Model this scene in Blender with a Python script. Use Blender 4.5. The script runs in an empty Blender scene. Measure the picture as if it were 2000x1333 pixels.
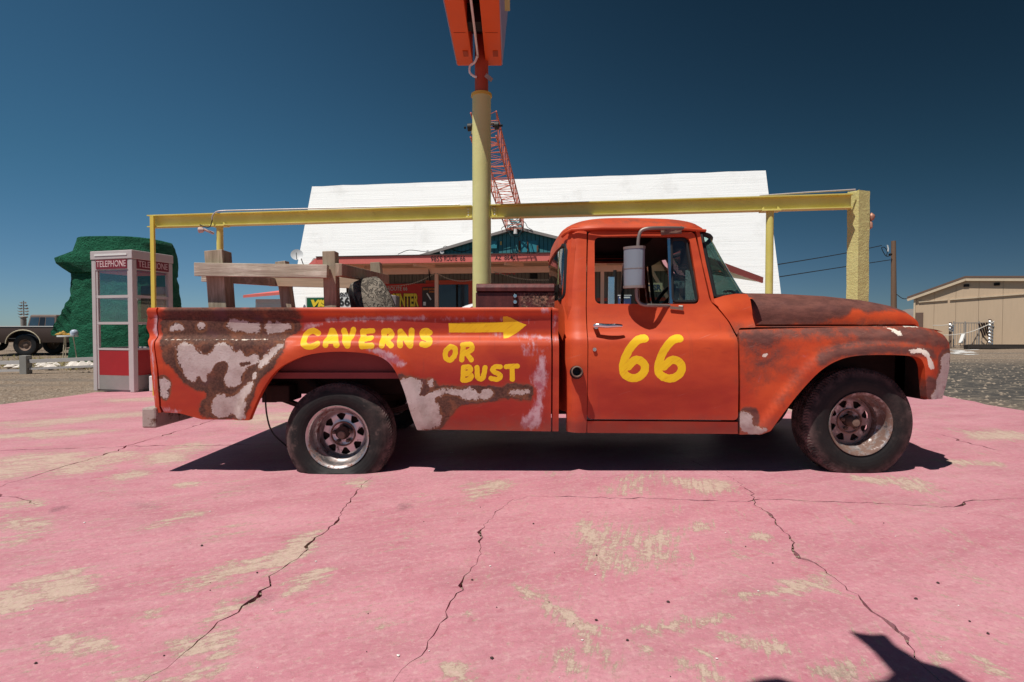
import bpy, math, random
import numpy as np
from mathutils import Vector, Matrix, noise as mnoise
from mathutils.geometry import delaunay_2d_cdt
R = math.radians
random.seed(7)
rng = np.random.default_rng(7)
scene = bpy.context.scene
COL = scene.collection

# ---------------------------------------------------------------- camera, sky, sun, exposure
FPX, HC, PITCH = 1080.0, 0.96, math.atan(26.5 / 1080.0)
cam_d = bpy.data.cameras.new("camera"); cam = bpy.data.objects.new("camera", cam_d); COL.objects.link(cam)
cam.location = (0, 0, HC); cam.rotation_euler = (math.pi / 2 - PITCH, 0, 0)
cam_d.sensor_width = 36; cam_d.lens = FPX / 2000 * 36; cam_d.clip_end = 20000; cam_d.clip_start = 0.05
scene.camera = cam
SUN = Vector((-0.31, -0.34, 1.0)).normalized()          # direction towards the sun
world = bpy.data.worlds.new("World"); scene.world = world; world.use_nodes = True
wt = world.node_tree; bg = wt.nodes["Background"]
sky = wt.nodes.new("ShaderNodeTexSky"); sky.sky_type = 'NISHITA'; sky.sun_disc = False
sky.sun_elevation = math.asin(SUN.z); sky.sun_rotation = math.atan2(SUN.x, SUN.y)
sky.altitude = 1700; sky.air_density = 0.9; sky.dust_density = 0.35; sky.ozone_density = 2.0
def wn(typ, **kw):
    x = wt.nodes.new("ShaderNode" + typ)
    for k, v in kw.items(): setattr(x, k, v)
    return x
tc = wn("TexCoord"); dt = wn("VectorMath", operation='DOT_PRODUCT'); dt.inputs[1].default_value = (.62, .20, .76); wt.links.new(tc.outputs['Generated'], dt.inputs[0])
mr = wn("MapRange", interpolation_type='SMOOTHSTEP'); wt.links.new(dt.outputs['Value'], mr.inputs[0]); mr.inputs[1].default_value = -.05; mr.inputs[2].default_value = 1.0; mr.inputs[3].default_value = 1.05; mr.inputs[4].default_value = .20
vm = wn("VectorMath", operation='MULTIPLY'); wt.links.new(sky.outputs[0], vm.inputs[0]); 
sx = wn("SeparateXYZ"); wt.links.new(tc.outputs['Generated'], sx.inputs[0])
el = wn("MapRange", interpolation_type='SMOOTHSTEP'); wt.links.new(sx.outputs[2], el.inputs[0]); el.inputs[1].default_value = 0.0; el.inputs[2].default_value = .26
mx = wn("Mix", data_type='RGBA'); wt.links.new(el.outputs[0], mx.inputs[0]); mx.inputs[6].default_value = (.60, .80, .97, 1); mx.inputs[7].default_value = (.47, .88, .90, 1)   # the deep blue of a polarising filter, greyer in the dusty air low down
wt.links.new(mx.outputs[2], vm.inputs[1])
vs = wn("VectorMath", operation='SCALE'); wt.links.new(vm.outputs[0], vs.inputs[0]); wt.links.new(mr.outputs[0], vs.inputs[3])
wt.links.new(vs.outputs[0], bg.inputs[0]); bg.inputs[1].default_value = 0.060
sun_d = bpy.data.lights.new("sun", 'SUN'); sun_d.energy = 4.8; sun_d.angle = R(0.53); sun_d.color = (1, .95, .88)
sun = bpy.data.objects.new("sun", sun_d); COL.objects.link(sun)
sun.rotation_euler = SUN.to_track_quat('Z', 'Y').to_euler(); sun.location = (-4, -6, 14)
scene.view_settings.view_transform = 'Standard'; scene.view_settings.look = 'None'
scene.view_settings.exposure = 0.0; scene.view_settings.gamma = 1.0
scene.cycles.use_denoising = True
scene.cycles.max_bounces = 8; scene.cycles.transparent_max_bounces = 12
scene.cycles.caustics_reflective = False; scene.cycles.caustics_refractive = False

# ---------------------------------------------------------------- measuring the photograph
CP, SP = math.cos(PITCH), math.sin(PITCH)
def ray(px, py):
    v = (666.5 - py) / FPX
    return ((px - 1000) / FPX, CP + SP * v, -SP + CP * v)
def P(px, py, Y):
    r = ray(px, py); k = Y / r[1]
    return Vector((r[0] * k, Y, HC + r[2] * k))
def G(px, py, z=0.0):
    r = ray(px, py); k = (z - HC) / r[2]
    return Vector((r[0] * k, r[1] * k, z))

# ---------------------------------------------------------------- node helpers
class NT:
    def __init__(s, m): s.t = m.node_tree; s.b = s.t.nodes.get("Principled BSDF")
    def n(s, typ, **kw):
        x = s.t.nodes.new("ShaderNode" + typ)
        for k, v in kw.items(): setattr(x, k, v)
        return x
    def put(s, sock, v):
        if hasattr(v, 'is_output'): s.t.links.new(v, sock)
        elif isinstance(v, (tuple, list)) and len(v) == 3 and sock.type == 'RGBA': sock.default_value = (*v, 1)
        else: sock.default_value = v
    def pos(s, kind='Object'): return s.n("TexCoord").outputs[kind]
    def mapp(s, vec, scale=(1, 1, 1), rot=(0, 0, 0), loc=(0, 0, 0)):
        m = s.n("Mapping"); s.put(m.inputs[0], vec); m.inputs[1].default_value = loc; m.inputs[2].default_value = rot; m.inputs[3].default_value = scale
        return m.outputs[0]
    def mapt(s, vec, freq=(1, 1, 1), rot=(0, 0, 0)):        # turn first, then stretch
        m = s.n("Mapping", vector_type='TEXTURE'); s.put(m.inputs[0], vec); m.inputs[2].default_value = rot; m.inputs[3].default_value = tuple(1 / f for f in freq)
        return m.outputs[0]
    def noise(s, vec, scale, detail=4, rough=.55, dist=0, col=False):
        x = s.n("TexNoise"); s.put(x.inputs['Vector'], vec); x.inputs['Scale'].default_value = scale
        x.inputs['Detail'].default_value = detail; x.inputs['Roughness'].default_value = rough; x.inputs['Distortion'].default_value = dist
        return x.outputs[1 if col else 0]
    def vor(s, vec, scale, out=0, feature='F1'):
        x = s.n("TexVoronoi", feature=feature); s.put(x.inputs['Vector'], vec); x.inputs['Scale'].default_value = scale
        return x.outputs[out]
    def ramp(s, f, *st):
        x = s.n("ValToRGB"); s.put(x.inputs[0], f); e = x.color_ramp.elements
        while len(e) < len(st): e.new(.5)
        for el, (p, c) in zip(e, st):
            el.position = p; el.color = (c, c, c, 1) if isinstance(c, (int, float)) else (*c, 1)
        return x.outputs[0]
    def mix(s, f, a, b, mode='MIX'):
        x = s.n("Mix", data_type='RGBA', blend_type=mode); s.put(x.inputs[0], f); s.put(x.inputs[6], a); s.put(x.inputs[7], b)
        return x.outputs[2]
    def m(s, op, a, b=0.0, c=0.0, clamp=False):
        x = s.n("Math", operation=op, use_clamp=clamp); s.put(x.inputs[0], a); s.put(x.inputs[1], b); s.put(x.inputs[2], c)
        return x.outputs[0]
    def sm(s, v, lo, hi):
        x = s.n("MapRange", interpolation_type='SMOOTHSTEP'); s.put(x.inputs[0], v); x.inputs[1].default_value = lo; x.inputs[2].default_value = hi
        return x.outputs[0]
    def sep(s, v):
        x = s.n("SeparateXYZ"); s.put(x.inputs[0], v); return x.outputs
    def sepc(s, v):
        x = s.n("SeparateColor"); s.put(x.inputs[0], v); return x.outputs
    def comb(s, a, b, c=0.0):
        x = s.n("CombineXYZ"); s.put(x.inputs[0], a); s.put(x.inputs[1], b); s.put(x.inputs[2], c); return x.outputs[0]
    def vadd(s, a, b):
        x = s.n("VectorMath", operation='ADD'); s.put(x.inputs[0], a); s.put(x.inputs[1], b); return x.outputs[0]
    def vscale(s, a, k):
        x = s.n("VectorMath", operation='SCALE'); s.put(x.inputs[0], a); x.inputs[3].default_value = k; return x.outputs[0]
    def bump(s, h, strength=.3, dist=.01, normal=None):
        x = s.n("Bump"); x.inputs['Strength'].default_value = strength; x.inputs['Distance'].default_value = dist; s.put(x.inputs['Height'], h)
        if normal is not None: s.put(x.inputs['Normal'], normal)
        return x.outputs[0]
    def out(s, color=None, rough=None, metal=None, normal=None, spec=None):
        for k, v in (('Base Color', color), ('Roughness', rough), ('Metallic', metal), ('Normal', normal), ('Specular IOR Level', spec)):
            if v is not None: s.put(s.b.inputs[k], v)
def new_mat(name):
    m = bpy.data.materials.new(name); m.use_nodes = True; return m, NT(m)

def plain(name, c, rough=.6, metal=0, var=.18, sc=6, bump=.12, bsc=60, dirt=None, dirt_amt=.5, dirt_sc=5, spec=.4, stretch=(1, 1, 1)):
    m, t = new_mat(name); p = t.mapp(t.pos(), stretch)
    n1 = t.noise(p, sc, 5, .6)
    col = t.mix(n1, tuple(x * (1 - var) for x in c), tuple(min(1, x * (1 + var)) for x in c))
    r = rough
    if dirt:
        k = t.sm(t.noise(p, dirt_sc, 8, .68), 1 - dirt_amt * .62, 1 - dirt_amt * .62 + .12)
        col = t.mix(k, col, dirt)
    n2 = t.noise(p, bsc, 4, .6)
    t.out(col, t.m('ADD', t.m('MULTIPLY', t.m('SUBTRACT', n2, .5), .15), r), metal, t.bump(n2, bump, .006), spec)
    return m

# ---------------------------------------------------------------- mesh helpers
class Frame:                                            # a rotated plan: t to the right, w to the back
    def __init__(s, x, y, deg): s.x, s.y, s.a = x, y, R(deg); s.c, s.s = math.cos(s.a), math.sin(s.a)
    def p(s, t, w, z): return (s.x + t * s.c + w * s.s, s.y - t * s.s + w * s.c, z)
    def t(s, px, w=0):                                  # t of the vertical line seen at px, on the plane w
        k = (px - 1000) / FPX; ox = s.x + w * s.s; oy = s.y + w * s.c
        return (k * oy - ox) / (s.c + k * s.s)
    def z(s, px, py, w=0):
        q = s.p(s.t(px, w), w, 0); return P(px, py, q[1]).z
WORLD = Frame(0, 0, 0)
class MB:
    def __init__(s): s.v = []; s.f = []
    def add(s, vs, fs):
        b = len(s.v); s.v += [tuple(v) for v in vs]; s.f += [tuple(i + b for i in f) for f in fs]; return s
    def hexa(s, c):                                     # 8 corners: bottom ring, top ring (counter-clockwise from above)
        return s.add(c, [(3, 2, 1, 0), (4, 5, 6, 7), (0, 1, 5, 4), (1, 2, 6, 5), (2, 3, 7, 6), (3, 0, 4, 7)])
    def box(s, x0, x1, y0, y1, z0, z1, fr=WORLD):
        x0, x1 = min(x0, x1), max(x0, x1); y0, y1 = min(y0, y1), max(y0, y1); z0, z1 = min(z0, z1), max(z0, z1)
        return s.hexa([fr.p(*q) for q in ((x0, y0, z0), (x1, y0, z0), (x1, y1, z0), (x0, y1, z0), (x0, y0, z1), (x1, y0, z1), (x1, y1, z1), (x0, y1, z1))])
    def beam(s, a, b, w, h, up=(0, 0, 1), jit=0):       # rectangular bar from a to b
        a, b = Vector(a), Vector(b); d = (b - a).normalized(); u = Vector(up)
        if abs(d.dot(u)) > .98: u = Vector((0, 1, 0))
        sd = d.cross(u).normalized(); u = sd.cross(d).normalized()
        j = lambda: Vector([random.uniform(-jit, jit) for _ in range(3)])
        c = []
        for q in (a, b): c += [q - sd * w / 2 - u * h / 2 + j(), q + sd * w / 2 - u * h / 2 + j(), q + sd * w / 2 + u * h / 2 + j(), q - sd * w / 2 + u * h / 2 + j()]
        return s.add(c, [(0, 1, 2, 3), (7, 6, 5, 4), (4, 5, 1, 0), (5, 6, 2, 1), (6, 7, 3, 2), (7, 4, 0, 3)])
    def tube(s, pts, r, seg=10, cap=True):
        pts = [Vector(p) for p in pts]; n = len(pts); rr = r if isinstance(r, (list, tuple)) else [r] * n
        vs, fs = [], []; ref = None
        for i, p in enumerate(pts):
            d = (pts[min(i + 1, n - 1)] - pts[max(i - 1, 0)]).normalized()
            if ref is None: ref = Vector((0, 0, 1)) if abs(d.z) < .9 else Vector((1, 0, 0))
            a = (ref - d * ref.dot(d)).normalized(); ref = a; b = d.cross(a)
            for k in range(seg):
                t = 2 * math.pi * k / seg; vs.append(p + (a * math.cos(t) + b * math.sin(t)) * rr[i])
        for i in range(n - 1):
            for k in range(seg):
                k2 = (k + 1) % seg; fs.append((i * seg + k, i * seg + k2, (i + 1) * seg + k2, (i + 1) * seg + k))
        if cap: fs += [tuple(range(seg - 1, -1, -1)), tuple((n - 1) * seg + k for k in range(seg))]
        return s.add(vs, fs)
    def lathe(s, prof, c=(0, 0, 0), axis='y', seg=48, fn=None, close=False):   # prof: (radius, along)
        vs, fs = [], []; n = len(prof)
        for i, (r, h) in enumerate(prof):
            for k in range(seg):
                t = 2 * math.pi * k / seg; a, b = r * math.cos(t), r * math.sin(t)
                q = (a, h, b) if axis == 'y' else ((a, b, h) if axis == 'z' else (h, a, b))
                if fn: q = fn(q)
                vs.append((q[0] + c[0], q[1] + c[1], q[2] + c[2]))
        for i in range(n - 1 + (1 if close else 0)):
            j = (i + 1) % n
            for k in range(seg):
                k2 = (k + 1) % seg
                f = (i * seg + k, i * seg + k2, j * seg + k2, j * seg + k)
                fs.append(f if axis != 'z' else f)
        return s.add(vs, fs)
    def prism(s, poly, mapf, d):                        # 2D outline -> mapf(a,b) -> extruded by vector d
        n = len(poly); lo = [Vector(mapf(a, b)) for a, b in poly]; d = Vector(d)
        return s.add(lo + [q + d for q in lo], [tuple(range(n)), tuple(range(2 * n - 1, n - 1, -1))] + [(i, (i + 1) % n + 0, (i + 1) % n + n, i + n)[::-1] for i in range(n)])
    def grid(s, rows, closed=False):
        m = len(rows[0]); vs = [q for r in rows for q in r]; fs = []
        for i in range(len(rows) - 1):
            for k in range(m if closed else m - 1):
                k2 = (k + 1) % m; fs.append((i * m + k, i * m + k2, (i + 1) * m + k2, (i + 1) * m + k))
        return s.add(vs, fs)

def origin(o):
    v = Vector((0, 0, 0))
    while o is not None: v += o.location; o = o.parent
    return v
def build(mb, name, mat, parent=None, smooth=False, bevel=0, local=False, recalc=True, angle=40, loc=None):
    off = Vector((0, 0, 0)) if (local or parent is None) else origin(parent)
    if loc is not None: off = Vector(loc)
    me = bpy.data.meshes.new(name)
    me.from_pydata([(v[0] - off.x, v[1] - off.y, v[2] - off.z) for v in mb.v], [], mb.f)
    if recalc:
        import bmesh
        bm = bmesh.new(); bm.from_mesh(me); bmesh.ops.recalc_face_normals(bm, faces=bm.faces); bm.to_mesh(me); bm.free()
    me.validate()
    if smooth:
        me.shade_smooth()
        if angle < 180: me.set_sharp_from_angle(angle=R(angle))
    me.materials.append(mat)
    o = bpy.data.objects.new(name, me); COL.objects.link(o)
    if parent is not None: o.parent = parent
    if loc is not None: o.location = Vector(loc) - (origin(parent) if parent is not None else Vector((0, 0, 0)))
    if bevel:
        b = o.modifiers.new("bevel", 'BEVEL'); b.width = bevel; b.segments = 2; b.limit_method = 'ANGLE'
    return o
def tag(o, label=None, cat=None, group=None, kind=None):
    for k, v in (('label', label), ('category', cat), ('group', group), ('kind', kind)):
        if v: o[k] = v
    return o
def thing(name, loc, label, cat, group=None, rz=0):
    o = bpy.data.objects.new(name, None); COL.objects.link(o); o.location = loc; o.rotation_euler = (0, 0, rz)
    o.empty_display_size = .2
    return tag(o, label, cat, group)
def copy_tree(o, parent=None):
    c = o.copy(); COL.objects.link(c); c.parent = parent if parent is not None else o.parent
    for ch in [x for x in bpy.data.objects if x.parent == o]: copy_tree(ch, c)
    return c

def inside(pts, poly):
    x, y = pts[:, 0], pts[:, 1]; r = np.zeros(len(pts), bool); n = len(poly)
    for i in range(n):
        x0, y0 = poly[i]; x1, y1 = poly[(i + 1) % n]
        if y0 == y1: continue
        c = ((y0 > y) != (y1 > y)) & (x < (x1 - x0) * (y - y0) / (y1 - y0) + x0); r ^= c
    return r
def segdist(pts, line, closed=True):
    d = np.full(len(pts), 1e9); n = len(line)
    for i in range(n if closed else n - 1):
        a = np.array(line[i], float); b = np.array(line[(i + 1) % n], float); ab = b - a; L = (ab ** 2).sum() + 1e-12
        t = np.clip(((pts - a) @ ab) / L, 0, 1); q = pts - (a + t[:, None] * ab); d = np.minimum(d, np.sqrt((q ** 2).sum(1)))
    return d
def resample(poly, sp):
    out = []; n = len(poly)
    for i in range(n):
        a, b = np.array(poly[i], float), np.array(poly[(i + 1) % n], float); k = max(1, int(math.ceil(np.linalg.norm(b - a) / sp)))
        out += [tuple(a + (b - a) * j / k) for j in range(k)]
    return out
def rounded(poly, r, seg=5):                            # round every corner of an outline
    out = []; n = len(poly)
    for i in range(n):
        p0, p, p1 = (np.array(poly[k % n], float) for k in (i - 1, i, i + 1))
        d0, d1 = p0 - p, p1 - p; l0, l1 = np.linalg.norm(d0), np.linalg.norm(d1); rr = min(r, l0 * .45, l1 * .45)
        a, b = p + d0 / l0 * rr, p + d1 / l1 * rr
        for k in range(seg + 1):
            t = k / seg; out.append(tuple((1 - t) ** 2 * a + 2 * t * (1 - t) * p + t * t * b))
    return out
def catmull(pts, k=6):
    out = []; n = len(pts); q = [np.array(p, float) for p in pts]
    for i in range(n - 1):
        p0, p1, p2, p3 = q[max(i - 1, 0)], q[i], q[i + 1], q[min(i + 2, n - 1)]
        for j in range(k):
            t = j / k; out.append(tuple(.5 * (2 * p1 + (p2 - p0) * t + (2 * p0 - 5 * p1 + 4 * p2 - p3) * t * t + (3 * p1 - p0 - 3 * p2 + p3) * t ** 3)))
    out.append(tuple(q[-1])); return out
def panel(poly, mapf, sp=.03, rows=None, holes=(), lip=(0, .025, 0), back=False):
    """Sheet-metal panel: a 2D outline filled with a fine mesh, laid on mapf(a,b), its edges folded back by lip."""
    rings = [resample(poly, sp)] + [resample(h, sp) for h in holes]
    pts = [q for r in rings for q in r]; edges = []; b = 0
    for r in rings: edges += [(b + i, b + (i + 1) % len(r)) for i in range(len(r))]; b += len(r)
    A = np.array(poly); gx = np.arange(A[:, 0].min() + sp / 2, A[:, 0].max(), sp)
    gz = rows if rows is not None else np.arange(A[:, 1].min() + sp / 2, A[:, 1].max(), sp)
    g = np.stack(np.meshgrid(gx, gz), -1).reshape(-1, 2)
    k = inside(g, poly)
    for h in holes: k &= ~inside(g, h)
    g = g[k]
    if len(g):
        d = np.full(len(g), 1e9)
        for r in [poly] + list(holes): d = np.minimum(d, segdist(g, r))
        g = g[d > sp * .3]
    cv, _, cf, *_ = delaunay_2d_cdt([Vector(p) for p in pts] + [Vector(p) for p in g], edges, [], 0, 1e-6)
    V = np.array([(v.x, v.y) for v in cv]); F = np.array([tuple(f) for f in cf if len(f) == 3])
    c = V[F].mean(1); keep = inside(c, poly)
    for h in holes: keep &= ~inside(c, h)
    F = F[keep]; X = np.array(mapf(V[:, 0], V[:, 1])).T
    mb = MB(); mb.add(X.tolist(), F.tolist())
    cnt = {}
    for f in F:
        for i in range(3):
            e = (f[i], f[(i + 1) % 3]); kk = (min(e), max(e)); cnt[kk] = None if kk in cnt else e
    L = np.array(lip)
    if abs(L).sum() > 0:
        be = [e for e in cnt.values() if e is not None]
        for a_, b_ in be:
            mb.add([X[a_], X[b_], X[b_] + L, X[a_] + L], [(0, 1, 2, 3)])
        if back: mb.add((X + L).tolist(), [tuple(f[::-1]) for f in F.tolist()])
    return mb

# ---------------------------------------------------------------- painted masks computed in numpy (paint wear, brush lettering)
class Mask:
    def __init__(s, x0, x1, y0, y1, res):
        s.x0, s.x1, s.y0, s.y1, s.res = x0, x1, y0, y1, res
        s.w, s.h = int((x1 - x0) / res), int((y1 - y0) / res); s.c = np.zeros((3, s.h, s.w), np.float32)
    def _box(s, P_, pad):
        a = np.array(P_); i0 = max(0, int((a[:, 0].min() - pad - s.x0) / s.res)); i1 = min(s.w, int((a[:, 0].max() + pad - s.x0) / s.res) + 1)
        j0 = max(0, int((a[:, 1].min() - pad - s.y0) / s.res)); j1 = min(s.h, int((a[:, 1].max() + pad - s.y0) / s.res) + 1)
        if i1 <= i0 or j1 <= j0: return None
        xx, yy = np.meshgrid(s.x0 + (np.arange(i0, i1) + .5) * s.res, s.y0 + (np.arange(j0, j1) + .5) * s.res)
        return (slice(j0, j1), slice(i0, i1)), np.stack([xx, yy], -1).reshape(-1, 2), xx.shape
    def poly(s, ch, poly, soft=.01, val=1.0, sub=False, smooth=True):
        if smooth and len(poly) > 3: poly = rounded(poly, .06, 4)
        b = s._box(poly, soft * 2)
        if b is None: return
        sl, g, shp = b
        d = segdist(g, poly); d[inside(g, poly)] *= -1
        m = (np.clip(.5 - d / (2 * soft), 0, 1) * val).reshape(shp)
        t = s.c[ch][sl]; s.c[ch][sl] = t * (1 - m) if sub else np.maximum(t, m)
    def stroke(s, ch, pts, r, soft=.002, val=1.0):
        b = s._box(pts, r + soft * 2)
        if b is None: return
        sl, g, shp = b
        m = (np.clip(.5 - (segdist(g, pts, False) - r) / (2 * soft), 0, 1) * val).reshape(shp)
        s.c[ch][sl] = np.maximum(s.c[ch][sl], m)
    def image(s, name):
        im = bpy.data.images.new(name, s.w, s.h, alpha=False, float_buffer=False); im.colorspace_settings.name = 'Non-Color'
        a = np.ones((s.h, s.w, 4), np.float32); a[..., :3] = np.moveaxis(s.c, 0, -1); im.pixels.foreach_set(a.ravel()); im.update(); im.pack()
        return im
    def node(s, t, name, p, axis='xz'):
        o = t.sep(p); x, y = o[0], o[2 if axis == 'xz' else 1]
        u = t.m('DIVIDE', t.m('SUBTRACT', x, s.x0), s.x1 - s.x0); v = t.m('DIVIDE', t.m('SUBTRACT', y, s.y0), s.y1 - s.y0)
        n = t.n("TexImage"); n.image = s.image(name); n.extension = 'EXTEND'; n.interpolation = 'Linear'; t.put(n.inputs[0], t.comb(u, v))
        return t.sepc(n.outputs[0])

_deps = None
def text_mesh(s, size, depth=.004, font_squash=1.0, bold=0.0):
    cu = bpy.data.curves.new("lettering", 'FONT'); cu.body = s; cu.size = size; cu.extrude = depth / 2; cu.align_x = 'CENTER'; cu.align_y = 'CENTER'; cu.resolution_u = 3; cu.offset = bold
    o = bpy.data.objects.new("lettering", cu); COL.objects.link(o)
    me = bpy.data.meshes.new_from_object(o.evaluated_get(bpy.context.evaluated_depsgraph_get()))
    bpy.data.objects.remove(o); bpy.data.curves.remove(cu)
    return me
def text(s, size, mat, parent, centre, right, up, name='lettering', width=None, height=None, depth=.006, bold=0.0):
    """Flat lettering standing on a plane: right and up are its axes in the world."""
    me = text_mesh(s, size, depth, bold=bold); r, u = Vector(right).normalized(), Vector(up).normalized(); n = r.cross(u)
    co = np.empty(len(me.vertices) * 3); me.vertices.foreach_get('co', co); co = co.reshape(-1, 3)
    mid = (co.max(0) + co.min(0)) / 2; co -= mid; ext = np.ptp(co, axis=0)
    if width: co[:, 0] *= width / ext[0]
    if height: co[:, 1] *= height / ext[1]
    w = np.outer(co[:, 0], r) + np.outer(co[:, 1], u) + np.outer(co[:, 2], n) + np.array(Vector(centre) - (origin(parent) if parent is not None else Vector((0, 0, 0))))
    me.vertices.foreach_set('co', w.ravel()); me.update()
    me.materials.clear(); me.materials.append(mat)
    o = bpy.data.objects.new(name, me); COL.objects.link(o); o.parent = parent
    return o

# ---------------------------------------------------------------- ground: gravel sheet, cracked painted pad, hills
def jag(line, amp, step):
    out = []
    for i in range(len(line) - 1):
        a, b = np.array(line[i]), np.array(line[i + 1]); L = np.linalg.norm(b - a); k = max(1, int(L / step)); nrm = np.array([-(b - a)[1], (b - a)[0]]) / (L + 1e-9)
        for j in range(k): out.append(tuple(a + (b - a) * j / k + (nrm * rng.normal(0, amp) if (i or j) else 0)))
    out.append(tuple(line[-1])); return out
def crack_poly(px_line, w=.006, step=.03, amp=.007, wide=()):
    line = jag([tuple(G(*q))[:2] for q in px_line], amp, step); n = len(line); l, r = [], []; A = np.array(line)
    wd = np.zeros(n)
    for i in range(n):
        s = min(1, 4 * min(i, n - 1 - i) / n + .25)
        wd[i] = .46 * w * s * abs(rng.normal(1, .45)) * (.5 + .9 * (mnoise.noise(Vector((A[i][0] * 3, A[i][1] * 3, 5))) + .5))
    for (px, py, size) in wide:
        c = np.array(tuple(G(px, py))[:2]); d = np.linalg.norm(A - c, axis=1); wd += .36 * size * np.exp(-(d / .05) ** 2) * rng.uniform(.5, 1.2, n)
    wd = np.maximum(wd, .0016)
    for i in range(n):
        d = A[min(i + 1, n - 1)] - A[max(i - 1, 0)]; d = d / (np.linalg.norm(d) + 1e-9); nn = np.array([-d[1], d[0]])
        l.append(tuple(A[i] + nn * wd[i] * rng.uniform(.3, .7))); r.append(tuple(A[i] - nn * wd[i] * rng.uniform(.3, .7)))
    return l + r[::-1]
C1 = [(728, 931), (705, 950), (690, 970), (680, 985), (665, 1010), (650, 1030), (620, 1050), (600, 1068), (595, 1080), (560, 1105), (530, 1125), (524, 1145), (490, 1175), (460, 1195), (430, 1215), (400, 1240), (360, 1275), (320, 1305), (270, 1340), (200, 1390)]
C2 = [(1003, 975), (970, 1000), (945, 1030), (938, 1045), (942, 1070), (935, 1095), (910, 1125), (905, 1145), (880, 1175), (870, 1195), (860, 1230), (820, 1280), (790, 1310), (755, 1345), (700, 1400)]
C3 = [(1350, 900), (1410, 925), (1440, 940), (1470, 965), (1475, 985), (1500, 1000), (1510, 1015), (1530, 1035), (1550, 1055), (1547, 1075), (1560, 1090), (1590, 1100), (1620, 1120), (1650, 1145), (1680, 1170), (1710, 1195), (1740, 1220), (1770, 1245), (1790, 1285), (1830, 1335), (1880, 1390)]
C4 = [(1004, 978), (1030, 970), (1110, 970), (1160, 973), (1250, 973), (1320, 975), (1370, 978), (1460, 980), (1475, 978), (1530, 975), (1600, 980), (1680, 982), (1730, 985), (1800, 988), (1870, 992), (1885, 985), (1890, 978), (1960, 975), (2040, 972)]
C5 = [(-40, 882), (0, 880), (120, 877), (200, 875), (250, 872), (340, 871), (440, 870), (560, 866)]
C6 = [(-60, 968), (0, 950), (60, 932), (130, 910), (200, 890), (260, 868), (330, 848), (415, 822), (470, 800)]
C7 = [(0, 965), (40, 975), (78, 986)]
C8 = [(1800, 842), (1860, 855), (1900, 868), (1960, 882)]
cracks = [crack_poly(C1, .010, wide=((605, 1068, .05), (500, 1168, .06), (655, 1020, .02))), crack_poly(C2, .008, wide=((940, 1040, .04), (905, 1145, .03))),
          crack_poly(C3, .011, wide=((1505, 1005, .05), (1548, 1080, .03), (1575, 1096, .04), (1720, 1205, .05), (1760, 1232, .05))),
          crack_poly(C4, .018, .04, .008, wide=((1370, 978, .05), (1880, 988, .06), (1120, 970, .03))), crack_poly(C5, .030, .05, .01), crack_poly(C6, .024, .05, .01), crack_poly(C7, .016), crack_poly(C8, .026, .06, .012)]
pad_px = [(-300, 838), (0, 790), (60, 783), (120, 776), (183, 767), (290, 764), (1750, 759), (1800, 766), (1852, 775), (1930, 790), (2000, 802), (2300, 850)]
pad = jag([tuple(G(*q))[:2] for q in pad_px], .03, .25) + [(9, -7), (-9, -7)]

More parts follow.
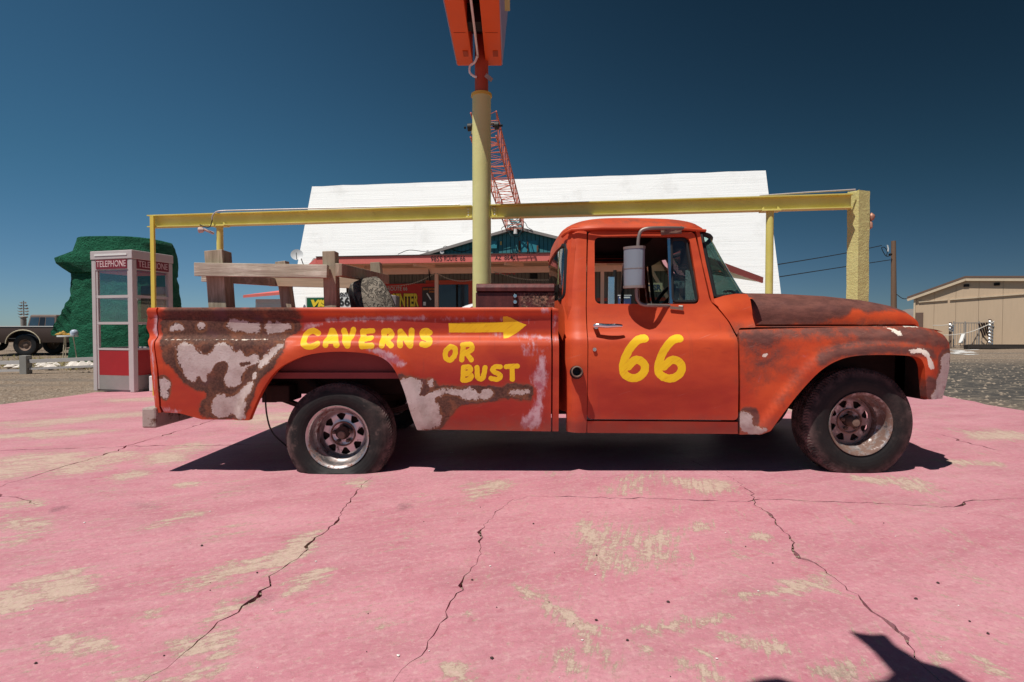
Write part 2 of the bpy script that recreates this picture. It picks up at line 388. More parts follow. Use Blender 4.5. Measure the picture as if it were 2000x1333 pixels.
# the wear of the pink paint, as blots in plan
gm = Mask(-6.2, 6.2, 1.2, 9.2, .0125)
def blot(cx, cy, rx, ry, ang, val=1.0, ch=0, soft=.22, tail=.25):
    a = R(ang); q = []
    for k in range(28):
        t = 2 * math.pi * k / 28; rr = 1 + tail * (mnoise.noise(Vector((math.cos(t) * 1.5 + cx * .11, math.sin(t) * 1.5, cy * .13))) * 1.6)
        x, y = math.cos(t) * rx * rr, math.sin(t) * ry * rr; q.append((cx + x * math.cos(a) - y * math.sin(a), cy + x * math.sin(a) + y * math.cos(a)))
    gq = [tuple(G(*u))[:2] for u in q]; s = max(.03, np.ptp(np.array(gq), axis=0).min() * soft); gm.poly(ch, gq, s, val)
for b in ((60, 908, 150, 20, -6), (190, 905, 90, 14, -12), (330, 890, 70, 16, -15), (40, 1035, 60, 24, -10), (120, 1150, 70, 22, -10), (30, 1175, 50, 22, -12), (100, 1130, 85, 8, -14),
          (570, 1080, 70, 20, -32), (455, 1120, 100, 17, -14), (520, 1090, 85, 9, -20), (330, 1020, 70, 8, -14), (600, 1135, 50, 11, -25), (440, 1195, 55, 18, -28), (345, 1265, 45, 18, -10), (410, 1265, 60, 28, -25), (280, 1210, 30, 8, -8),
          (160, 1260, 70, 26, 5), (240, 1330, 60, 14, -10), (380, 1318, 60, 12, -10), (920, 1200, 22, 16, -20), (905, 1320, 50, 18, 20), (950, 958, 55, 18, -15), (700, 945, 25, 9, 0), (360, 948, 40, 5, -8),
          (1210, 1075, 100, 40, 10), (1170, 1060, 55, 30, 30), (1270, 1060, 60, 22, -15), (1575, 1143, 60, 15, -10), (1490, 1160, 45, 8, -10), (1240, 945, 55, 13, -18), (1370, 950, 60, 14, 8), (1770, 945, 60, 12, 10), (1690, 936, 30, 5, 0),
          (1075, 1185, 65, 14, 32), (1130, 1215, 60, 14, 25), (1300, 1222, 60, 12, -14), (1380, 1210, 60, 10, -10), (1480, 1050, 22, 7, 0), (1370, 1030, 25, 12, 0), (1160, 1270, 50, 12, 42), (1110, 1300, 40, 16, 40),
          (1490, 1262, 60, 12, 10), (1640, 1310, 50, 26, 5), (1370, 1310, 60, 12, 30), (1400, 1288, 40, 10, 30), (1930, 1300, 40, 10, 35), (1850, 1290, 30, 8, 10), (1940, 850, 80, 10, 4), (1720, 940, 60, 8, 6), (1900, 905, 70, 6, 4), (1600, 800, 120, 6, 0),
          (560, 815, 110, 10, -3), (420, 800, 140, 8, -4), (150, 820, 160, 8, -5), (80, 850, 140, 7, -3), (300, 780, 100, 5, -2), (540, 830, 60, 8, -2), (250, 930, 45, 9, -10), (30, 985, 50, 9, -5), (1250, 1260, 18, 8, 0), (1340, 1300, 20, 10, 0)):
    blot(*b, ch=0)
for b in ((1640, 1315, 26, 14, 10, .7), (790, 990, 9, 5, 0, .9), (115, 995, 13, 3, -20, 1), (280, 988, 25, 3, 12, .6), (505, 1165, 20, 12, -40, .5), (480, 770, 40, 8, 0, .4)):
    blot(*b, ch=1, soft=.5)
m_pad, t = new_mat("pink_painted_concrete"); p = t.pos('Object')
wob = t.vscale(t.vadd(t.noise(p, 9, 4, .6, col=True), (-.5, -.5, -.5)), .16)
gmask = gm.node(t, "pad_wear", t.vadd(p, wob), 'xy')
q1 = t.mapt(p, (3.2, 34, 1), (0, 0, R(30))); q2 = t.mapt(p, (3.5, 40, 1), (0, 0, R(74))); q3 = t.mapt(p, (3, 30, 1), (0, 0, R(-50)))
n_lo = t.noise(p, .8, 2); xx = t.sep(p)
sel = t.sm(t.m('ADD', xx[0], t.m('MULTIPLY', t.m('SUBTRACT', n_lo, .5), 3)), -.5, .5); sel2 = t.sm(t.noise(t.mapp(p, loc=(7, 3, 0)), 1.1, 2), .5, .58)
st = t.mix(t.m('MULTIPLY', sel, sel2), t.mix(sel, t.noise(q1, 1, 8, .7), t.noise(q2, 1, 8, .7)), t.noise(q3, 1, 8, .7))
fine = t.noise(p, 130, 3, .7); mid = t.noise(p, 3.2, 6, .62); gran = t.noise(p, 30, 6, .72)
def cen(v, k): return t.m('MULTIPLY', t.m('SUBTRACT', v, .5), k)
wear = t.m('ADD', t.m('MULTIPLY', gmask[0], .25), t.m('ADD', cen(st, 1.0), t.m('ADD', cen(gran, .62), t.m('ADD', cen(fine, .30), cen(mid, .55)))))
peel = t.sm(wear, .150, .205); thin = t.sm(wear, .02, .16)
flow = t.noise(t.mapt(p, (1, 2.6, 1), (0, 0, R(20))), 1.1, 6, .62)
pink = t.mix(t.sm(flow, .3, .72), (.585, .265, .31), (.48, .18, .225))
pink = t.mix(t.m('MULTIPLY', t.sm(t.noise(p, 9, 8, .72), .52, .70), .5), pink, (.42, .10, .14))
pink = t.mix(t.m('MULTIPLY', t.sm(t.noise(q1, .8, 6, .7), .48, .72), .32), pink, (.60, .30, .335))
conc = t.mix(t.noise(p, 40, 6, .7), (.40, .325, .24), (.60, .51, .39))
pink = t.mix(t.m('MULTIPLY', thin, .5), pink, (.50, .30, .275))
grime = t.sm(t.noise(t.mapp(p, loc=(4, 9, 0)), 1.9, 8, .72), .42, .72); pink = t.mix(t.m('MULTIPLY', grime, .38), pink, (.33, .145, .165))
film = t.sm(t.noise(t.mapt(p, (1.2, 6, 1), (0, 0, R(22))), 3.0, 9, .74), .48, .66); pink = t.mix(t.m('MULTIPLY', film, .38), pink, (.58, .34, .36))
col = t.mix(t.m('MULTIPLY', peel, .76), pink, conc)
edge = t.m('MULTIPLY', peel, t.m('SUBTRACT', 1, t.sm(wear, .205, .26))); col = t.mix(t.m('MULTIPLY', edge, .45), col, (.30, .20, .15))
col = t.mix(t.m('MULTIPLY', t.sm(t.noise(p, 300, 2, .5), .62, .74), .30), col, (.30, .13, .13))
col = t.mix(t.m('MULTIPLY', gmask[1], t.m('MULTIPLY', t.sm(fine, .3, .6), .8)), col, (.06, .05, .05))
col = t.mix(t.m('MULTIPLY', t.sm(t.noise(p, 55, 6, .75), .48, .64), .46), col, (.37, .17, .185)); col = t.mix(t.m('MULTIPLY', t.sm(t.noise(t.mapp(p, loc=(3, 3, 0)), 38, 7, .75), .50, .66), .46), col, (.64, .42, .40))
scuff = t.noise(t.mapt(p, (2.2, 50, 1), (0, 0, R(8))), 1.0, 7, .7)
col = t.mix(t.m('MULTIPLY', t.sm(scuff, .56, .76), .38), col, (.30, .11, .135))
dots = t.sm(t.noise(p, 17, 3, .5), .66, .72); col = t.mix(t.m('MULTIPLY', dots, .35), col, (.34, .09, .13))
hgt = t.m('ADD', t.m('MULTIPLY', fine, .5), t.m('ADD', t.m('MULTIPLY', peel, -.6), t.m('MULTIPLY', t.noise(p, 14, 5, .6), 1.2)))
t.out(col, t.m('ADD', .62, t.m('MULTIPLY', peel, .25)), 0, t.bump(hgt, .45, .006), .3)

ring = [(v[0], v[1]) for v in pad]; rings = [ring] + cracks; pts = []; edges = []
for r_ in rings:
    b = len(pts); pts += [Vector(v) for v in r_]; edges += [(b + i, b + (i + 1) % len(r_)) for i in range(len(r_))]
cv, ce, cf, *_ = delaunay_2d_cdt(pts, edges, [], 0, 1e-5)
V = np.array([(v.x, v.y) for v in cv]); F = np.array([tuple(f) for f in cf if len(f) == 3]); c = V[F].mean(1)
keep = inside(c, ring)
for k_ in cracks: keep &= ~inside(c, k_)
F = F[keep]; mb = MB(); mb.add([(v[0], v[1], 0) for v in V], F.tolist()); cnt = {}
for f in F:
    for i in range(3):
        e = (f[i], f[(i + 1) % 3]); kk = (min(e), max(e)); cnt[kk] = None if kk in cnt else e
for e in cnt.values():
    if e is not None: a_, b_ = V[e[0]], V[e[1]]; mb.add([(a_[0], a_[1], 0), (b_[0], b_[1], 0), (b_[0], b_[1], -.03), (a_[0], a_[1], -.03)], [(0, 1, 2, 3)])
tag(build(mb, "concrete_pad", m_pad, recalc=False), kind='structure')

m_gravel, t = new_mat("gravel"); p = t.pos()
vc = t.n("TexVoronoi"); t.put(vc.inputs['Vector'], p); vc.inputs['Scale'].default_value = 38
stone = t.ramp(t.sepc(vc.outputs[1])[0], (0, (.11, .085, .065)), (.5, (.24, .185, .14)), (.85, (.32, .25, .19)), (1, (.44, .38, .31)))
big = t.noise(t.mapp(p, (1, 1.6, 1)), .35, 6, .62)
col = t.mix(t.sm(big, .4, .62), stone, t.mix(.5, stone, (.30, .215, .15)))
xs = t.sep(p)
patch = t.m('MULTIPLY', t.sm(t.m('ADD', xs[0], t.m('MULTIPLY', big, 3)), 6.2, 8.6), t.m('SUBTRACT', 1, t.sm(t.m('ADD', xs[1], t.m('MULTIPLY', big, 6)), 16, 21)))
asph = t.mix(t.sm(t.noise(t.mapp(p, (1.4, 4, 1)), 2.2, 8, .75), .5, .62), (.07, .066, .062), (.27, .225, .175))
col = t.mix(patch, col, asph)
track = t.m('MULTIPLY', t.sm(t.noise(t.mapp(p, (.12, 1.2, 1)), 1.1, 4), .5, .62), t.m('SUBTRACT', 1, patch))
col = t.mix(t.m('MULTIPLY', track, .5), col, (.16, .135, .115))
far = t.sm(xs[1], 60, 260)
col = t.mix(far, col, t.mix(t.noise(p, .02, 5), (.16, .12, .085), (.26, .20, .14)))
t.out(col, .95, 0, t.bump(t.m('ADD', vc.outputs[0], t.noise(p, 6, 5)), .9, .02), .15)
mb = MB()
gy = [-40, -12, -7] + list(np.arange(-5, 12, .5)) + list(np.arange(12, 40, 1.0)) + [45, 55, 70, 100, 160, 300, 700, 2000, 6000]
gx = [-6000, -2000, -600, -200, -90, -60] + list(np.arange(-45, 45.1, 1.0)) + [60, 90, 200, 600, 2000, 6000]
def ground_z(x, y):
    e = -.03; d = max(0, max(abs(x) - 5.6, y - 8.6, -6 - y))
    return e + min(d * .05, 1) * .10 * (mnoise.fractal(Vector((x * .22, y * .22, 0)), 1, 2, 4)) + (min(1, d / 3) * .02)
mb.grid([[(x, y, ground_z(x, y) if y < 70 and abs(x) < 60 else -.03) for x in gx] for y in gy])
tag(build(mb, "ground", m_gravel, smooth=True, angle=180), kind='structure')

def stone_shape(mb, c, s, flat=.6):
    vs = []
    for q in ((0, 0, 1), (.9, 0, .1), (.28, .85, .05), (-.72, .53, .12), (-.72, -.53, .0), (.28, -.85, .1), (0, 0, -.8)):
        vs.append((c[0] + s * q[0] * random.uniform(.6, 1.2), c[1] + s * q[1] * random.uniform(.6, 1.2), c[2] + s * flat * q[2] * random.uniform(.7, 1.2)))
    mb.add(vs, [(0, 1, 2), (0, 2, 3), (0, 3, 4), (0, 4, 5), (0, 5, 1), (6, 2, 1), (6, 3, 2), (6, 4, 3), (6, 5, 4), (6, 1, 5)])
m_stone = plain("loose_stone", (.27, .215, .165), .9, var=.5, sc=9, bump=.3)
m_dark = plain("dark_debris", (.05, .03, .028), .9, var=.4)
m_white = plain("white_chip", (.75, .72, .68), .8)
mb = MB(); n = 0
while n < 5200:
    side = random.random()
    if side < .5: x = random.uniform(-16, -4.9); y = random.uniform(6.2, 17)
    else: x = random.uniform(4.8, 17); y = random.uniform(5.9, 19)
    if inside(np.array([(x, y)]), ring)[0]: continue
    stone_shape(mb, (x, y, ground_z(x, y)), random.choice((.012, .018, .02, .025, .035)) * random.uniform(.6, 1.4)); n += 1
tag(build(mb, "gravel_stones", m_stone), kind='stuff')
mb = MB()
for i in range(1500):                                     # crumbs lying in the cracks and along the pad's edge
    k_ = cracks[random.randrange(4)]; j = random.randrange(len(k_)); a_ = k_[j]; b_ = k_[-1 - j]
    u_ = random.random(); stone_shape(mb, (a_[0] * u_ + b_[0] * (1 - u_), a_[1] * u_ + b_[1] * (1 - u_), -.012), random.uniform(.003, .010))
tag(build(mb, "crack_gravel", m_stone), kind='stuff')
mb = MB(); mw = MB()
for (px, py) in ((394, 1067), (502, 1120), (922, 1134), (960, 1287), (1083, 1081), (1042, 1024), (1305, 1177), (1509, 1101), (1456, 1069), (1726, 1023), (1832, 1140), (1929, 1239), (1894, 1215), (1164, 1213), (70, 1297), (1789, 1171), (1225, 1252), (1165, 1086)):
    g = G(px, py); stone_shape(mb, (g.x, g.y, .003), random.uniform(.004, .008))
for (px, py) in ((1417, 1042), (1481, 1156), (1163, 1124), (957, 1107), (778, 1282), (617, 1098), (165, 1022), (1749, 1049), (410, 1000), (520, 920), (1562, 913), (1432, 927), (880, 885), (884, 885), (1137, 1252), (1400, 1288)):
    g = G(px, py); stone_shape(mw, (g.x, g.y, .003), random.uniform(.004, .008), .3)
for i in range(46):
    g = G(random.uniform(20, 1980), random.uniform(800, 1330)); stone_shape(mb if random.random() < .6 else mw, (g.x, g.y, .002), random.uniform(.0015, .004))
tag(build(mb, "dark_crumbs", m_dark), kind='stuff'); tag(build(mw, "white_crumbs", m_white), kind='stuff')

m_hill = plain("hill", (.20, .17, .155), .95, var=.3, sc=.004, bsc=.02, bump=.6)
mb = MB(); rows = []
for w in (0, 1):
    for i in range(60): pass
xs_ = np.linspace(700, 6200, 90)
def hill_h(x): return max(0, 1) * (70 + 150 * max(0, (x - 1900) / 2600) ** .8 * (x > 1900) + 22 * mnoise.fractal(Vector((x * .003, 3, 0)), 1, 2, 5))
rows = [[(x, 2600, -5) for x in xs_], [(x, 2900, hill_h(x) * .55 + 12 * mnoise.noise(Vector((x * .01, 1, 0)))) for x in xs_], [(x, 3300, hill_h(x)) for x in xs_], [(x, 4200, -5) for x in xs_]]
mb.grid(rows); tag(build(mb, "hills", m_hill, smooth=True, angle=180), kind='structure')

# ---------------------------------------------------------------- the painted pickup: shared shapes
CY = 4.53                                               # centre plane of the truck
def table(*q):
    q = np.array(q); z = np.linspace(0, 2, 2001); h = np.interp(z, q[:, 0], q[:, 1]); k = np.exp(-(np.arange(-20, 21) / 6.0) ** 2 / 2); k /= k.sum()
    h = np.convolve(np.pad(h, 20, mode='edge'), k, 'valid'); return lambda x: np.interp(x, z, h)
hw_bed = table((.2, .93), (.28, .945), (.45, .966), (.70, .984), (.845, .985), (.875, .972), (.893, .942), (.91, .930), (1.0, .935), (1.036, .938), (1.048, .952), (1.075, .962), (1.090, .954), (1.10, .93), (2, .93))
hw_cab = table((.2, .925), (.27, .935), (.35, .957), (.6, .972), (.84, .970), (.885, .962), (.925, .925), (1.0, .895), (1.05, .88), (1.105, .866), (1.2, .85), (1.4, .81), (1.64, .765), (2, .70))
hw_fen = table((.2, .915), (.27, .93), (.45, .955), (.7, .97), (.84, .966), (2, .966))
def S(px, py, hw):
    z = .9
    for _ in range(12): q = P(px, py, CY - float(hw(z))); z = q.z
    return (q.x, q.z)
def SL(pts, hw): return [S(a, b, hw) for a, b in pts]
def sstep(a, b, x): t_ = np.clip((x - a) / (b - a), 0, 1); return t_ * t_ * (3 - 2 * t_)

# ---------------------------------------------------------------- wear and deep red tones of the truck's paint, traced on its side in metres
tm = Mask(-2.45, 3.05, .15, 1.9, .003); ty = Mask(-2.45, 3.05, .15, 1.9, .0025)
def c1(*q): return SL([(260 + x * .3, 560 + y * .3) for x, y in q], hw_bed)
def c2(*q, hw=hw_bed): return SL([(800 + x * .3, 560 + y * .3) for x, y in q], hw)
NX = 2.62
def nose(a): return .28 * np.clip((a - NX) / (2.98 - NX), 0, 1.05) ** 2.4
def c3(*q):
    L = SL([(1360 + x * .3, 560 + y * .3) for x, y in q], hw_fen); k = [1 + float(nose(np.array([u]))[0]) / 3.56 for u, v in L]
    return [(u * s_, HC + (v - HC) * s_) for (u, v), s_ in zip(L, k)]
PUT, RUST, FADE = 0, 1, 2
YEL, DEEP, CHIP = 0, 1, 2
tm.poly(RUST, c1((185, 215), (260, 190), (600, 180), (1000, 195), (1090, 230), (1105, 275), (1060, 312), (990, 340), (985, 430), (930, 520), (860, 580), (820, 640), (790, 740), (740, 862), (490, 862), (430, 820), (440, 760), (490, 690), (400, 670), (320, 620), (270, 540), (200, 490), (190, 400), (190, 330), (180, 280)), .024)
tm.poly(RUST, c1((230, 120), (1060, 120), (1100, 215), (1000, 225), (170, 225), (190, 160)), .04, .8)
tm.poly(RUST, c1((155, 585), (200, 575), (245, 600), (245, 710), (205, 752), (165, 720)), .01, .85)
for q in (((240, 260), (270, 235), (310, 240), (330, 265), (300, 290), (250, 285)), ((415, 245), (470, 240), (475, 285), (420, 290)),
          ((600, 240), (640, 220), (700, 218), (820, 235), (835, 300), (740, 300), (650, 295), (600, 262)), ((870, 230), (920, 225), (950, 245), (1030, 235), (1040, 290), (960, 290), (900, 310), (865, 290)),
          ((285, 400), (330, 370), (385, 370), (400, 410), (440, 430), (475, 460), (520, 420), (530, 390), (590, 360), (640, 385), (650, 430), (700, 420), (730, 460), (750, 450), (800, 430), (815, 470), (780, 510), (735, 520), (720, 560), (700, 640), (640, 650), (600, 640), (600, 570), (620, 490), (560, 490), (530, 500), (520, 560), (480, 560), (470, 620), (420, 590), (380, 620), (330, 560), (290, 500)),
          ((940, 370), (970, 375), (970, 400), (850, 530), (820, 530), (830, 490), (880, 430)), ((800, 620), (790, 660), (740, 710), (740, 860), (700, 860), (660, 820), (600, 840), (540, 850), (510, 820), (520, 740), (560, 700), (640, 720), (700, 680), (750, 630)),
          ((165, 610), (200, 590), (238, 620), (233, 710), (205, 742), (170, 700))):
    tm.poly(PUT, c1(*q), .026)
tm.poly(PUT, c1((780, 560), (810, 555), (815, 600), (780, 610)), .006, .8)
for q in (((420, 590), (440, 590), (440, 620), (420, 620)), ((690, 500), (760, 480), (770, 500), (700, 530)), ((555, 500), (615, 490), (600, 560), (550, 600), (500, 590), (530, 520))): tm.poly(PUT, c1(*q), .008, .9, sub=True)
tm.poly(RUST, c2((-70, 560), (60, 600), (160, 610), (180, 650), (420, 648), (550, 650), (620, 650), (640, 628), (780, 645), (808, 670), (790, 748), (640, 722), (540, 752), (320, 772), (250, 860), (205, 935), (-10, 935), (-70, 640)), .024)
tm.poly(PUT, c2((-55, 600), (0, 590), (30, 600), (80, 640), (70, 680), (120, 690), (200, 670), (300, 670), (380, 660), (440, 690), (520, 670), (545, 690), (520, 730), (440, 735), (380, 740), (320, 710), (250, 700), (150, 720), (190, 790), (210, 850), (190, 910), (130, 932), (45, 932), (10, 880), (-30, 760)), .026)
tm.poly(PUT, c2((650, 680), (760, 675), (770, 695), (720, 710), (650, 705)), .026)
tm.poly(PUT, c2((115, 610), (140, 600), (155, 650), (125, 655)), .026)
for q in (((70, 690), (110, 640), (130, 660), (110, 715), (60, 715)), ((440, 670), (470, 660), (470, 700), (445, 700))): tm.poly(PUT, c2(*q), .006, .8, sub=True)
for q, v in ((((830, 450), (905, 440), (885, 520), (905, 600), (870, 700), (862, 932), (715, 928), (735, 850), (800, 790), (830, 700), (800, 620), (790, 560), (830, 520)), .95), (((740, 372), (925, 372), (925, 450), (735, 455)), .38), (((858, 138), (912, 142), (900, 178), (862, 178)), .9),
             (((-50, 195), (560, 195), (800, 210), (800, 232), (560, 226), (-50, 226)), .6), (((680, 305), (960, 325), (965, 350), (900, 352), (690, 335)), .9), (((930, 180), (975, 190), (975, 380), (925, 370)), .55), (((500, 300), (640, 298), (640, 320), (560, 330)), .7), (((300, 285), (620, 290), (640, 310), (200, 312)), .5),
             (((760, 370), (776, 370), (776, 450), (758, 450)), .95), (((740, 372), (752, 372), (752, 452), (738, 452)), .95), (((800, 372), (812, 372), (812, 450), (798, 450)), .9), (((828, 372), (840, 372), (840, 450), (826, 450)), .9), (((850, 380), (860, 380), (860, 450), (850, 450)), .6), (((872, 380), (882, 380), (882, 450), (872, 450)), .5)):
    tm.poly(FADE, c2(*q), .03 if v > .8 else .035, v)
for q, v in ((((1250, 203), (1900, 185), (1900, 225), (1250, 232)), .85), (((1105, 235), (1250, 240), (1200, 275), (1100, 300)), .8), (((1490, 410), (1600, 400), (1700, 430), (1790, 505), (1740, 530), (1620, 450)), .9), (((1250, 320), (1950, 320), (1950, 345), (1250, 345)), .5), (((95, 165), (155, 175), (160, 330), (95, 330)), .75), (((95, 340), (140, 340), (150, 560), (130, 800), (105, 560)), .6), (((160, 770), (330, 800), (300, 835), (180, 835)), .55), (((1560, 410), (1650, 440), (1720, 520), (1700, 545), (1600, 450)), .8), (((1000, 340), (1140, 340), (1120, 370), (1000, 380)), .4)):
    tm.poly(FADE, c1(*q), .02, v)
ty.poly(CHIP, c1((205, 339), (1030, 339), (1030, 351), (205, 353)), .012, .62)
ty.poly(DEEP, c2((-900, 640), (980, 420), (980, 960), (-900, 960)), .10, 1); ty.poly(DEEP, c2((500, 420), (800, 420), (830, 560), (780, 930), (560, 930), (640, 700)), .06, 1)  # redder paint of the bed, with shade of its lower side painted in
ty.poly(DEEP, c2((-1800, 200), (980, 200), (980, 290), (-1800, 290)), .02, .9)  # shade of the band below the rail put into the red
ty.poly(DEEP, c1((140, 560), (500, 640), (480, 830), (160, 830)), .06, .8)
ty.poly(DEEP, c2((1160, 560), (2200, 560), (2200, 960), (1040, 960)), .13, .8)  # darker lower half of the door, shade put into the colour
# fender and hood
tm.poly(RUST, c3((240, 270), (1500, 230), (1640, 320), (1650, 420), (1560, 420), (1450, 395), (1150, 390), (900, 430), (760, 440), (900, 360), (1050, 340), (700, 330), (560, 340), (480, 420), (330, 400), (260, 340)), .06, .74)
tm.poly(RUST, c3((760, 440), (900, 395), (1150, 375), (1540, 395), (1560, 480), (1440, 450), (1150, 440), (900, 460), (780, 530)), .03, .85)
tm.poly(RUST, c3((285, 800), (340, 775), (395, 800), (405, 860), (380, 920), (290, 920)), .012)
tm.poly(RUST, c3((1570, 420), (1660, 380), (1660, 740), (1460, 740), (1470, 560), (1560, 620)), .02, .95)
tm.poly(RUST, c3((280, 330), (560, 330), (700, 400), (560, 560), (430, 640), (300, 640)), .10, .42); tm.poly(RUST, c3((620, 520), (760, 470), (700, 620), (560, 760), (480, 760)), .06, .34)
tm.poly(RUST, c3((1220, 250), (1520, 235), (1600, 320), (1360, 350)), .05, .75)
for q in (((285, 820), (330, 810), (362, 850), (352, 905), (400, 912), (448, 922), (410, 955), (272, 958)), ((1600, 440), (1650, 420), (1645, 600), (1612, 735), (1490, 735), (1540, 640), (1575, 560))): tm.poly(PUT, c3(*q), .022)
for q in (((1255, 265), (1300, 262), (1347, 290), (1332, 320), (1300, 312), (1278, 282)), ((420, 460), (440, 436), (470, 434), (455, 460)), ((1350, 412), (1440, 400), (1500, 430), (1490, 452), (1528, 510), (1522, 540), (1490, 530), (1470, 460), (1430, 432), (1370, 432)), ((1400, 252), (1490, 250), (1495, 264), (1400, 264))): ty.poly(CHIP, c3(*q), .02)
tm.poly(FADE, c3((360, 640), (420, 560), (470, 540), (400, 640)), .02, .5); tm.poly(FADE, c3((680, 440), (740, 430), (720, 480), (670, 490)), .02, .45)
hood_px = lambda *q: [(P(a, b, 3.95).x, P(a, b, 3.95).z) for a, b in q]
tm.poly(RUST, hood_px((1440, 540), (1830, 540), (1800, 610), (1740, 602), (1690, 612), (1660, 600), (1640, 618), (1560, 632), (1470, 646)), .03, 1.0)
tm.poly(RUST, hood_px((1470, 590), (1640, 590), (1600, 640), (1476, 650)), .06, .7)
tm.poly(RUST, SL([(1110, 425), (1376, 425), (1376, 441), (1110, 437)], hw_cab), .03, .3)
# brush lettering
def word(strokes, r, f):
    for s_ in strokes:
        L = f(*s_); L = catmull(L, 5) if len(L) > 2 else L
        L = [(a + random.uniform(-.0015, .0015), b + random.uniform(-.0015, .0015)) for a, b in resample(L + L[::-1], .03)[:max(2, len(resample(L + L[::-1], .03)) // 2 + 1)]]
        ty.stroke(YEL, L, r * random.uniform(.94, 1.06), .0022)
K1 = .3 / 304 * .99
word((((1205, 305), (1165, 288), (1122, 320), (1115, 360), (1140, 390), (1180, 388), (1208, 372)), ((1262, 380), (1280, 330), (1296, 288)), ((1300, 288), (1318, 330), (1335, 380)), ((1280, 352), (1322, 352)), ((1374, 288), (1388, 330), (1404, 385)), ((1436, 282), (1420, 335), (1406, 385)),
      ((1562, 290), (1500, 292)), ((1498, 292), (1500, 340), (1500, 388)), ((1502, 388), (1560, 384)), ((1502, 342), (1552, 336)), ((1634, 295), (1632, 340), (1626, 385)), ((1636, 292), (1672, 292), (1684, 318), (1660, 340), (1640, 346)), ((1650, 346), (1668, 368), (1682, 385)),
      ((1738, 385), (1742, 292)), ((1742, 295), (1775, 340), (1802, 386)), ((1804, 386), (1814, 288)), ((1930, 302), (1905, 288), (1884, 302), (1890, 326), (1920, 340), (1930, 362), (1910, 380), (1882, 376))), 18.5 * K1, c1)
word((((265, 392), (236, 420), (236, 465), (262, 480), (292, 450), (296, 405), (268, 392)), ((340, 478), (350, 385)), ((346, 382), (390, 376), (408, 400), (385, 425), (355, 432)), ((365, 432), (385, 455), (402, 478)),
      ((345, 605), (352, 527)), ((352, 527), (388, 524), (398, 545), (380, 562), (355, 566)), ((355, 568), (392, 572), (402, 592), (380, 608), (347, 610)), ((440, 528), (442, 585), (462, 602), (480, 588), (490, 530)),
      ((592, 524), (562, 522), (540, 542), (558, 560), (585, 572), (590, 590), (570, 605), (530, 598)), ((630, 522), (702, 518)), ((668, 524), (668, 604))), 16.5 * K1, c2)
ty.poly(YEL, smooth=False, poly=resample(c2((253, 238), (440, 233), (609, 232), (607, 196), (635, 194), (665, 206), (720, 235), (762, 250), (740, 268), (700, 302), (640, 335), (612, 338), (610, 298), (440, 300), (256, 300)), .02), soft=.003)
cd = lambda *q: c2(*q, hw=hw_cab)
word((((1532, 338), (1480, 352), (1425, 420), (1392, 500), (1394, 560), (1430, 592), (1480, 594), (1522, 560), (1530, 515), (1500, 482), (1460, 482), (1425, 520)),
      ((1758, 338), (1710, 352), (1655, 420), (1622, 500), (1622, 560), (1660, 592), (1715, 596), (1764, 560), (1770, 515), (1740, 482), (1700, 482), (1655, 520))), 27.5 * K1, cd)

m_truck, t = new_mat("worn_orange_paint"); p = t.n("NewGeometry").outputs["Position"]
wob = t.vscale(t.vadd(t.noise(p, 16, 7, .66, col=True), (-.5, -.5, -.5)), .030)
wob2 = t.vscale(t.vadd(t.noise(p, 60, 3, .6, col=True), (-.5, -.5, -.5)), .004)
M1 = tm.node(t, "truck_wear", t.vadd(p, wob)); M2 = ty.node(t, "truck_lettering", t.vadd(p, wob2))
nz = t.noise(p, 14, 8, .68); nf = t.noise(p, 75, 6, .65); nl = t.noise(t.mapp(p, (1, 1, 2.2)), 3.5, 6, .62)
org = t.mix(t.sm(nl, .3, .75), (.60, .082, .022), (.48, .054, .017))
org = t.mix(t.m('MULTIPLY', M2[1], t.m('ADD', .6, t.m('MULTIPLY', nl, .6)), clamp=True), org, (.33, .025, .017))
wisp = t.sm(t.noise(t.mapp(p, (1.2, 1, 6), (0, R(14), 0)), 3.2, 7, .66), .6, .78)
org = t.mix(t.m('MULTIPLY', wisp, .35), org, (.24, .026, .016))
fade = t.sm(t.m('ADD', M1[2], t.m('MULTIPLY', t.m('SUBTRACT', t.noise(t.mapp(p, (2.4, 1, 1)), 14, 8, .74), .5), 1.7)), .32, .85)
col = t.mix(t.m('MULTIPLY', fade, .82), org, t.mix(t.sm(nz, .35, .6), (.42, .13, .17), (.62, .46, .50)))
rk = t.m('ADD', M1[1], t.m('ADD', t.m('MULTIPLY', t.m('SUBTRACT', nz, .5), 1.1), t.m('MULTIPLY', t.m('SUBTRACT', nf, .5), .5)))
xz = t.sep(p); hoodk = t.sm(xz[0], 1.35, 1.5); capk = t.m('MULTIPLY', t.sm(xz[2], .985, 1.03), t.m('SUBTRACT', 1, hoodk))
rust = t.mix(t.m('MULTIPLY', t.m('MAXIMUM', hoodk, capk), .7), t.sm(rk, .38, .60), t.sm(rk, .05, .78))
stain = t.sm(t.m('ADD', M1[1], t.m('MULTIPLY', t.m('SUBTRACT', nz, .5), .8)), .08, .45); col = t.mix(t.m('MULTIPLY', stain, .55), col, (.27, .055, .025))
rc = t.mix(t.sm(nf, .3, .7), (.062, .026, .019), (.150, .068, .046)); rc = t.mix(t.sm(t.noise(p, 9, 6, .7), .5, .72), rc, (.26, .095, .05))
rc = t.mix(t.sm(t.noise(p, 5, 5, .6), .5, .72), rc, (.115, .05, .052)); rc = t.mix(t.m('MULTIPLY', t.sm(t.noise(t.mapp(p, loc=(9, 0, 1)), 6, 8, .74), .52, .66), .6), rc, (.045, .022, .018))
rc = t.mix(t.m('MULTIPLY', hoodk, .8), rc, t.mix(t.sm(t.noise(t.mapt(p, (5, 2, 16)), 1.6, 7, .66), .32, .68), (.105, .036, .030), (.20, .072, .056)))
col = t.mix(rust, col, rc)
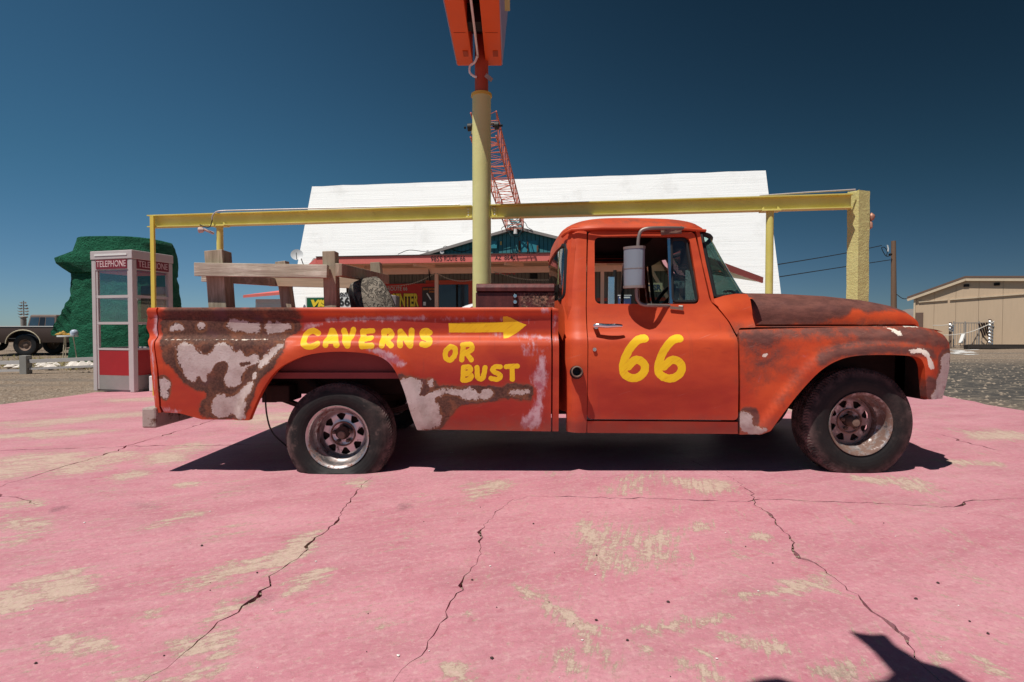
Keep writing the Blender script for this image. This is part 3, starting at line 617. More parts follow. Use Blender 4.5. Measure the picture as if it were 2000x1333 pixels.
rim_ = t.m('MULTIPLY', t.sm(M1[0], .12, .4), t.m('SUBTRACT', 1, t.sm(M1[0], .45, .6)))
col = t.mix(t.m('MULTIPLY', rim_, t.m('ADD', .2, t.m('MULTIPLY', nf, .8))), col, (.25, .10, .045))
pm = t.m('SUBTRACT', M1[0], t.m('MULTIPLY', t.sm(t.noise(t.mapp(p, loc=(5, 0, 2)), 13, 6, .7), .60, .72), .55))
put = t.sm(t.m('ADD', pm, t.m('ADD', t.m('MULTIPLY', t.m('SUBTRACT', nz, .5), 1.7), t.m('MULTIPLY', t.m('SUBTRACT', nf, .5), 1.0))), .42, .53)
pc = t.mix(t.sm(t.noise(p, 6, 5, .6), .3, .7), (.50, .405, .37), (.60, .53, .50)); pc = t.mix(t.m('MULTIPLY', t.sm(nf, .58, .75), .45), pc, (.30, .17, .12))
smear = t.sm(t.noise(t.mapp(p, loc=(2, 0, 6)), 8, 8, .72), .46, .70); pc = t.mix(t.m('MULTIPLY', smear, .55), pc, (.27, .175, .145))
pc = t.mix(t.m('MULTIPLY', t.sm(t.noise(p, 48, 4, .6), .64, .74), .6), pc, (.12, .055, .04))
col = t.mix(t.m('MULTIPLY', put, .95), col, pc)
chip = t.sm(t.m('ADD', M2[2], t.m('ADD', t.m('MULTIPLY', t.m('SUBTRACT', nz, .5), 1.2), t.m('MULTIPLY', t.m('SUBTRACT', nf, .5), .8))), .45, .58)
col = t.mix(chip, col, (.78, .70, .60))
spot = t.sm(t.noise(p, 120, 2, .5), .74, .80); col = t.mix(t.m('MULTIPLY', spot, .5), col, (.10, .03, .02))
brush = t.noise(t.mapt(p, (14, 1, 110), (0, R(-40), 0)), 1, 5, .65); thinp = t.sm(brush, .30, .42); yel = t.m('MULTIPLY', t.sm(t.m('ADD', M2[0], t.m('MULTIPLY', t.m('SUBTRACT', nf, .5), .35)), .42, .58), t.m('ADD', .72, t.m('MULTIPLY', thinp, .28)))
col = t.mix(yel, col, t.mix(brush, (.76, .43, .008), (.92, .63, .014)))
streak = t.sm(t.noise(t.mapt(p, (26, 1, 2.0)), 1, 7, .7), .58, .76); col = t.mix(t.m('MULTIPLY', streak, t.m('MULTIPLY', t.m('SUBTRACT', 1, yel), .30)), col, (.13, .045, .035))
scr = t.sm(t.noise(t.mapt(p, (3.0, 1, 130), (0, R(-18), 0)), 1, 4, .6), .70, .745); col = t.mix(t.m('MULTIPLY', scr, .35), col, (.55, .30, .25))
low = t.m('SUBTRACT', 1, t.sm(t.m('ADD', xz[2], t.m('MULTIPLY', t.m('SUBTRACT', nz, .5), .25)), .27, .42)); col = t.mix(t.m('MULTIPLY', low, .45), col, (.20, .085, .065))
rough = t.m('ADD', .47, t.m('ADD', t.m('MULTIPLY', rust, t.m('SUBTRACT', .35, t.m('MULTIPLY', hoodk, .22))), t.m('ADD', t.m('MULTIPLY', fade, .1), t.m('MULTIPLY', nl, .12))), clamp=True)
dent = t.noise(t.mapp(p, (1, 1, 1.6)), 2.6, 2, .4)
h = t.m('ADD', t.m('MULTIPLY', dent, .9), t.m('ADD', t.m('MULTIPLY', rust, t.m('MULTIPLY', nf, .10)), t.m('ADD', t.m('MULTIPLY', put, t.m('ADD', .03, t.m('MULTIPLY', nf, .05))), t.m('MULTIPLY', yel, .035))))
t.out(col, rough, 0, t.bump(h, .5, .03), .36)

m_black = plain("black_void", (.012, .010, .010), .9)
m_under = plain("rusty_underbody", (.045, .026, .020), .9, var=.5, sc=12, bump=.4, dirt=(.10, .05, .03), dirt_amt=.5)
m_inner = plain("inner_panel_red", (.26, .06, .055), .8, var=.3, sc=5, dirt=(.10, .035, .03), dirt_amt=.5)
m_rubber = plain("black_rubber", (.015, .014, .014), .55)
m_chrome = plain("chrome", (.72, .72, .72), .18, 1.0, var=.08, bump=.05)
m_steelrust = plain("rusty_steel", (.22, .15, .115), .75, .2, var=.35, sc=20, bump=.3, dirt=(.11, .045, .025), dirt_amt=.6)
m_tube = plain("weathered_tube", (.27, .225, .20), .5, .55, var=.25, sc=14, dirt=(.15, .07, .04), dirt_amt=.45, dirt_sc=16)
m_seat = plain("dark_upholstery", (.03, .022, .02), .9)
m_head = plain("stained_headliner", (.055, .035, .028), .95, var=.4)
m_dash = plain("dash_paint", (.10, .03, .025), .6)
def glass(name, tint, refl=.12, rough=.02, dirt=.1, fres=.75):
    m, t = new_mat(name); tr = t.n("BsdfTransparent"); tr.inputs[0].default_value = (*tint, 1)
    gl = t.n("BsdfGlossy"); gl.inputs['Roughness'].default_value = rough; gl.inputs[0].default_value = (.9, .95, .95, 1)
    lw = t.n("LayerWeight"); lw.inputs[0].default_value = .35
    f = t.m('ADD', t.m('MULTIPLY', lw.outputs['Fresnel'], fres), refl * .4, clamp=True)
    mx = t.n("MixShader"); t.put(mx.inputs[0], f); t.put(mx.inputs[1], tr.outputs[0]); t.put(mx.inputs[2], gl.outputs[0])
    df = t.n("BsdfDiffuse"); df.inputs[0].default_value = (.55, .52, .46, 1)
    m2 = t.n("MixShader"); t.put(m2.inputs[0], t.m('MULTIPLY', t.sm(t.noise(t.pos(), 7, 6, .6), .35, .8), dirt)); t.put(m2.inputs[1], mx.outputs[0]); t.put(m2.inputs[2], df.outputs[0])
    t.put(t.t.nodes["Material Output"].inputs[0], m2.outputs[0]); return m
m_wind = glass("green_windshield_glass", (.50, .76, .70), .2, dirt=.06)
m_side = glass("side_glass", (.66, .72, .72), .12, dirt=.03)

truck = thing("pickup_truck", (.35, CY, 0), "battered orange pickup with rust patches, yellow CAVERNS OR BUST lettering and a flat rear tyre", "pickup truck")
def both(o):                                            # the same part on the far side
    c = copy_tree(o, o.parent); c.scale = (1, -1, 1); return c
def side_map(hw, extra=None):
    def f(a, b):
        y = CY - hw(b)
        if extra is not None: y = y - extra(a, b)
        return np.array([a, y, b])
    return f
ROWS_BED = np.array(sorted(list(np.arange(.30, .84, .03)) + list(np.arange(.845, .925, .008)) + list(np.arange(.94, 1.03, .025)) + list(np.arange(1.032, 1.098, .008))))
# --- bed side
ARCH = SL([(490, 820), (505, 785), (522, 752), (545, 722), (575, 704), (610, 692), (660, 687), (715, 690), (750, 700), (772, 722), (790, 762), (803, 805), (816, 839)], hw_bed)
ARCH = catmull(ARCH, 4)
bedp = SL([(817, 839), (1076, 843), (1076, 601), (310, 601), (309, 640), (309, 720), (314, 795), (320, 806), (352, 808), (395, 820)], hw_bed) + ARCH
def flare_bed(a, b):
    d = segdist(np.stack([a, b], 1), ARCH, False); k = sstep(.115, .065, d) * .030 - sstep(.03, .0, d) * .004
    dd = .005 * np.sin(a * 5) * np.sin(b * 9)
    return k * sstep(1.0, .86, b) + dd
def soft_poly(q): return q
build(panel(bedp, side_map(hw_bed, flare_bed), .024, ROWS_BED, lip=(0, .045, 0)), "bed_side", m_truck, truck, True, angle=55)
bs = bpy.data.objects["bed_side"]; both(bs)
corner = SL([(305, 808), (300, 770), (292, 680), (286, 640), (287, 604), (290, 601), (307, 601), (306, 640), (306, 720), (311, 795), (315, 806)], hw_bed)
def curl_rear(a, b): return -.05 * sstep(-2.27, -2.36, a) ** 1.0
def corner_map(a, b):
    q = side_map(hw_bed, curl_rear)(a, b); q[0] = a * (1 - curl_rear(a, b) / 3.56); return q
o = build(panel(corner, corner_map, .012, lip=(.0, .12, 0)), "bed_corner", m_truck, truck, True, angle=55); both(o)
front = SL([(1079, 843), (1091, 843), (1091, 604), (1079, 601)], hw_bed)
o = build(panel(front, side_map(hw_bed), .012, ROWS_BED, lip=(0, .09, 0)), "bed_front_strip", m_truck, truck, True, angle=55); both(o)
bx0, bx1 = S(290, 700, hw_bed)[0], S(1090, 700, hw_bed)[0]; ztop = 1.085
mb = MB(); mb.box(bx0 + .02, bx1 - .01, CY - .86, CY + .86, .62, .66); build(mb, "bed_floor", m_inner, truck)
mb = MB(); mb.box(bx1 - .05, bx1 - .02, CY - .9, CY + .9, .42, ztop); build(mb, "bed_bulkhead", m_inner, truck, bevel=.004)
mb = MB(); mb.box(bx0 + .01, bx0 + .05, CY - .87, CY + .87, .42, 1.06); build(mb, "tailgate", m_truck, truck, bevel=.006)
for sgn in (1, -1):
    mb = MB(); mb.box(bx0 + .03, bx1 - .03, CY - sgn * .80, CY - sgn * .83, .66, 1.07); build(mb, "bed_inner_wall", m_inner, truck)
    mb = MB(); mb.box(bx0 + .02, bx1 - .02, CY - sgn * .79, CY - sgn * .935, 1.072, 1.09); build(mb, "bed_rail", m_truck, truck, bevel=.004)
    mb = MB()                                           # pressed wheel housing seen through the arch
    aw = [(-1.72, .70), (-1.60, .86), (-1.25, .90), (-.80, .88), (-.62, .66)]
    wx0, wx1 = -1.78, -.60
    mb.box(wx0, wx1, CY - sgn * .74, CY - sgn * .70, .665, .93); mb.box(wx0, wx1, CY - sgn * .70, CY - sgn * .93, .86, .875); mb.box(wx0 - .012, wx0, CY - sgn * .66, CY - sgn * .93, .46, .86); mb.box(wx1, wx1 + .012, CY - sgn * .66, CY - sgn * .93, .34, .86)
    build(mb, "wheel_housing", m_inner, truck)
# --- chassis
for sgn in (1, -1):
    mb = MB(); mb.box(-2.2, 2.72, CY - sgn * .40, CY - sgn * .46, .47, .63); build(mb, "frame_rail", m_under, truck)
    mb = MB()
    for k, (l_, h_) in enumerate(((.62, 0), (.52, -.014), (.4, -.028), (.28, -.042))):
        pts = [(-1.15 + u * l_, CY - sgn * .52, .34 + h_ + .15 * (u * l_ / .62) ** 2) for u in np.linspace(-1, 1, 13)]
        for i in range(12): mb.beam(pts[i], pts[i + 1], .06, .011)
    build(mb, "leaf_spring", m_under, truck)
    mb = MB(); mb.tube([(-1.52, CY - sgn * .5, .62), (-1.2, CY - sgn * .56, .34)], .028, 10); build(mb, "shock_absorber", m_black, truck)
    mb = MB(); mb.box(-1.80, -1.70, CY - sgn * .49, CY - sgn * .56, .42, .56); mb.tube([(-1.75, CY - sgn * .48, .50), (-1.75, CY - sgn * .58, .50)], .045, 12); build(mb, "spring_hanger", m_under, truck)
mb = MB(); mb.tube([(-1.146, CY - .82, .25), (-1.146, CY + .82, .25)], .045, 12); mb.lathe([(.02, -.14), (.11, -.1), (.15, 0), (.11, .1), (.02, .14)], (-1.146, CY, .25), 'x', 20); build(mb, "rear_axle", m_under, truck, True)
mb = MB(); mb.tube([(2.286, CY - .80, .33), (2.286, CY + .80, .33)], .04, 12); build(mb, "front_axle", m_under, truck, True)
mb = MB(); mb.box(-.3, 1.6, CY - .33, CY + .33, .30, .62); mb.box(1.6, 2.5, CY - .30, CY + .30, .38, .85); build(mb, "engine_block", m_black, truck)
mb = MB(); mb.box(-1.72, -1.58, CY - .62, CY - .38, .43, .55); build(mb, "spare_carrier", m_under, truck, bevel=.01)
mb = MB(); a_ = P(518, 768, 3.75); b_ = P(560, 872, 3.80); mb.tube(catmull([a_, P(521, 810, 3.75), P(532, 845, 3.76), b_, P(575, 882, 3.85), (-1.3, 3.95, .3)], 6), .006, 6); build(mb, "hanging_cable", m_rubber, truck, True)
# rear bumper
q0, q1 = P(276, 797, 3.56), P(305, 837, 3.56)
mb = MB(); mb.box(q0.x, q1.x, CY - .97, CY + .97, q1.z, q0.z)
o = build(mb, "rear_bumper", plain("bumper_worn", (.40, .33, .29), .7, .1, var=.2, sc=12, dirt=(.12, .05, .03), dirt_amt=.75, dirt_sc=10, bump=.3), truck, bevel=.012)
mb = MB(); mb.box(q1.x + .004, q1.x + .35, CY - .5, CY - .42, .40, .46); build(mb, "bumper_bracket", m_under, truck)
mb = MB(); mb.box(q1.x + .004, q1.x + .35, CY + .42, CY + .5, .40, .46); build(mb, "bumper_bracket", m_under, truck)

# --- cab
def F1(*q): return SL(q, hw_cab)
door = rounded(F1((1149, 452), (1356, 454), (1371, 520), (1386, 588), (1402, 604), (1422, 628), (1437, 655), (1442, 690), (1441, 821), (1147, 819), (1146, 600)), .03, 4)
hole = rounded(F1((1161, 463), (1346, 463), (1368, 594), (1162, 594)), .045, 6)
ROWS_CAB = np.array(sorted(list(np.arange(.28, .84, .035)) + list(np.arange(.85, 1.12, .012)) + list(np.arange(1.13, 1.66, .03))))
def door_dent(a, b): return .004 * np.sin(a * 4 + 1) * np.sin(b * 7)
o = build(panel(door, side_map(hw_cab, door_dent), .028, ROWS_CAB, [hole], lip=(0, .03, 0)), "door", m_truck, truck, True, angle=50)
near_door = o
mb = panel([(a, b) for a, b in F1((1152, 600), (1380, 598), (1430, 680), (1438, 815), (1150, 815))], lambda a, b: np.array([a, CY - hw_cab(b) + .075, b]), .05, lip=(0, 0, 0)); build(mb, "door_liner", m_dash, o)
# window channel, division bar and vent window
fr_px = F1((1163, 465), (1345, 465), (1366, 592), (1164, 592))
mb = MB()
def on_side(px, py, d=0.0): x, z = S(px, py, hw_cab); return (x, CY - float(hw_cab(z)) + d, z)
mb.beam(on_side(1307, 465, .02), on_side(1312, 594, .02), .018, .02, (1, 0, 0)); build(mb, "division_bar", m_chrome, o)
vent = rounded(F1((1312, 467), (1341, 467), (1363, 589), (1315, 589)), .03, 5)
mb = MB(); loop = [(a, CY - float(hw_cab(b)) + .018, b) for a, b in vent]; mb.tube(loop + [loop[0]], .011, 6, False); build(mb, "vent_frame", m_rubber, o, True)
build(panel(vent, lambda a, b: np.array([a, CY - hw_cab(b) + .02, b]), .2, lip=(0, 0, 0)), "vent_glass", m_side, o)
# door handle and lock
mb = MB(); h0, h1 = on_side(1157, 637, -.058), on_side(1211, 637, -.062)
hp = [h0, (h0[0] + .03, h0[1] - .006, h0[2] + .004), (h0[0] + .08, h0[1] - .012, h0[2]), (h1[0] - .04, h1[1] - .008, h1[2] + .002), h1]
mb.tube(catmull(hp, 4), [.010 + .007 * math.sin(math.pi * i / 16) ** .7 * (1 - i / 26) for i in range(17)], 10)
mb.tube([on_side(1162, 638, .005), on_side(1162, 638, -.055)], .016, 12); build(mb, "door_handle", m_chrome, o, True)
mb = MB(); mb.tube([on_side(1161, 683, .005), on_side(1161, 683, -.012)], .012, 14); build(mb, "door_lock", m_chrome, o)
far_door = both(o)
# corner, rocker, pillar
cor = rounded(F1((1108, 846), (1106, 700), (1104, 610), (1099, 592), (1103, 530), (1108, 478), (1112, 452), (1146, 450), (1144, 600), (1145, 846)), .006, 2)
def cor_curl(a, b): return -.085 * np.clip((.455 - a) / .12, 0, 1.1) ** 2.2
o = build(panel(cor, side_map(hw_cab, cor_curl), .02, ROWS_CAB, lip=(0, .03, 0)), "cab_corner", m_truck, truck, True, angle=60); both(o)
rock = F1((1147, 823), (1441, 825), (1441, 848), (1147, 846))
o = build(panel(rock, side_map(hw_cab), .02, lip=(0, .06, 0)), "rocker_panel", m_truck, truck, True, angle=60); both(o)
pil = F1((1359, 449), (1366, 449), (1378, 510), (1396, 592), (1404, 600), (1390, 590), (1373, 520))
o = build(panel(pil, side_map(hw_cab), .02, lip=(0, .05, 0)), "windshield_pillar", m_truck, truck, True, angle=60); both(o)
def header_line(): return F1((1110, 445), (1362, 445), (1362, 452), (1110, 452))
o = build(panel(header_line(), side_map(hw_cab), .03, lip=(0, .06, 0)), "door_header", m_truck, truck, True, angle=60); both(o)
# cowl side
cow = rounded(F1((1399, 596), (1397, 584), (1420, 577), (1445, 573), (1470, 573), (1475, 585), (1476, 640), (1444, 641), (1440, 655), (1425, 628), (1406, 604)), .01, 3)
def cow_in(a, b): return -.05 * sstep(1.05, 1.22, b) - .06 * sstep(1.35, 1.75, a) * sstep(.95, 1.05, b)
o = build(panel(cow, side_map(hw_cab, cow_in), .016, lip=(0, .08, 0)), "cowl_side", m_truck, truck, True, angle=60); both(o)
# roof
X0, X1, ZD, HR = .356, 1.325, 1.622, .150
rows = []
for i in range(41):
    v = -1 + 2 * i / 40; row = []
    pl = max(.93, (1 - min(1, abs(v)) ** 7) ** .1) if v > 0 else max(.955, (1 - min(1, abs(v)) ** 7) ** .1)
    for k in range(61):
        u = -math.cos(math.pi * k / 60); f = max(0, 1 - abs(v) ** (3.2 if v < 0 else 5)) ** (.55 if v < 0 else .42)
        z = ZD + HR * f * max(0, 1 - abs(u) ** 3.0) ** .5 * (1 - .10 * (v > 0) * v)
        x = X0 + (X1 - X0) * (v + 1) / 2 + (.13 * (1 - u * u) if v > 0 else (-.02 * (1 - u * u) + .05 * abs(u) ** 8)) * abs(v) ** 2
        row.append((x, CY + u * .79 * pl, z - .016 * (v > .5) * (v - .5)))
    rows.append(row)
mb = MB(); mb.grid(rows); build(mb, "roof", m_truck, truck, True, angle=70)
mb = MB(); mb.grid([[(q[0], q[1] * .97 + CY * .03, min(q[2], 9) - .03) for q in r_] for r_ in rows[2:-2]]); build(mb, "headliner", m_head, truck, True)
sag = [[(1.0 + .32 * i / 8, CY + (k / 10 - .5) * 1.2, 1.60 - .13 * math.sin(math.pi * min(1, i / 8 * 1.0)) * math.sin(math.pi * k / 10) - .02 * math.sin(k)) for k in range(11)] for i in range(9)]
mb = MB(); mb.grid(sag); build(mb, "torn_lining", m_head, truck, True)
for sgn in (1, -1):
    mb = MB(); mb.tube([(X0 - .01, CY - sgn * .70, ZD - .035), (X0 + .01, CY - sgn * .755, ZD - .02), (.40, CY - sgn * .785, ZD - .004), (.6, CY - sgn * .806, ZD + .004), (1.1, CY - sgn * .806, ZD + .004), (1.31, CY - sgn * .775, ZD - .008)], .010, 8); build(mb, "drip_rail", m_truck, truck, True)
# cab back with wrap-round rear window
def back_x(z): return np.interp(z, [.3, 1.1, 1.45, 1.56, 1.66], [.315, .32, .332, .345, .362])
def back_map(a, b): h_ = np.interp(b, [.3, 1.1, 1.64], [.90, .855, .755]); u = a / h_; return np.array([back_x(b) + .055 * np.abs(u) ** 8 - .02 * (1 - u * u), CY + a, b])
backp = [(-.86, .40), (.86, .40), (.85, 1.1), (.79, 1.5), (.755, 1.64), (-.755, 1.64), (-.79, 1.5), (-.85, 1.1)]
bw = rounded([(-.80, 1.15), (.80, 1.15), (.745, 1.53), (-.745, 1.53)], .07, 6)
build(panel(backp, back_map, .035, holes=[bw], lip=(.03, 0, 0)), "cab_back", m_truck, truck, True)
L = np.array(back_map(*np.array(bw).T)).T
mb = MB(); mb.tube([tuple(q) for q in L] + [tuple(L[0])], .014, 6, False); o = build(mb, "rear_window_seal", m_rubber, truck, True)
build(panel(bw, lambda a, b: back_map(a, b) + np.array([[.012], [0], [0]]), .08, lip=(0, 0, 0)), "rear_window", m_side, truck, True)
# windshield
def ws(u, s):                                           # u across -1..1, s 0 base .. 1 top
    H = .80 + (.715 - .80) * s; z0 = 1.165 + .03 * (1 - u * u); z = z0 + (1.60 - z0) * s
    xs = 1.365 + (1.295 - 1.365) * s; dx = .41 + (.20 - .41) * s
    return (xs + dx * (1 - abs(u) ** 2.6) ** .62, CY + u * H, z)
us = [-math.cos(math.pi * k / 40) for k in range(41)]
mb = MB(); mb.grid([[ws(u, s) for u in us] for s in np.linspace(0, 1, 9)]); build(mb, "windshield", m_wind, truck, True, angle=180)
lp = [ws(u, 0) for u in us] + [ws(1, s) for s in (.25, .5, .75)] + [ws(u, 1) for u in us[::-1]] + [ws(-1, s) for s in (.75, .5, .25)]
mb = MB(); mb.tube(lp + [lp[0]], .017, 8, False); build(mb, "windshield_seal", m_rubber, truck, True)
# cowl top between windshield and hood
HX0 = 1.685
def cow_row(k):
    r_ = []
    for u in us:
        b_ = ws(u, 0); f = (max(b_[0] + .015, HX0 + .02) if k == 3 else b_[0]); x = b_[0] + (HX0 + .005 - b_[0]) * k / 3
        hw = .80 + (.74 - .80) * k / 3; z = 1.155 + .03 * (1 - u * u) + (.05 * (1 - abs(u) ** 4) - .0) * k / 3
        r_.append((max(b_[0] - .02, x) if k < 3 else max(x, b_[0] - .0), CY + u * hw, z))
    return r_
mb = MB(); mb.grid([cow_row(k) for k in range(4)]); build(mb, "cowl_top", m_truck, truck, True)
mb = MB(); mb.tube([(1.62, CY - .55, 1.20), (1.60, CY - .48, 1.225), (1.62, CY - .3, 1.235)], .010, 8); mb.tube([(1.62, CY - .56, 1.19), (1.62, CY - .56, 1.225)], .016, 8); build(mb, "wiper", m_chrome, truck, True)
mb = MB(); mb.box(1.42, 1.66, CY - .62, CY + .62, .35, 1.14); build(mb, "firewall", m_black, truck)
mb = MB(); mb.box(1.72, 2.72, CY - .585, CY + .585, .86, .978); build(mb, "hood_gap_dark", m_black, truck)  # black block added to darken the gap under the hood
mb = MB(); mb.box(1.22, 1.45, CY - .77, CY + .77, .98, 1.13); build(mb, "dashboard", m_dash, truck, bevel=.03)
mb = MB(); mb.box(.42, .95, CY - .74, CY + .74, .55, .74); mb.box(.40, .54, CY - .74, CY + .74, .74, 1.10); build(mb, "bench_seat", m_seat, truck, bevel=.03)
mb = MB(); mb.box(.36, 1.45, CY - .86, CY + .86, .40, .44); build(mb, "cab_floor", m_black, truck)
mb = MB(); c_ = Vector((1.10, CY - .36, 1.10)); ax = Vector((.86, 0, -.50)).normalized(); e1 = Vector((0, 1, 0)); e2 = ax.cross(e1)
mb.tube([c_ + (e1 * math.cos(a) + e2 * math.sin(a)) * .205 for a in np.linspace(0, 2 * math.pi, 33)], .014, 8, False)
for a in (.5, 2.6, 4.71): mb.tube([c_, c_ + (e1 * math.cos(a) + e2 * math.sin(a)) * .2], .011, 6)
mb.tube([c_, c_ + ax * .35], .025, 8); build(mb, "steering_wheel", m_rubber, truck, True)
mb = MB(); mb.box(.44, .62, CY + .15, CY + .40, 1.40, 1.52); build(mb, "speaker_box", plain("speaker_grey", (.06, .045, .04), .8), truck, bevel=.01)
mb = MB(); mb.box(1.40, 1.45, CY - .10, CY + .14, 1.44, 1.50); mb.tube([(1.43, CY, 1.49), (1.44, CY, 1.58)], .008, 6); build(mb, "rear_view_mirror", m_rubber, truck, bevel=.008)
mb = MB(); mb.box(1.28, 1.36, CY - .66, CY - .30, 1.42, 1.56); build(mb, "sun_visor", m_head, truck, bevel=.01)
# fuel filler
f0 = on_side(1126, 728, .01); mb = MB(); mb.tube([f0, (f0[0], f0[1] - .035, f0[2] + .004), (f0[0], f0[1] - .045, f0[2] + .006)], [.044, .040, .034], 20); o = build(mb, "filler_grommet", m_rubber, truck, True)
mb = MB(); mb.lathe([(.016, .02), (.026, .02), (.029, -.075), (.036, -.085), (.036, -.098), (.030, -.10), (.027, -.08), (.018, .015)], (f0[0] - .006, f0[1] - .0, f0[2] + .012), 'y', 20); build(mb, "fuel_filler", m_steelrust, truck, True)
# mirror on its tube arm
AY = 3.582
arm = [on_side(1340, 447, .0), P(1320, 446, AY + .10), P(1275, 446, AY), P(1256, 449, AY), P(1249, 458, AY), P(1246, 480, AY), P(1244, 530, AY), P(1243, 570, AY), P(1245, 585, AY), P(1252, 594, AY), P(1270, 597, AY), P(1310, 598, AY + .1), on_side(1334, 600, .0)]
mb = MB(); mb.tube(catmull(arm, 4), .0115, 10); o = build(mb, "mirror_arm", m_tube, truck, True)
mb = MB(); mb.beam(on_side(1330, 452, -.012), on_side(1290, 455, -.012), .035, .006, (0, 1, 0)); build(mb, "bracket_plate", m_steelrust, o)
mb = MB(); mb.beam(on_side(1296, 455, -.02), on_side(1328, 447, -.05), .008, .018); build(mb, "bracket_strut", m_steelrust, o)
mb = MB(); mb.beam(on_side(1308, 601, -.012), on_side(1333, 604, -.012), .018, .010, (0, 1, 0)); build(mb, "bracket_plate", m_steelrust, o)
mb = MB(); mz0, mz1 = P(1240, 561, AY).z, P(1240, 485, AY).z; mc = P(1238, 520, AY + .0); prof = []
ang = R(-32)
for k in range(9):
    a = math.pi * k / 8; prof.append((-.068 * math.cos(a), -.040 * math.sin(a) ** .8))
prof += [(.068, .012), (-.068, .012)]
rot = lambda a, b: (mc.x + a * math.cos(ang) - b * math.sin(ang), mc.y - .005 + a * math.sin(ang) + b * math.cos(ang))
n = len(prof); vs = [(*rot(*q), mz0) for q in prof] + [(*rot(*q), mz1) for q in prof]
mb.add(vs, [tuple(range(n)), tuple(range(2 * n - 1, n - 1, -1))] + [(i, (i + 1) % n, (i + 1) % n + n, i + n) for i in range(n)])
build(mb, "mirror_head", plain("mirror_back_grey", (.24, .28, .32), .5, .35, var=.12, dirt=(.22, .12, .08), dirt_amt=.35, dirt_sc=9), o, True, .003)
for z in (mz0, mz1):
    mb = MB(); mb.add([(*rot(q[0] * 1.05, q[1] * 1.06), z - .008) for q in prof] + [(*rot(q[0] * 1.05, q[1] * 1.06), z + .008) for q in prof], [tuple(range(n)), tuple(range(2 * n - 1, n - 1, -1))] + [(i, (i + 1) % n, (i + 1) % n + n, i + n) for i in range(n)]); build(mb, "mirror_edge", m_tube, o)
mb = MB(); mb.add([(*rot(q[0] * 1.02, q[1] * 1.03), (mz0 + mz1) / 2 - .012) for q in prof] + [(*rot(q[0] * 1.02, q[1] * 1.03), (mz0 + mz1) / 2 - .006) for q in prof], [tuple(range(n)), tuple(range(2 * n - 1, n - 1, -1))] + [(i, (i + 1) % n, (i + 1) % n + n, i + n) for i in range(n)])
build(mb, "mirror_edge", m_tube, o)

# --- front: fender, hood
FAR = SL([(1500, 840), (1535, 792), (1568, 752), (1600, 721), (1632, 703), (1665, 695), (1710, 693), (1755, 694), (1785, 698), (1796, 712), (1799, 740), (1802, 775)], hw_fen)
FAR = catmull(FAR, 4)
fenp = SL([(1803, 779), (1838, 779), (1846, 752), (1853, 718), (1855, 690), (1853, 670), (1845, 655), (1830, 644), (1808, 638), (1780, 637)], hw_fen) + SL([(1640, 640), (1500, 643), (1447, 645), (1444, 660), (1444, 849), (1480, 848)], hw_fen) + FAR
NX = 2.62
def nose(a): return .28 * np.clip((a - NX) / (2.98 - NX), 0, 1.05) ** 2.4
FZT = .965
def fen_extra(a, b):
    d = segdist(np.stack([a, b], 1), FAR, False)
    fl = sstep(.088, .060, d) * .026 + sstep(.30, .06, d) * .012
    top = -.085 * (1 - np.sqrt(np.clip(1 - np.clip((b - .86) / (FZT - .858), 0, 1) ** 2, 0, 1)))
    return fl * sstep(.96, .9, b) + top - nose(a)
ROWS_F = np.array(sorted(list(np.arange(.28, .84, .028)) + list(np.arange(.845, .962, .010))))
def fen_map(a, b):
    q = side_map(hw_fen, fen_extra)(a, b); s_ = 1 + nose(a) / 3.56; q[0] = a * s_; q[2] = HC + (b - HC) * s_; return q
o = build(panel(fenp, fen_map, .022, ROWS_F, lip=(0, .06, 0)), "front_fender", m_truck, truck, True, angle=55); both(o)
hoodN = 24
def hood_row(i):
    f = i / hoodN; x = HX0 + .02 + (2.885 - HX0) * f
    w = .69 - .10 * f ** 2 - .05 * f ** 8; zb = .985 + .002 * f
    h_ = np.interp(f, [0, .25, .5, .72, .87, .95, 1], [.240, .236, .220, .192, .158, .130, .085]); n_ = 3.6 - .8 * f
    bow = .10 * f
    row = [(x, CY - w + .02, zb - .012), (x, CY - w, zb - .004)]
    for k in range(0, 41):
        a = math.pi * k / 40; cx, sx = math.cos(a), math.sin(a)
        u = -math.copysign(abs(cx) ** (2 / n_), cx); v = abs(sx) ** (2 / n_)
        row.append((x + bow * (1 - u * u), CY + w * u, zb + h_ * v))
    row += [(x, CY + w, zb - .004), (x, CY + w - .02, zb - .012)]
    return row
hr = [hood_row(i) for i in range(hoodN + 1)]
hr = [[(q[0] - .11, CY + (q[1] - CY) * .985, q[2] - .012) for q in hr[0]]] + hr + [[(q[0] + .028, q[1], q[2] - .022) for q in hr[-1]], [(q[0] + .034, q[1], min(q[2] - .05, .99)) for q in hr[-1]], [(q[0] - .05, q[1], .97) for q in hr[-1]]]
mb = MB(); mb.grid(hr); build(mb, "hood", m_truck, truck, True, angle=60)
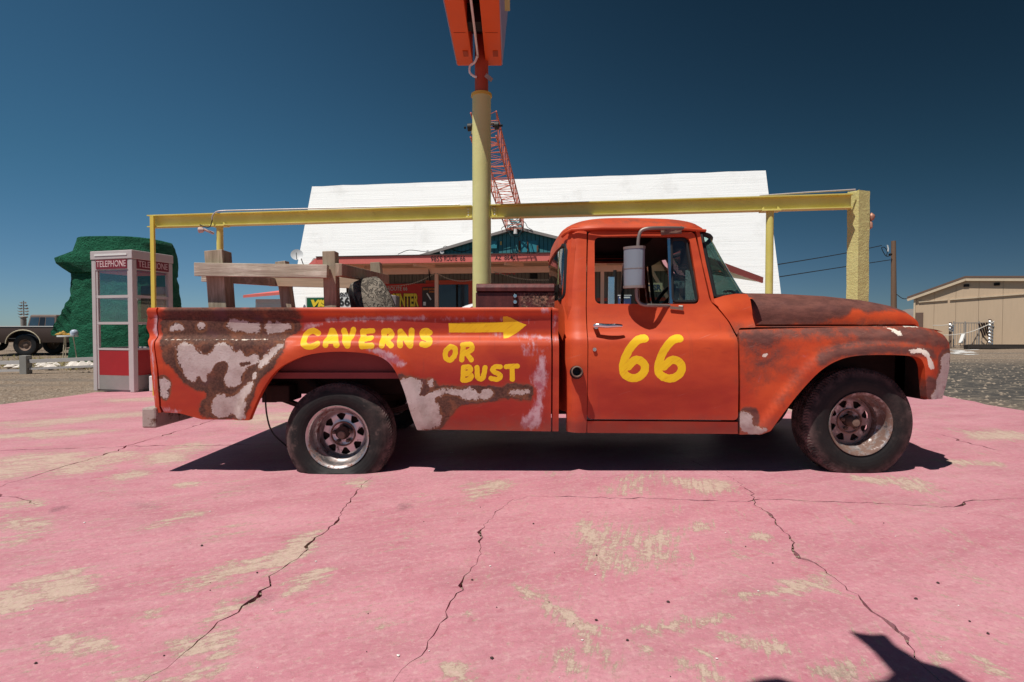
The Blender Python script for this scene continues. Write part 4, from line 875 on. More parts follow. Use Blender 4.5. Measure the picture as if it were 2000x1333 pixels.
for sgn in (1, -1):                                     # fender tops running in under the hood
    rows = []
    for f in np.linspace(0, 1, 30):
        x = 1.56 + (2.84 - 1.56) * f; yo = .966 - .085 - nose(np.array([x]))[0] + .003; zt = float(np.interp(x, [1.5, 2.65, 2.78, 2.86, 2.93], [FZT - .003, FZT - .002, .950, .925, .87]))
        xs_ = x * (1 + nose(np.array([x]))[0] / 3.56)
        rows.append([(xs_, CY - sgn * yo, zt), (x, CY - sgn * (yo * .5 + .30), zt + .006), (x, CY - sgn * .60, zt - .03), (x, CY - sgn * .58, zt - .1)])
    mb = MB(); mb.grid(rows); build(mb, "fender_top", m_truck, truck, True)
    mb = MB(); mb.box(1.66, 2.75, CY - sgn * .58, CY - sgn * .56, .45, .93); mb.box(2.74, 2.76, CY - sgn * .56, CY - sgn * .86, .48, .93); mb.box(1.60, 1.62, CY - sgn * .56, CY - sgn * .90, .40, .93); build(mb, "inner_fender", m_under, truck)
    mb = MB(); hc = (2.905, CY - sgn * .68, .74); mb.lathe([(.125, -.08), (.13, 0), (.118, .03), (.105, .02)], hc, 'x', 28); o = build(mb, "headlight", m_chrome, truck, True)
    mb = MB(); mb.lathe([(.106, .015), (.08, .045), (.04, .06), (.002, .065)], hc, 'x', 24); build(mb, "headlight_lens", m_side, o, True)
mb = MB()
for k in range(9): mb.box(2.94, 2.98, CY - .5, CY + .5, .60 + k * .038, .622 + k * .038)
mb.box(2.88, 2.92, CY - .58, CY + .58, .56, .95); build(mb, "grille", m_under, truck)
mb = MB(); mb.box(2.74, 2.99, CY - .70, CY + .70, .50, .90); build(mb, "valance_shadow_fill", m_truck, truck, bevel=.02)  # block added between the fenders to fill the nose's ground shadow

# --- wheels
def tyre(Rr, flat, bulge, grooves=4):
    half = [(.198, -.092), (.205, -.104), (.235, -.118), (.268, -.124), (.300, -.119), (Rr - .035, -.108), (Rr - .012, -.096), (Rr - .003, -.082)]
    tread = []
    for k in range(grooves):
        y = -.066 + .132 * k / (grooves - 1); tread += [(Rr + .002, y - .012), (Rr - .008, y - .009), (Rr - .008, y - .003), (Rr + .002, y)]
    prof = half + tread + [(r_, -h_) for r_, h_ in half[::-1]]
    def fn(q):
        x, y, z = q; r_ = math.hypot(x, z)
        if z < -flat:
            over = -flat - z; z = -flat; y = y * (1 + bulge * (.05 + over * .6)); x = x * (1 + .30 * over)
        elif z < -flat + .10:
            k = 1 - (z + flat) / .10; y = y * (1 + bulge * .05 * k * k)
        return (x, y, z)
    mb = MB(); mb.lathe(prof, (0, 0, 0), 'y', 120, fn); return mb
def tyre_mat(name, dust, scuff, tread_wav):
    m, t = new_mat(name); p = t.pos(); o = t.sep(p); r_ = t.m('SQRT', t.m('ADD', t.m('MULTIPLY', o[0], o[0]), t.m('MULTIPLY', o[2], o[2])))
    base = t.mix(t.noise(p, 30, 5, .6), (.010, .010, .011), (.024, .022, .021)); base = t.mix(t.m('MULTIPLY', t.sm(t.noise(p, 4, 7, .7), .48, .66), .5), base, (.075, .055, .05))
    shoulder = t.sm(r_, .285, .35); dn = t.noise(p, 11, 7, .68)
    col = t.mix(t.m('MULTIPLY', t.m('MULTIPLY', shoulder, t.sm(dn, .35, .65)), dust), base, (.17, .115, .105))
    col = t.mix(t.m('MULTIPLY', t.sm(t.noise(t.mapp(p, (1, 1, 1), loc=(3, 0, 0)), 5, 7, .66), .55, .68), scuff), col, (.19, .13, .115))
    ang = t.m('ARCTAN2', o[2], o[0])
    ringb = t.m('SINE', t.m('MULTIPLY', r_, 300)); lug = t.m('SINE', t.m('ADD', t.m('MULTIPLY', ang, 110), t.m('MULTIPLY', t.m('SINE', t.m('MULTIPLY', o[1], 180)), 1.6)))
    tread = t.sm(r_, .335, .345)
    h = t.m('ADD', t.m('MULTIPLY', t.m('MULTIPLY', lug, tread), tread_wav), t.m('ADD', t.m('MULTIPLY', t.m('MULTIPLY', ringb, t.m('SUBTRACT', 1, tread)), .06), t.m('MULTIPLY', dn, .4)))
    t.out(col, .62, 0, t.bump(h, .5, .008), .22); return m
m_ty_r = tyre_mat("flat_tyre_rubber", .9, .75, .4); m_ty_f = tyre_mat("front_tyre_rubber", .75, .25, .6)
def rim_mat(name, c, rgh, dusty, rustc):
    m, t = new_mat(name); p = t.pos(); n1 = t.noise(p, 16, 7, .68); d = t.sm(n1, 1 - dusty, 1 - dusty + .16)
    col = t.mix(d, t.mix(t.noise(p, 50, 4), tuple(x * .85 for x in c), c), rustc)
    t.out(col, t.m('ADD', rgh, t.m('MULTIPLY', d, .4)), t.m('SUBTRACT', .92, t.m('MULTIPLY', d, .75)), t.bump(n1, .12, .004)); return m
m_rim_r = rim_mat("worn_chrome_rim", (.52, .48, .47), .40, .52, (.20, .085, .06)); m_rim_f = rim_mat("dusty_chrome_rim", (.44, .40, .39), .45, .62, (.19, .115, .09))
m_disc_f = rim_mat("dusty_wheel_disc", (.70, .57, .53), .5, .62, (.46, .32, .28)); m_disc_r = rim_mat("wheel_disc", (.60, .54, .54), .34, .42, (.26, .11, .07))
m_hubring = plain('rusty_hub_ring', (.34, .19, .15), .7, .2, var=.3, sc=30)
def wheel(c, Rr, flat, bulge, sgn, mt, mr, md, spin, hub_out):
    off = Vector(c)
    def b(mb, name, mat, par, smooth=True, angle=40):
        if sgn < 0: mb.v = [(v[0], -v[1], v[2]) for v in mb.v]
        o = build(mb, name, mat, None, smooth, local=True, angle=angle); o.parent = par; o.location = (off - origin(truck)) if par == truck else (0, 0, 0); return o
    mb = MB(); mb.lathe([(.186, .10), (.205, .112), (.207, .118), (.200, .120), (.188, .105), (.184, .06), (.170, .05), (.166, .02), (.166, -.02), (.180, -.035), (.186, -.055), (.187, -.090), (.192, -.104), (.203, -.114), (.209, -.116), (.211, -.110), (.208, -.104), (.196, -.096), (.190, -.085)], (0, 0, 0), 'y', 72)
    w = b(mb, "wheel", mr, truck)
    b(tyre(Rr, flat, bulge), "tyre", mt, w, angle=30)
    def dmap(a, c_): r_ = np.hypot(a, c_); return np.array([a, .036 - .014 * sstep(.164, .140, r_) - .004 * sstep(.10, .085, r_) + .005 * sstep(.075, .06, r_), c_])
    circ = [(.1665 * math.cos(t_), .1665 * math.sin(t_)) for t_ in np.linspace(0, 2 * math.pi, 60, endpoint=False)]
    holes = []
    for k in range(8):
        a = 2 * math.pi * (k + spin) / 8; d0 = R(5); d1 = R(14.5)
        tri = [(.094 * math.cos(a - d0), .094 * math.sin(a - d0)), (.136 * math.cos(a - d1), .136 * math.sin(a - d1)), (.144 * math.cos(a), .144 * math.sin(a)), (.136 * math.cos(a + d1), .136 * math.sin(a + d1)), (.094 * math.cos(a + d0), .094 * math.sin(a + d0))]
        holes.append(rounded(tri, .009, 3))
    holes.append([(.034 * math.cos(t_), .034 * math.sin(t_)) for t_ in np.linspace(0, 2 * math.pi, 20, endpoint=False)])
    b(panel(circ, dmap, .011, holes=holes, lip=(0, .010, 0)), "spoke_disc", md, w)
    mb = MB(); mb.lathe([(.074, .014), (.080, .006), (.084, .006), (.086, .012)], (0, 0, 0), 'y', 40); b(mb, "hub_ring", m_hubring, w)
    mb = MB(); mb.lathe([(.046, .08), (.040, .02), (.035, -.005), (.033, -.012 - hub_out * .3), (.024, -.02 - hub_out), (.002, -.022 - hub_out)], (0, 0, 0), 'y', 24); b(mb, "hub", m_steelrust, w)
    mb = MB(); mb.lathe([(.150, .16), (.150, .06), (.05, .055), (.01, .055)], (0, 0, 0), 'y', 32); b(mb, "brake_drum", m_under, w)
    for k in range(5):
        a = 2 * math.pi * (k + .3) / 5; mb = MB(); mb.lathe([(.0135, .012), (.0135, -.010), (.009, -.014), (.007, -.012), (.006, -.018), (.001, -.019)], (.056 * math.cos(a), 0, .056 * math.sin(a)), 'y', 6); b(mb, "lug_nut", m_steelrust, w, False)
    return w
rc = P(658.5, 855, 3.62); fc = P(682 + 1000, 829, 3.62)
wheel((rc.x, 3.735, rc.z), .352, rc.z - .002, 2.2, 1, m_ty_r, m_rim_r, m_disc_r, .15, .012)
wheel((rc.x, 2 * CY - 3.735, .33), .352, .328, 1.0, -1, m_ty_r, m_rim_r, m_disc_r, .4, .012)
wf = wheel((fc.x, 3.735, fc.z), .364, fc.z - .002, 1.4, 1, m_ty_f, m_rim_f, m_disc_f, .42, .045)
wheel((fc.x, 2 * CY - 3.735, fc.z), .364, fc.z - .002, 1.2, -1, m_ty_f, m_rim_f, m_disc_f, .1, .045)

# ---------------------------------------------------------------- big white roof building, its gabled porch and what hangs on it
m_whiteroof, t = new_mat("white_coated_roof"); p = t.pos()
st = t.noise(t.mapp(p, (.25, .25, 9)), 1.3, 7, .66); n1 = t.noise(p, 24, 5, .6); big = t.noise(p, .45, 4, .55)
col = t.mix(t.sm(st, .42, .75), (.87, .87, .86), (.81, .805, .79)); col = t.mix(t.m('MULTIPLY', t.sm(t.noise(p, .8, 7, .68), .52, .70), .42), col, (.64, .63, .61))
t.out(col, .75, 0, t.bump(t.m('ADD', t.m('MULTIPLY', n1, .5), t.m('MULTIPLY', st, 1.0)), .5, .03))
m_whitewall = plain("white_siding", (.70, .69, .67), .75, var=.08, dirt=(.5, .45, .4), dirt_amt=.25)
m_red = plain("faded_red_fascia", (.74, .17, .145), .65, var=.12, sc=3, dirt=(.78, .27, .23), dirt_amt=.4, dirt_sc=2)
m_salmon = plain("salmon_timber", (.85, .48, .34), .7, var=.12, sc=4, dirt=(.70, .36, .26), dirt_amt=.3)
m_soffit = plain("beige_soffit", (.62, .55, .40), .8, var=.1)
m_tar = plain("dark_roof_edge", (.07, .045, .04), .9)
m_teal = plain("teal_boards", (.045, .215, .235), .7, var=.25, sc=2, stretch=(3, 3, .4), dirt=(.07, .2, .2), dirt_amt=.3)
m_grey = plain("grey_boards", (.17, .165, .16), .75, var=.2, sc=2, stretch=(3, 3, .4))
m_greytrim = plain("grey_trim", (.30, .27, .25), .7)
m_glassdark = plain("dark_window", (.02, .022, .026), .08, spec=.6, var=.3, sc=1.2)
m_door = plain("red_door_paint", (.55, .085, .05), .55)
m_yelw = plain("yellow_letter", (.85, .62, .04), .5, var=.08); m_ink = plain("black_letter", (.02, .02, .02), .6); m_wht = plain("white_letter", (.78, .78, .76), .5, var=.05)
m_green = plain("sign_green", (.012, .11, .045), .45); m_banner = plain("red_banner", (.52, .035, .03), .6, var=.12)
BF = Frame(-1.03, 18.6, 7.5)
UR = (BF.c, -BF.s, 0); BK = (BF.s, BF.c, 0)
tL, tR = BF.t(620), BF.t(1352); zt, zb_ = BF.z(850, 499.5), BF.z(850, 513.5)

aframe = thing("steep_roof_hall", BF.p(0, 5, 0), "big white building with a steep coated roof sloping to the ground behind the porch", "building")
W0, W1 = 3.35, 5.9; RIDGE = 7.45
wl = lambda px, w: BF.t(px, w)
ta, tb = wl(612, W1), wl(1492, W1); ta2, tb2 = ta - .12, tb + .10
rows = []
for i in range(15):
    f = i / 14; rows.append([BF.p((ta2 + (ta - ta2) * f) + ((tb2 + (tb - tb2) * f) - (ta2 + (ta - ta2) * f)) * k / 40, W0 + (W1 - W0) * f + .012 * mnoise.noise(Vector((k * .7, i * .9, 1))), -.05 + (RIDGE + .05) * f + (0.02 * mnoise.noise(Vector((k * .5, 0, 9))) if i == 14 else 0)) for k in range(41)])
rows.append([BF.p(ta + (tb - ta) * k / 40, W1 + .25, RIDGE + .02) for k in range(41)]); rows.append([BF.p(ta2 + (tb2 - ta2) * k / 40, W1 + 2.9, -.05) for k in range(41)])
mb = MB(); mb.grid(rows); build(mb, "roof", m_whiteroof, aframe, True, angle=35)
for tt in (ta, tb):
    mb = MB(); s_ = .02 if tt == ta else -.02
    mb.add([BF.p(tt + s_, W0 + .06, -.05), BF.p(tt + s_, W1 + 2.8, -.05), BF.p(tt + s_, W1 + .12, RIDGE - .02)], [(0, 1, 2)]); build(mb, "gable_wall", m_whitewall, aframe)

store = thing("souvenir_store", BF.p(0, 2, 0), "low store with red fascia, salmon porch posts and teal gable under the white roof", "store")
WP = 3.0                                                # porch wall behind the fascia
te0, te1 = tL - 1.1, tR + 1.7                            # outer ends of the sloping side eaves
eL = (BF.t(572, 3.6), 3.6, BF.z(572, 546, 3.6)); eR = (BF.t(1488, 3.3), 3.3, BF.z(1488, 544, 3.3))
def slab(a, b, c, d, th):                               # sloping roof piece from four plan points
    q = [Vector(x) for x in (a, b, c, d)]; return MB().hexa([(v.x, v.y, v.z - th) for v in q] + [tuple(v) for v in q])
T = lambda t_, w, z: BF.p(t_, w, z)
mb = slab(T(tL, .03, zt), T(tR, .03, zt), T(tR, WP + .2, zt), T(tL, WP + .2, zt), .05); build(mb, "porch_roof", m_tar, store)
mb = MB(); mb.box(tL + .02, tR - .02, .05, WP + .1, zb_ + .03, zb_ + .05, BF); build(mb, "soffit", m_salmon, store)
mb = MB(); mb.box(tL, tR, -.03, .03, zb_, zt - .004, BF); fas = build(mb, "fascia", m_red, store)
mb = MB(); mb.box(tL - .01, tR + .01, -.06, .05, zt - .002, zt + .035, BF); build(mb, "roof_edge", m_tar, store)
for e, t0 in ((eL, tL), (eR, tR)):
    a_ = Vector(T(t0, 0, (zt + zb_) / 2)); b_ = Vector(T(e[0], e[1], e[2] - .07)); mb = MB(); mb.beam(a_, b_, .06, zt - zb_ - .03); build(mb, "side_fascia", m_red, store)
    mb = MB(); mb.add([T(t0, .05, zb_ + .04), T(e[0], e[1], e[2] - .16), T(t0, 3.4, zb_ + .04)], [(0, 1, 2)]); build(mb, "side_soffit", m_soffit, store)
    mb = MB(); mb.add([T(t0, .0, zt), T(e[0], e[1], e[2]), T(t0, 3.4, zt + .1)], [(0, 1, 2)]); build(mb, "side_roof", m_tar, store)
zbm0, zbm1 = BF.z(900, 534.5, .9), BF.z(900, 523, .9)
mb = MB(); mb.box(tL + .3, tR - .3, .85, .98, zbm0, zbm1, BF); build(mb, "porch_beam", m_salmon, store)
for px in (853, 1176, 690, 1330):
    tt = BF.t(px, .9); mb = MB(); mb.box(tt - .06, tt + .06, .86, .97, 0, zbm0 - .002, BF); build(mb, "porch_post", m_salmon, store)
for px in (840, 1015, 700, 1180):
    tt = BF.t(px, .5); mb = MB(); mb.beam(T(tt - .45, .15, zb_ - .03), T(tt + .05, .84, zbm1 + .06), .12, .13); build(mb, "rafter_end", m_salmon, store)
mb = MB(); a_ = T(BF.t(1272, .9), .9, zbm0); b_ = T(BF.t(1308, .9), .9, BF.z(1308, 590, .9)); mb.beam(a_, b_, .1, .1); build(mb, "brace", m_salmon, store)
# wall: vertical boards with open joints (too fine to count one by one), openings framed
dL, dR = BF.t(878, WP), BF.t(918, WP); zdoor = BF.z(900, 556, WP)
mb = MB(); tt = tL - .2
while tt < tR + .3:
    if not (dL - .95 < tt < dR + .2): mb.box(tt, tt + .135, WP, WP + .04, 0, zb_ + .2, BF)
    else: mb.box(tt, tt + .135, WP, WP + .04, zdoor + .18, zb_ + .2, BF)
    tt += .15
tag(build(mb, "wall_boards", m_grey, store), kind='stuff')
mb = MB(); mb.box(tL - .3, tR + .3, WP + .06, WP + .09, 0, zb_ + .3, BF); build(mb, "wall_backing", m_black, store)
mb = MB(); mb.box(dL - .95, dR + .25, WP - .03, WP + .03, zdoor, zdoor + .17, BF); build(mb, "door_header", m_door, store)
for a_, b_ in ((dR - .05, dR + .14), (dL - .95, dL - .84)):
    mb = MB(); mb.box(a_, b_, WP - .03, WP + .03, 0, zdoor - .002, BF); build(mb, "door_jamb", m_door, store)
mb = MB(); mb.box(dL - .83, dR - .055, WP - .005, WP + .01, .9, zdoor - .003, BF); o = build(mb, "window", m_glassdark, store)
mb = MB(); tt = BF.t(893, WP); mb.box(tt - .04, tt + .04, WP - .03, WP - .008, .9, zdoor - .004, BF); build(mb, "mullion", m_black, o)
for px0, px1 in ((963, 990), (1050, 1082), (1165, 1200), (1240, 1300)):
    a_, b_ = BF.t(px0, WP), BF.t(px1, WP); mb = MB(); mb.box(a_, b_, WP - .03, WP - .004, 1.95, 2.08, BF); build(mb, "window_head", m_door, store)
    mb = MB(); mb.box(a_ + .03, b_ - .03, WP - .02, WP - .006, 1.0, 1.945, BF); build(mb, "window", m_glassdark, store)
# gable
WG = 1.9
gp = lambda px, py, w=WG: (BF.t(px, w), BF.z(px, py, w))
pk = gp(1009, 444); gl = (gp(775, 499)[0], zt + .02); gr = (2 * pk[0] - gl[0], zt + .02)
slope = (pk[1] - gl[1]) / (pk[0] - gl[0])
mb = MB(); tt = gl[0] + .1
while tt < gr[0] - .1:
    b_ = tt + .135; h0 = gl[1] + slope * ((tt if tt < pk[0] else 2 * pk[0] - tt) - gl[0]); h1 = gl[1] + slope * ((b_ if b_ < pk[0] else 2 * pk[0] - b_) - gl[0])
    if min(h0, h1) > zt + .06: mb.hexa([T(tt, WG, zt - .1), T(b_, WG, zt - .1), T(b_, WG + .04, zt - .1), T(tt, WG + .04, zt - .1), T(tt, WG, h0 - .05), T(b_, WG, h1 - .05), T(b_, WG + .04, h1 - .05), T(tt, WG + .04, h0 - .05)])
    tt += .152
tag(build(mb, "gable_boards", m_teal, store), kind='stuff')
mb = MB(); mb.add([T(gl[0], WG + .05, zt - .1), T(gr[0], WG + .05, zt - .1), T(pk[0], WG + .05, pk[1] - .05)], [(0, 1, 2)]); build(mb, "gable_backing", m_black, store)
for e in (gl, gr):
    mb = slab(T(e[0], WG - .15, e[1]), T(pk[0], WG - .15, pk[1]), T(pk[0], W1 - .4, pk[1]), T(e[0], W1 - 1.0, e[1]), .06); build(mb, "gable_roof", m_greytrim, store)
    mb = MB(); mb.beam(T(e[0], WG - .17, e[1] - .05), T(pk[0], WG - .17, pk[1] - .05), .05, .10); build(mb, "barge_board", m_greytrim, store)
def plate(px0, py0, px1, py1, w, th, mat, name, par, fr=BF):
    a_, b_ = fr.t(px0, w), fr.t(px1, w); m_ = (px0 + px1) / 2; mb = MB(); mb.box(a_, b_, w - th, w, fr.z(m_, py1, w), fr.z(m_, py0, w), fr); return build(mb, name, mat, par)
m_teal2 = plain("teal_shutter", (.03, .25, .31), .6, var=.15); m_brown = plain("bare_brown_wood", (.14, .065, .035), .85)
plate(1017, 471, 1050, 493, WG - .01, .03, m_teal2, "gable_shutter", store); plate(1013, 471, 1016.6, 493, WG - .01, .04, m_brown, "shutter_edge", store); plate(1029.5, 471, 1031.5, 493, WG - .045, .01, m_brown, "shutter_edge", store); plate(1048, 480, 1051, 492, WG - .045, .02, m_brown, "shutter_edge", store)
plate(960, 472, 971, 486, WG - .01, .08, m_teal2, "vent_hood", store)
plate(977, 472, 980, 479, WG - .01, .02, plain("yellow_ornament", (.75, .5, .12), .5), "ornament", store)
m_lamp = plain("lamp_white", (.7, .7, .68), .4)
for px, py in ((836, 493), (864, 493)):
    q = T(BF.t(px, WG - .15), WG - .15, BF.z(px, py, WG - .15)); mb = MB(); mb.tube([(q[0], q[1] + .15, q[2] + .02), q], .03, 8); mb.lathe([(.02, .08), (.05, .04), (.075, -.03), (.06, -.035), (.01, -.02)], q, 'y', 14); build(mb, "flood_lamp", m_lamp, store, True)
q = T(BF.t(1007, WG - .2), WG - .2, BF.z(1007, 452, WG - .2)); mb = MB(); mb.tube([(q[0], q[1], q[2] + .1), (q[0], q[1], q[2] - .1)], [.06, .075], 12); build(mb, "peak_lamp", m_lamp, store, True)
def cable(pts, w, r, name, par=None, mat=None, label=None):
    L_ = [T(BF.t(px, w), w, BF.z(px, py, w)) for px, py in pts]; mb = MB(); mb.tube(catmull(L_, 5), r, 5); return build(mb, name, mat or m_rubber, par, True)
cable([(778, 497), (800, 489), (830, 492), (860, 491), (870, 481), (890, 490), (910, 491), (935, 478)], WG - .03, .012, "cable", store)
cable([(962, 461), (985, 457), (998, 455), (1004, 462), (1012, 462), (1020, 452), (1022, 440)], WG - .2, .012, "cable", store)
cable([(980, 449), (982, 444), (1000, 439), (1002, 447)], WG - .22, .012, "cable", store); cable([(1018, 431), (1026, 436), (1030, 444), (1040, 450)], WG - .22, .012, "cable", store)
m_flower = plain("pink_flowers", (.55, .06, .08), .7, var=.4, sc=30); mb = MB()
for i in range(36):
    px = random.uniform(963, 1006); stone_shape(mb, T(BF.t(px, 1.05), 1.05, BF.z(px, random.uniform(530, 536), 1.05)), random.uniform(.03, .07))
tag(build(mb, "flower_garland", m_flower), "pink flower garland hanging below the salmon porch beam beside the yellow pole", "garland", kind='stuff')
q = plate(1036, 535, 1050, 545, 1.6, .2, m_black, "wall_speaker", store)
m_string = plain("string_lights_cord", (.45, .38, .30), .6)
for pts, lb in (([(745, 560), (790, 557), (820, 549), (850, 534)], "beaded light string dipping left of the porch post in front of red banner"), ([(854, 534), (875, 544), (900, 549), (925, 546), (950, 536)], "beaded light string dipping above the dark store window"), ([(965, 531), (1000, 541), (1030, 546), (1060, 547), (1085, 546)], "beaded light string hanging under the porch beam above the toolbox")):
    L_ = catmull([T(BF.t(px, .8), .8, BF.z(px, py, .8)) for px, py in pts], 8); mb = MB(); mb.tube(L_, .007, 4)
    for q in L_[::1]: mb.tube([q, (q[0], q[1], q[2] - .03)], .014, 5)
    tag(build(mb, "light_string", m_string), lb, "light string", "light strings on the porch")
mb = MB(); q0 = T(BF.t(838, .8), .8, BF.z(838, 526, .8)); mb.tube([q0, (q0[0] + .02, q0[1], q0[2] - .2), (q0[0] + .04, q0[1], q0[2] - .42)], [.008, .03, .02], 6); tag(build(mb, "wind_chime", m_black), "thin black wind chime hanging from the porch beam near the salmon post", "wind chime")
# handwritten address on the fascia
def hand(s, px0, px1, py0, py1):
    a_, b_ = Vector(T(BF.t(px0, -.035), -.035, BF.z(px0, (py0 + py1) / 2, -.035))), Vector(T(BF.t(px1, -.035), -.035, BF.z(px1, (py0 + py1) / 2, -.035))); h = BF.z(px0, py0, 0) - BF.z(px0, py1, 0)
    text(s, .3, m_ink, store, (a_ + b_) / 2, UR, (0, 0, 1), "painted_address", (b_ - a_).length, h, .004, .001)
hand("9855", 842, 864, 501, 511); hand("ROUTE", 868, 893, 500, 510); hand("66", 899, 909, 500.5, 510); hand("AZ", 967, 979, 500, 508); hand("86401", 985, 1010, 499, 508)
# signs and banners (each hung or standing on its own)
def board(name, px0, py0, px1, py1, w, mat, label, cat, th=.02, par=None):
    o = plate(px0, py0, px1, py1, w, th, mat, name, None); o["label"] = label; o["category"] = cat
    return o
def onboard(s, px0, py0, px1, py1, w, mat, par, bold=0.0, lean=0):
    a_ = Vector(T(BF.t(px0, w), w, 0)); b_ = Vector(T(BF.t(px1, w), w, 0)); m_ = (px0 + px1) / 2; z0, z1 = BF.z(m_, py1, w), BF.z(m_, py0, w); c_ = (a_ + b_) / 2; c_.z = (z0 + z1) / 2
    return text(s, .3, mat, par, c_, UR, (lean, 0, 1), "lettering", (b_ - a_).length, z1 - z0, .006, bold)
bn = board("banner", 692, 555, 851, 612, WP - .12, m_banner, "red banner reading ROUTE 66 and CENTER hung on the porch wall", "banner")
onboard("S - ROUTE 66", 746, 560.5, 796, 568, WP - .155, plain("banner_grey_letter", (.55, .5, .48), .6), bn, .004)
onboard("CENTER", 762, 573, 819, 601, WP - .15, m_ink, bn, .035); onboard("CENTER", 763, 573.5, 818, 600, WP - .165, m_yelw, bn, .012)
ps = board("poster", 825, 561, 850, 600, WP - .17, plain("dark_poster", (.05, .03, .028), .5, var=.5, sc=8), "small dark caverns poster with orange title beside the porch post", "poster", .01)
onboard("GRAND CANYON", 826.5, 563, 849, 567, WP - .185, plain("poster_orange", (.75, .22, .03), .5), ps, .004); onboard("CAVERNS", 838, 568.5, 849, 572, WP - .185, bpy.data.materials["poster_orange"], ps, .004)
plate(827, 590, 832, 597, WP - .184, .004, m_wht, "badge", ps)
mb = MB(); mb.beam(T(BF.t(834, WP - .19), WP - .19, BF.z(834, 573, WP - .19)), T(BF.t(842, WP - .19), WP - .19, BF.z(842, 586, WP - .19)), .01, .05, (0, 0, 1)); build(mb, "figure_stripe", m_wht, ps)
vs_ = board("visitor_sign", 598, 580.5, 672, 612, 0.6, m_wht, "green and white sign with yellow slanted VIS lettering behind the wooden rack", "sign")
plate(600, 582, 671, 613, .575, .006, m_green, "sign_face", vs_); onboard("VIS", 606, 585.5, 640, 600, .56, m_yelw, vs_, .02, .25)
mb = MB(); sh = [(-.31, .0), (.31, 0), (.34, .30), (.29, .42), (.33, .62), (.20, .60), (.10, .64), (0, .60), (-.10, .64), (-.20, .60), (-.33, .62), (-.29, .42), (-.34, .30)]
sc = BF.t(672.5, .3); sz = BF.z(672, 607, .3); mb.prism(sh, lambda a, b: T(sc + a * .80, .3, sz + b * .98), (-BF.s * .03, -BF.c * .03, 0))
sd = tag(build(mb, "route_shield", m_wht), "white ROUTE 66 shield sign with black numerals in front of red banner", "road sign")
onboard("ROUTE", 661, 571.5, 682.5, 577.5, .26, m_ink, sd, .012); onboard("66", 662, 580.5, 683.5, 598, .26, m_ink, sd, .008); plate(658, 578.4, 687, 579.2, .262, .004, m_ink, "rule", sd)
mb = MB(); mb.tube([T(sc, .36, 0), T(sc, .36, sz + .1)], .025, 8); build(mb, "post", m_greytrim, sd)
b1 = board("cardboard_sign", 1253, 553, 1293, 570, .2, plain("cardboard", (.33, .24, .15), .8), "brown cardboard sign with big blue-black letters seen through cab windows", "sign"); onboard("2TSR", 1258, 556, 1291, 568, .175, plain("sign_navy", (.02, .03, .06), .6), b1, .012)
b2 = board("paper_sign", 1315, 549, 1336, 563, .25, plain("pale_paper", (.62, .66, .64), .7), "pale paper sign reading AR seen through the vent window", "sign"); onboard("AR", 1317, 551, 1333, 561, .225, m_ink, b2, .0)
b3 = board("notice_board", 1207, 578, 1232, 610, .4, plain("notice_blue", (.05, .08, .20), .5), "small blue notice board with white frame seen under the truck mirror", "notice board"); plate(1209, 580, 1230, 583, .375, .004, m_wht, "heading", b3); plate(1206, 576.5, 1233, 578, .385, .02, m_wht, "frame", b3)
for b_, px in ((vs_, 634), (b1, 1273), (b2, 1325), (b3, 1219)):
    mb = MB(); w_ = .64 if b_ is vs_ else (.22 if b_ is b1 else (.28 if b_ is b2 else .44)); mb.tube([T(BF.t(px, w_), w_, 0), T(BF.t(px, w_), w_, BF.z(px, 580, w_) - .05)], .02, 6); build(mb, "post", m_greytrim, b_)
# lattice boom over the gable
m_boom = plain("red_lattice_paint", (.66, .17, .10), .6, var=.25, dirt=(.62, .32, .25), dirt_amt=.35)
bc = Vector(T(BF.t(1006, WG), WG + .1, pk[1] + .12)); tc = P(944, 243, 13.4); ax = (tc - bc).normalized(); sx = Vector((1, 0, 0)); sx = (sx - ax * sx.dot(ax)).normalized(); sy = ax.cross(sx)
boom = thing("lattice_boom", bc, "rusty red lattice boom rising from the gable peak behind the yellow pole", "lattice tower")
hw0, hw1 = .30, .31; NB = 17
def bpt(i, a, b): f = i / NB; h_ = hw0 + (hw1 - hw0) * f; return bc + (tc - bc) * f + sx * a * h_ + sy * b * h_
for a, b in ((-1, -1), (1, -1), (1, 1), (-1, 1)):
    mb = MB(); mb.tube([bpt(0, a, b), bpt(NB, a, b)], .020, 6); build(mb, "chord", m_boom, boom, True)
fc4 = [((-1, -1), (1, -1)), ((1, -1), (1, 1)), ((1, 1), (-1, 1)), ((-1, 1), (-1, -1))]
for i in range(NB):
    for k, (u_, v_) in enumerate(fc4):
        mb = MB(); mb.tube([bpt(i, *u_), bpt(i, *v_)], .011, 4, False); build(mb, "rung", m_boom, boom)
        mb = MB(); mb.tube([bpt(i, *(u_ if (i + k) % 2 else v_)), bpt(i + 1, *(v_ if (i + k) % 2 else u_))], .008, 4, False); build(mb, "diagonal", m_boom, boom)
for a in (-1, 1):
    q = bpt(NB, a * 1.05, -.2); mb = MB(); mb.tube([q - sx * .05, q + sx * .05], .09, 16); build(mb, "pulley", plain("pulley_black", (.03, .025, .02), .6), boom, True)
    mb = MB(); mb.tube([q - sx * .1, q + sx * .14 * a], .028, 8); build(mb, "axle_stub", m_black, boom)
mb = MB(); mb.tube([bpt(NB, -1, 0), bpt(NB, 1, 0)], .035, 8); build(mb, "head_shaft", m_steelrust, boom, True)
q = bpt(NB, -.7, -.5); mb = MB(); mb.lathe([(.02, .1), (.07, .08), (.07, -.08), (.02, -.1)], q, 'z', 12); build(mb, "insulator", plain("cream_insulator", (.6, .48, .25), .5), boom, True)
mb = MB(); m_mount = plain("pale_teal_mount", (.20, .42, .45), .6)
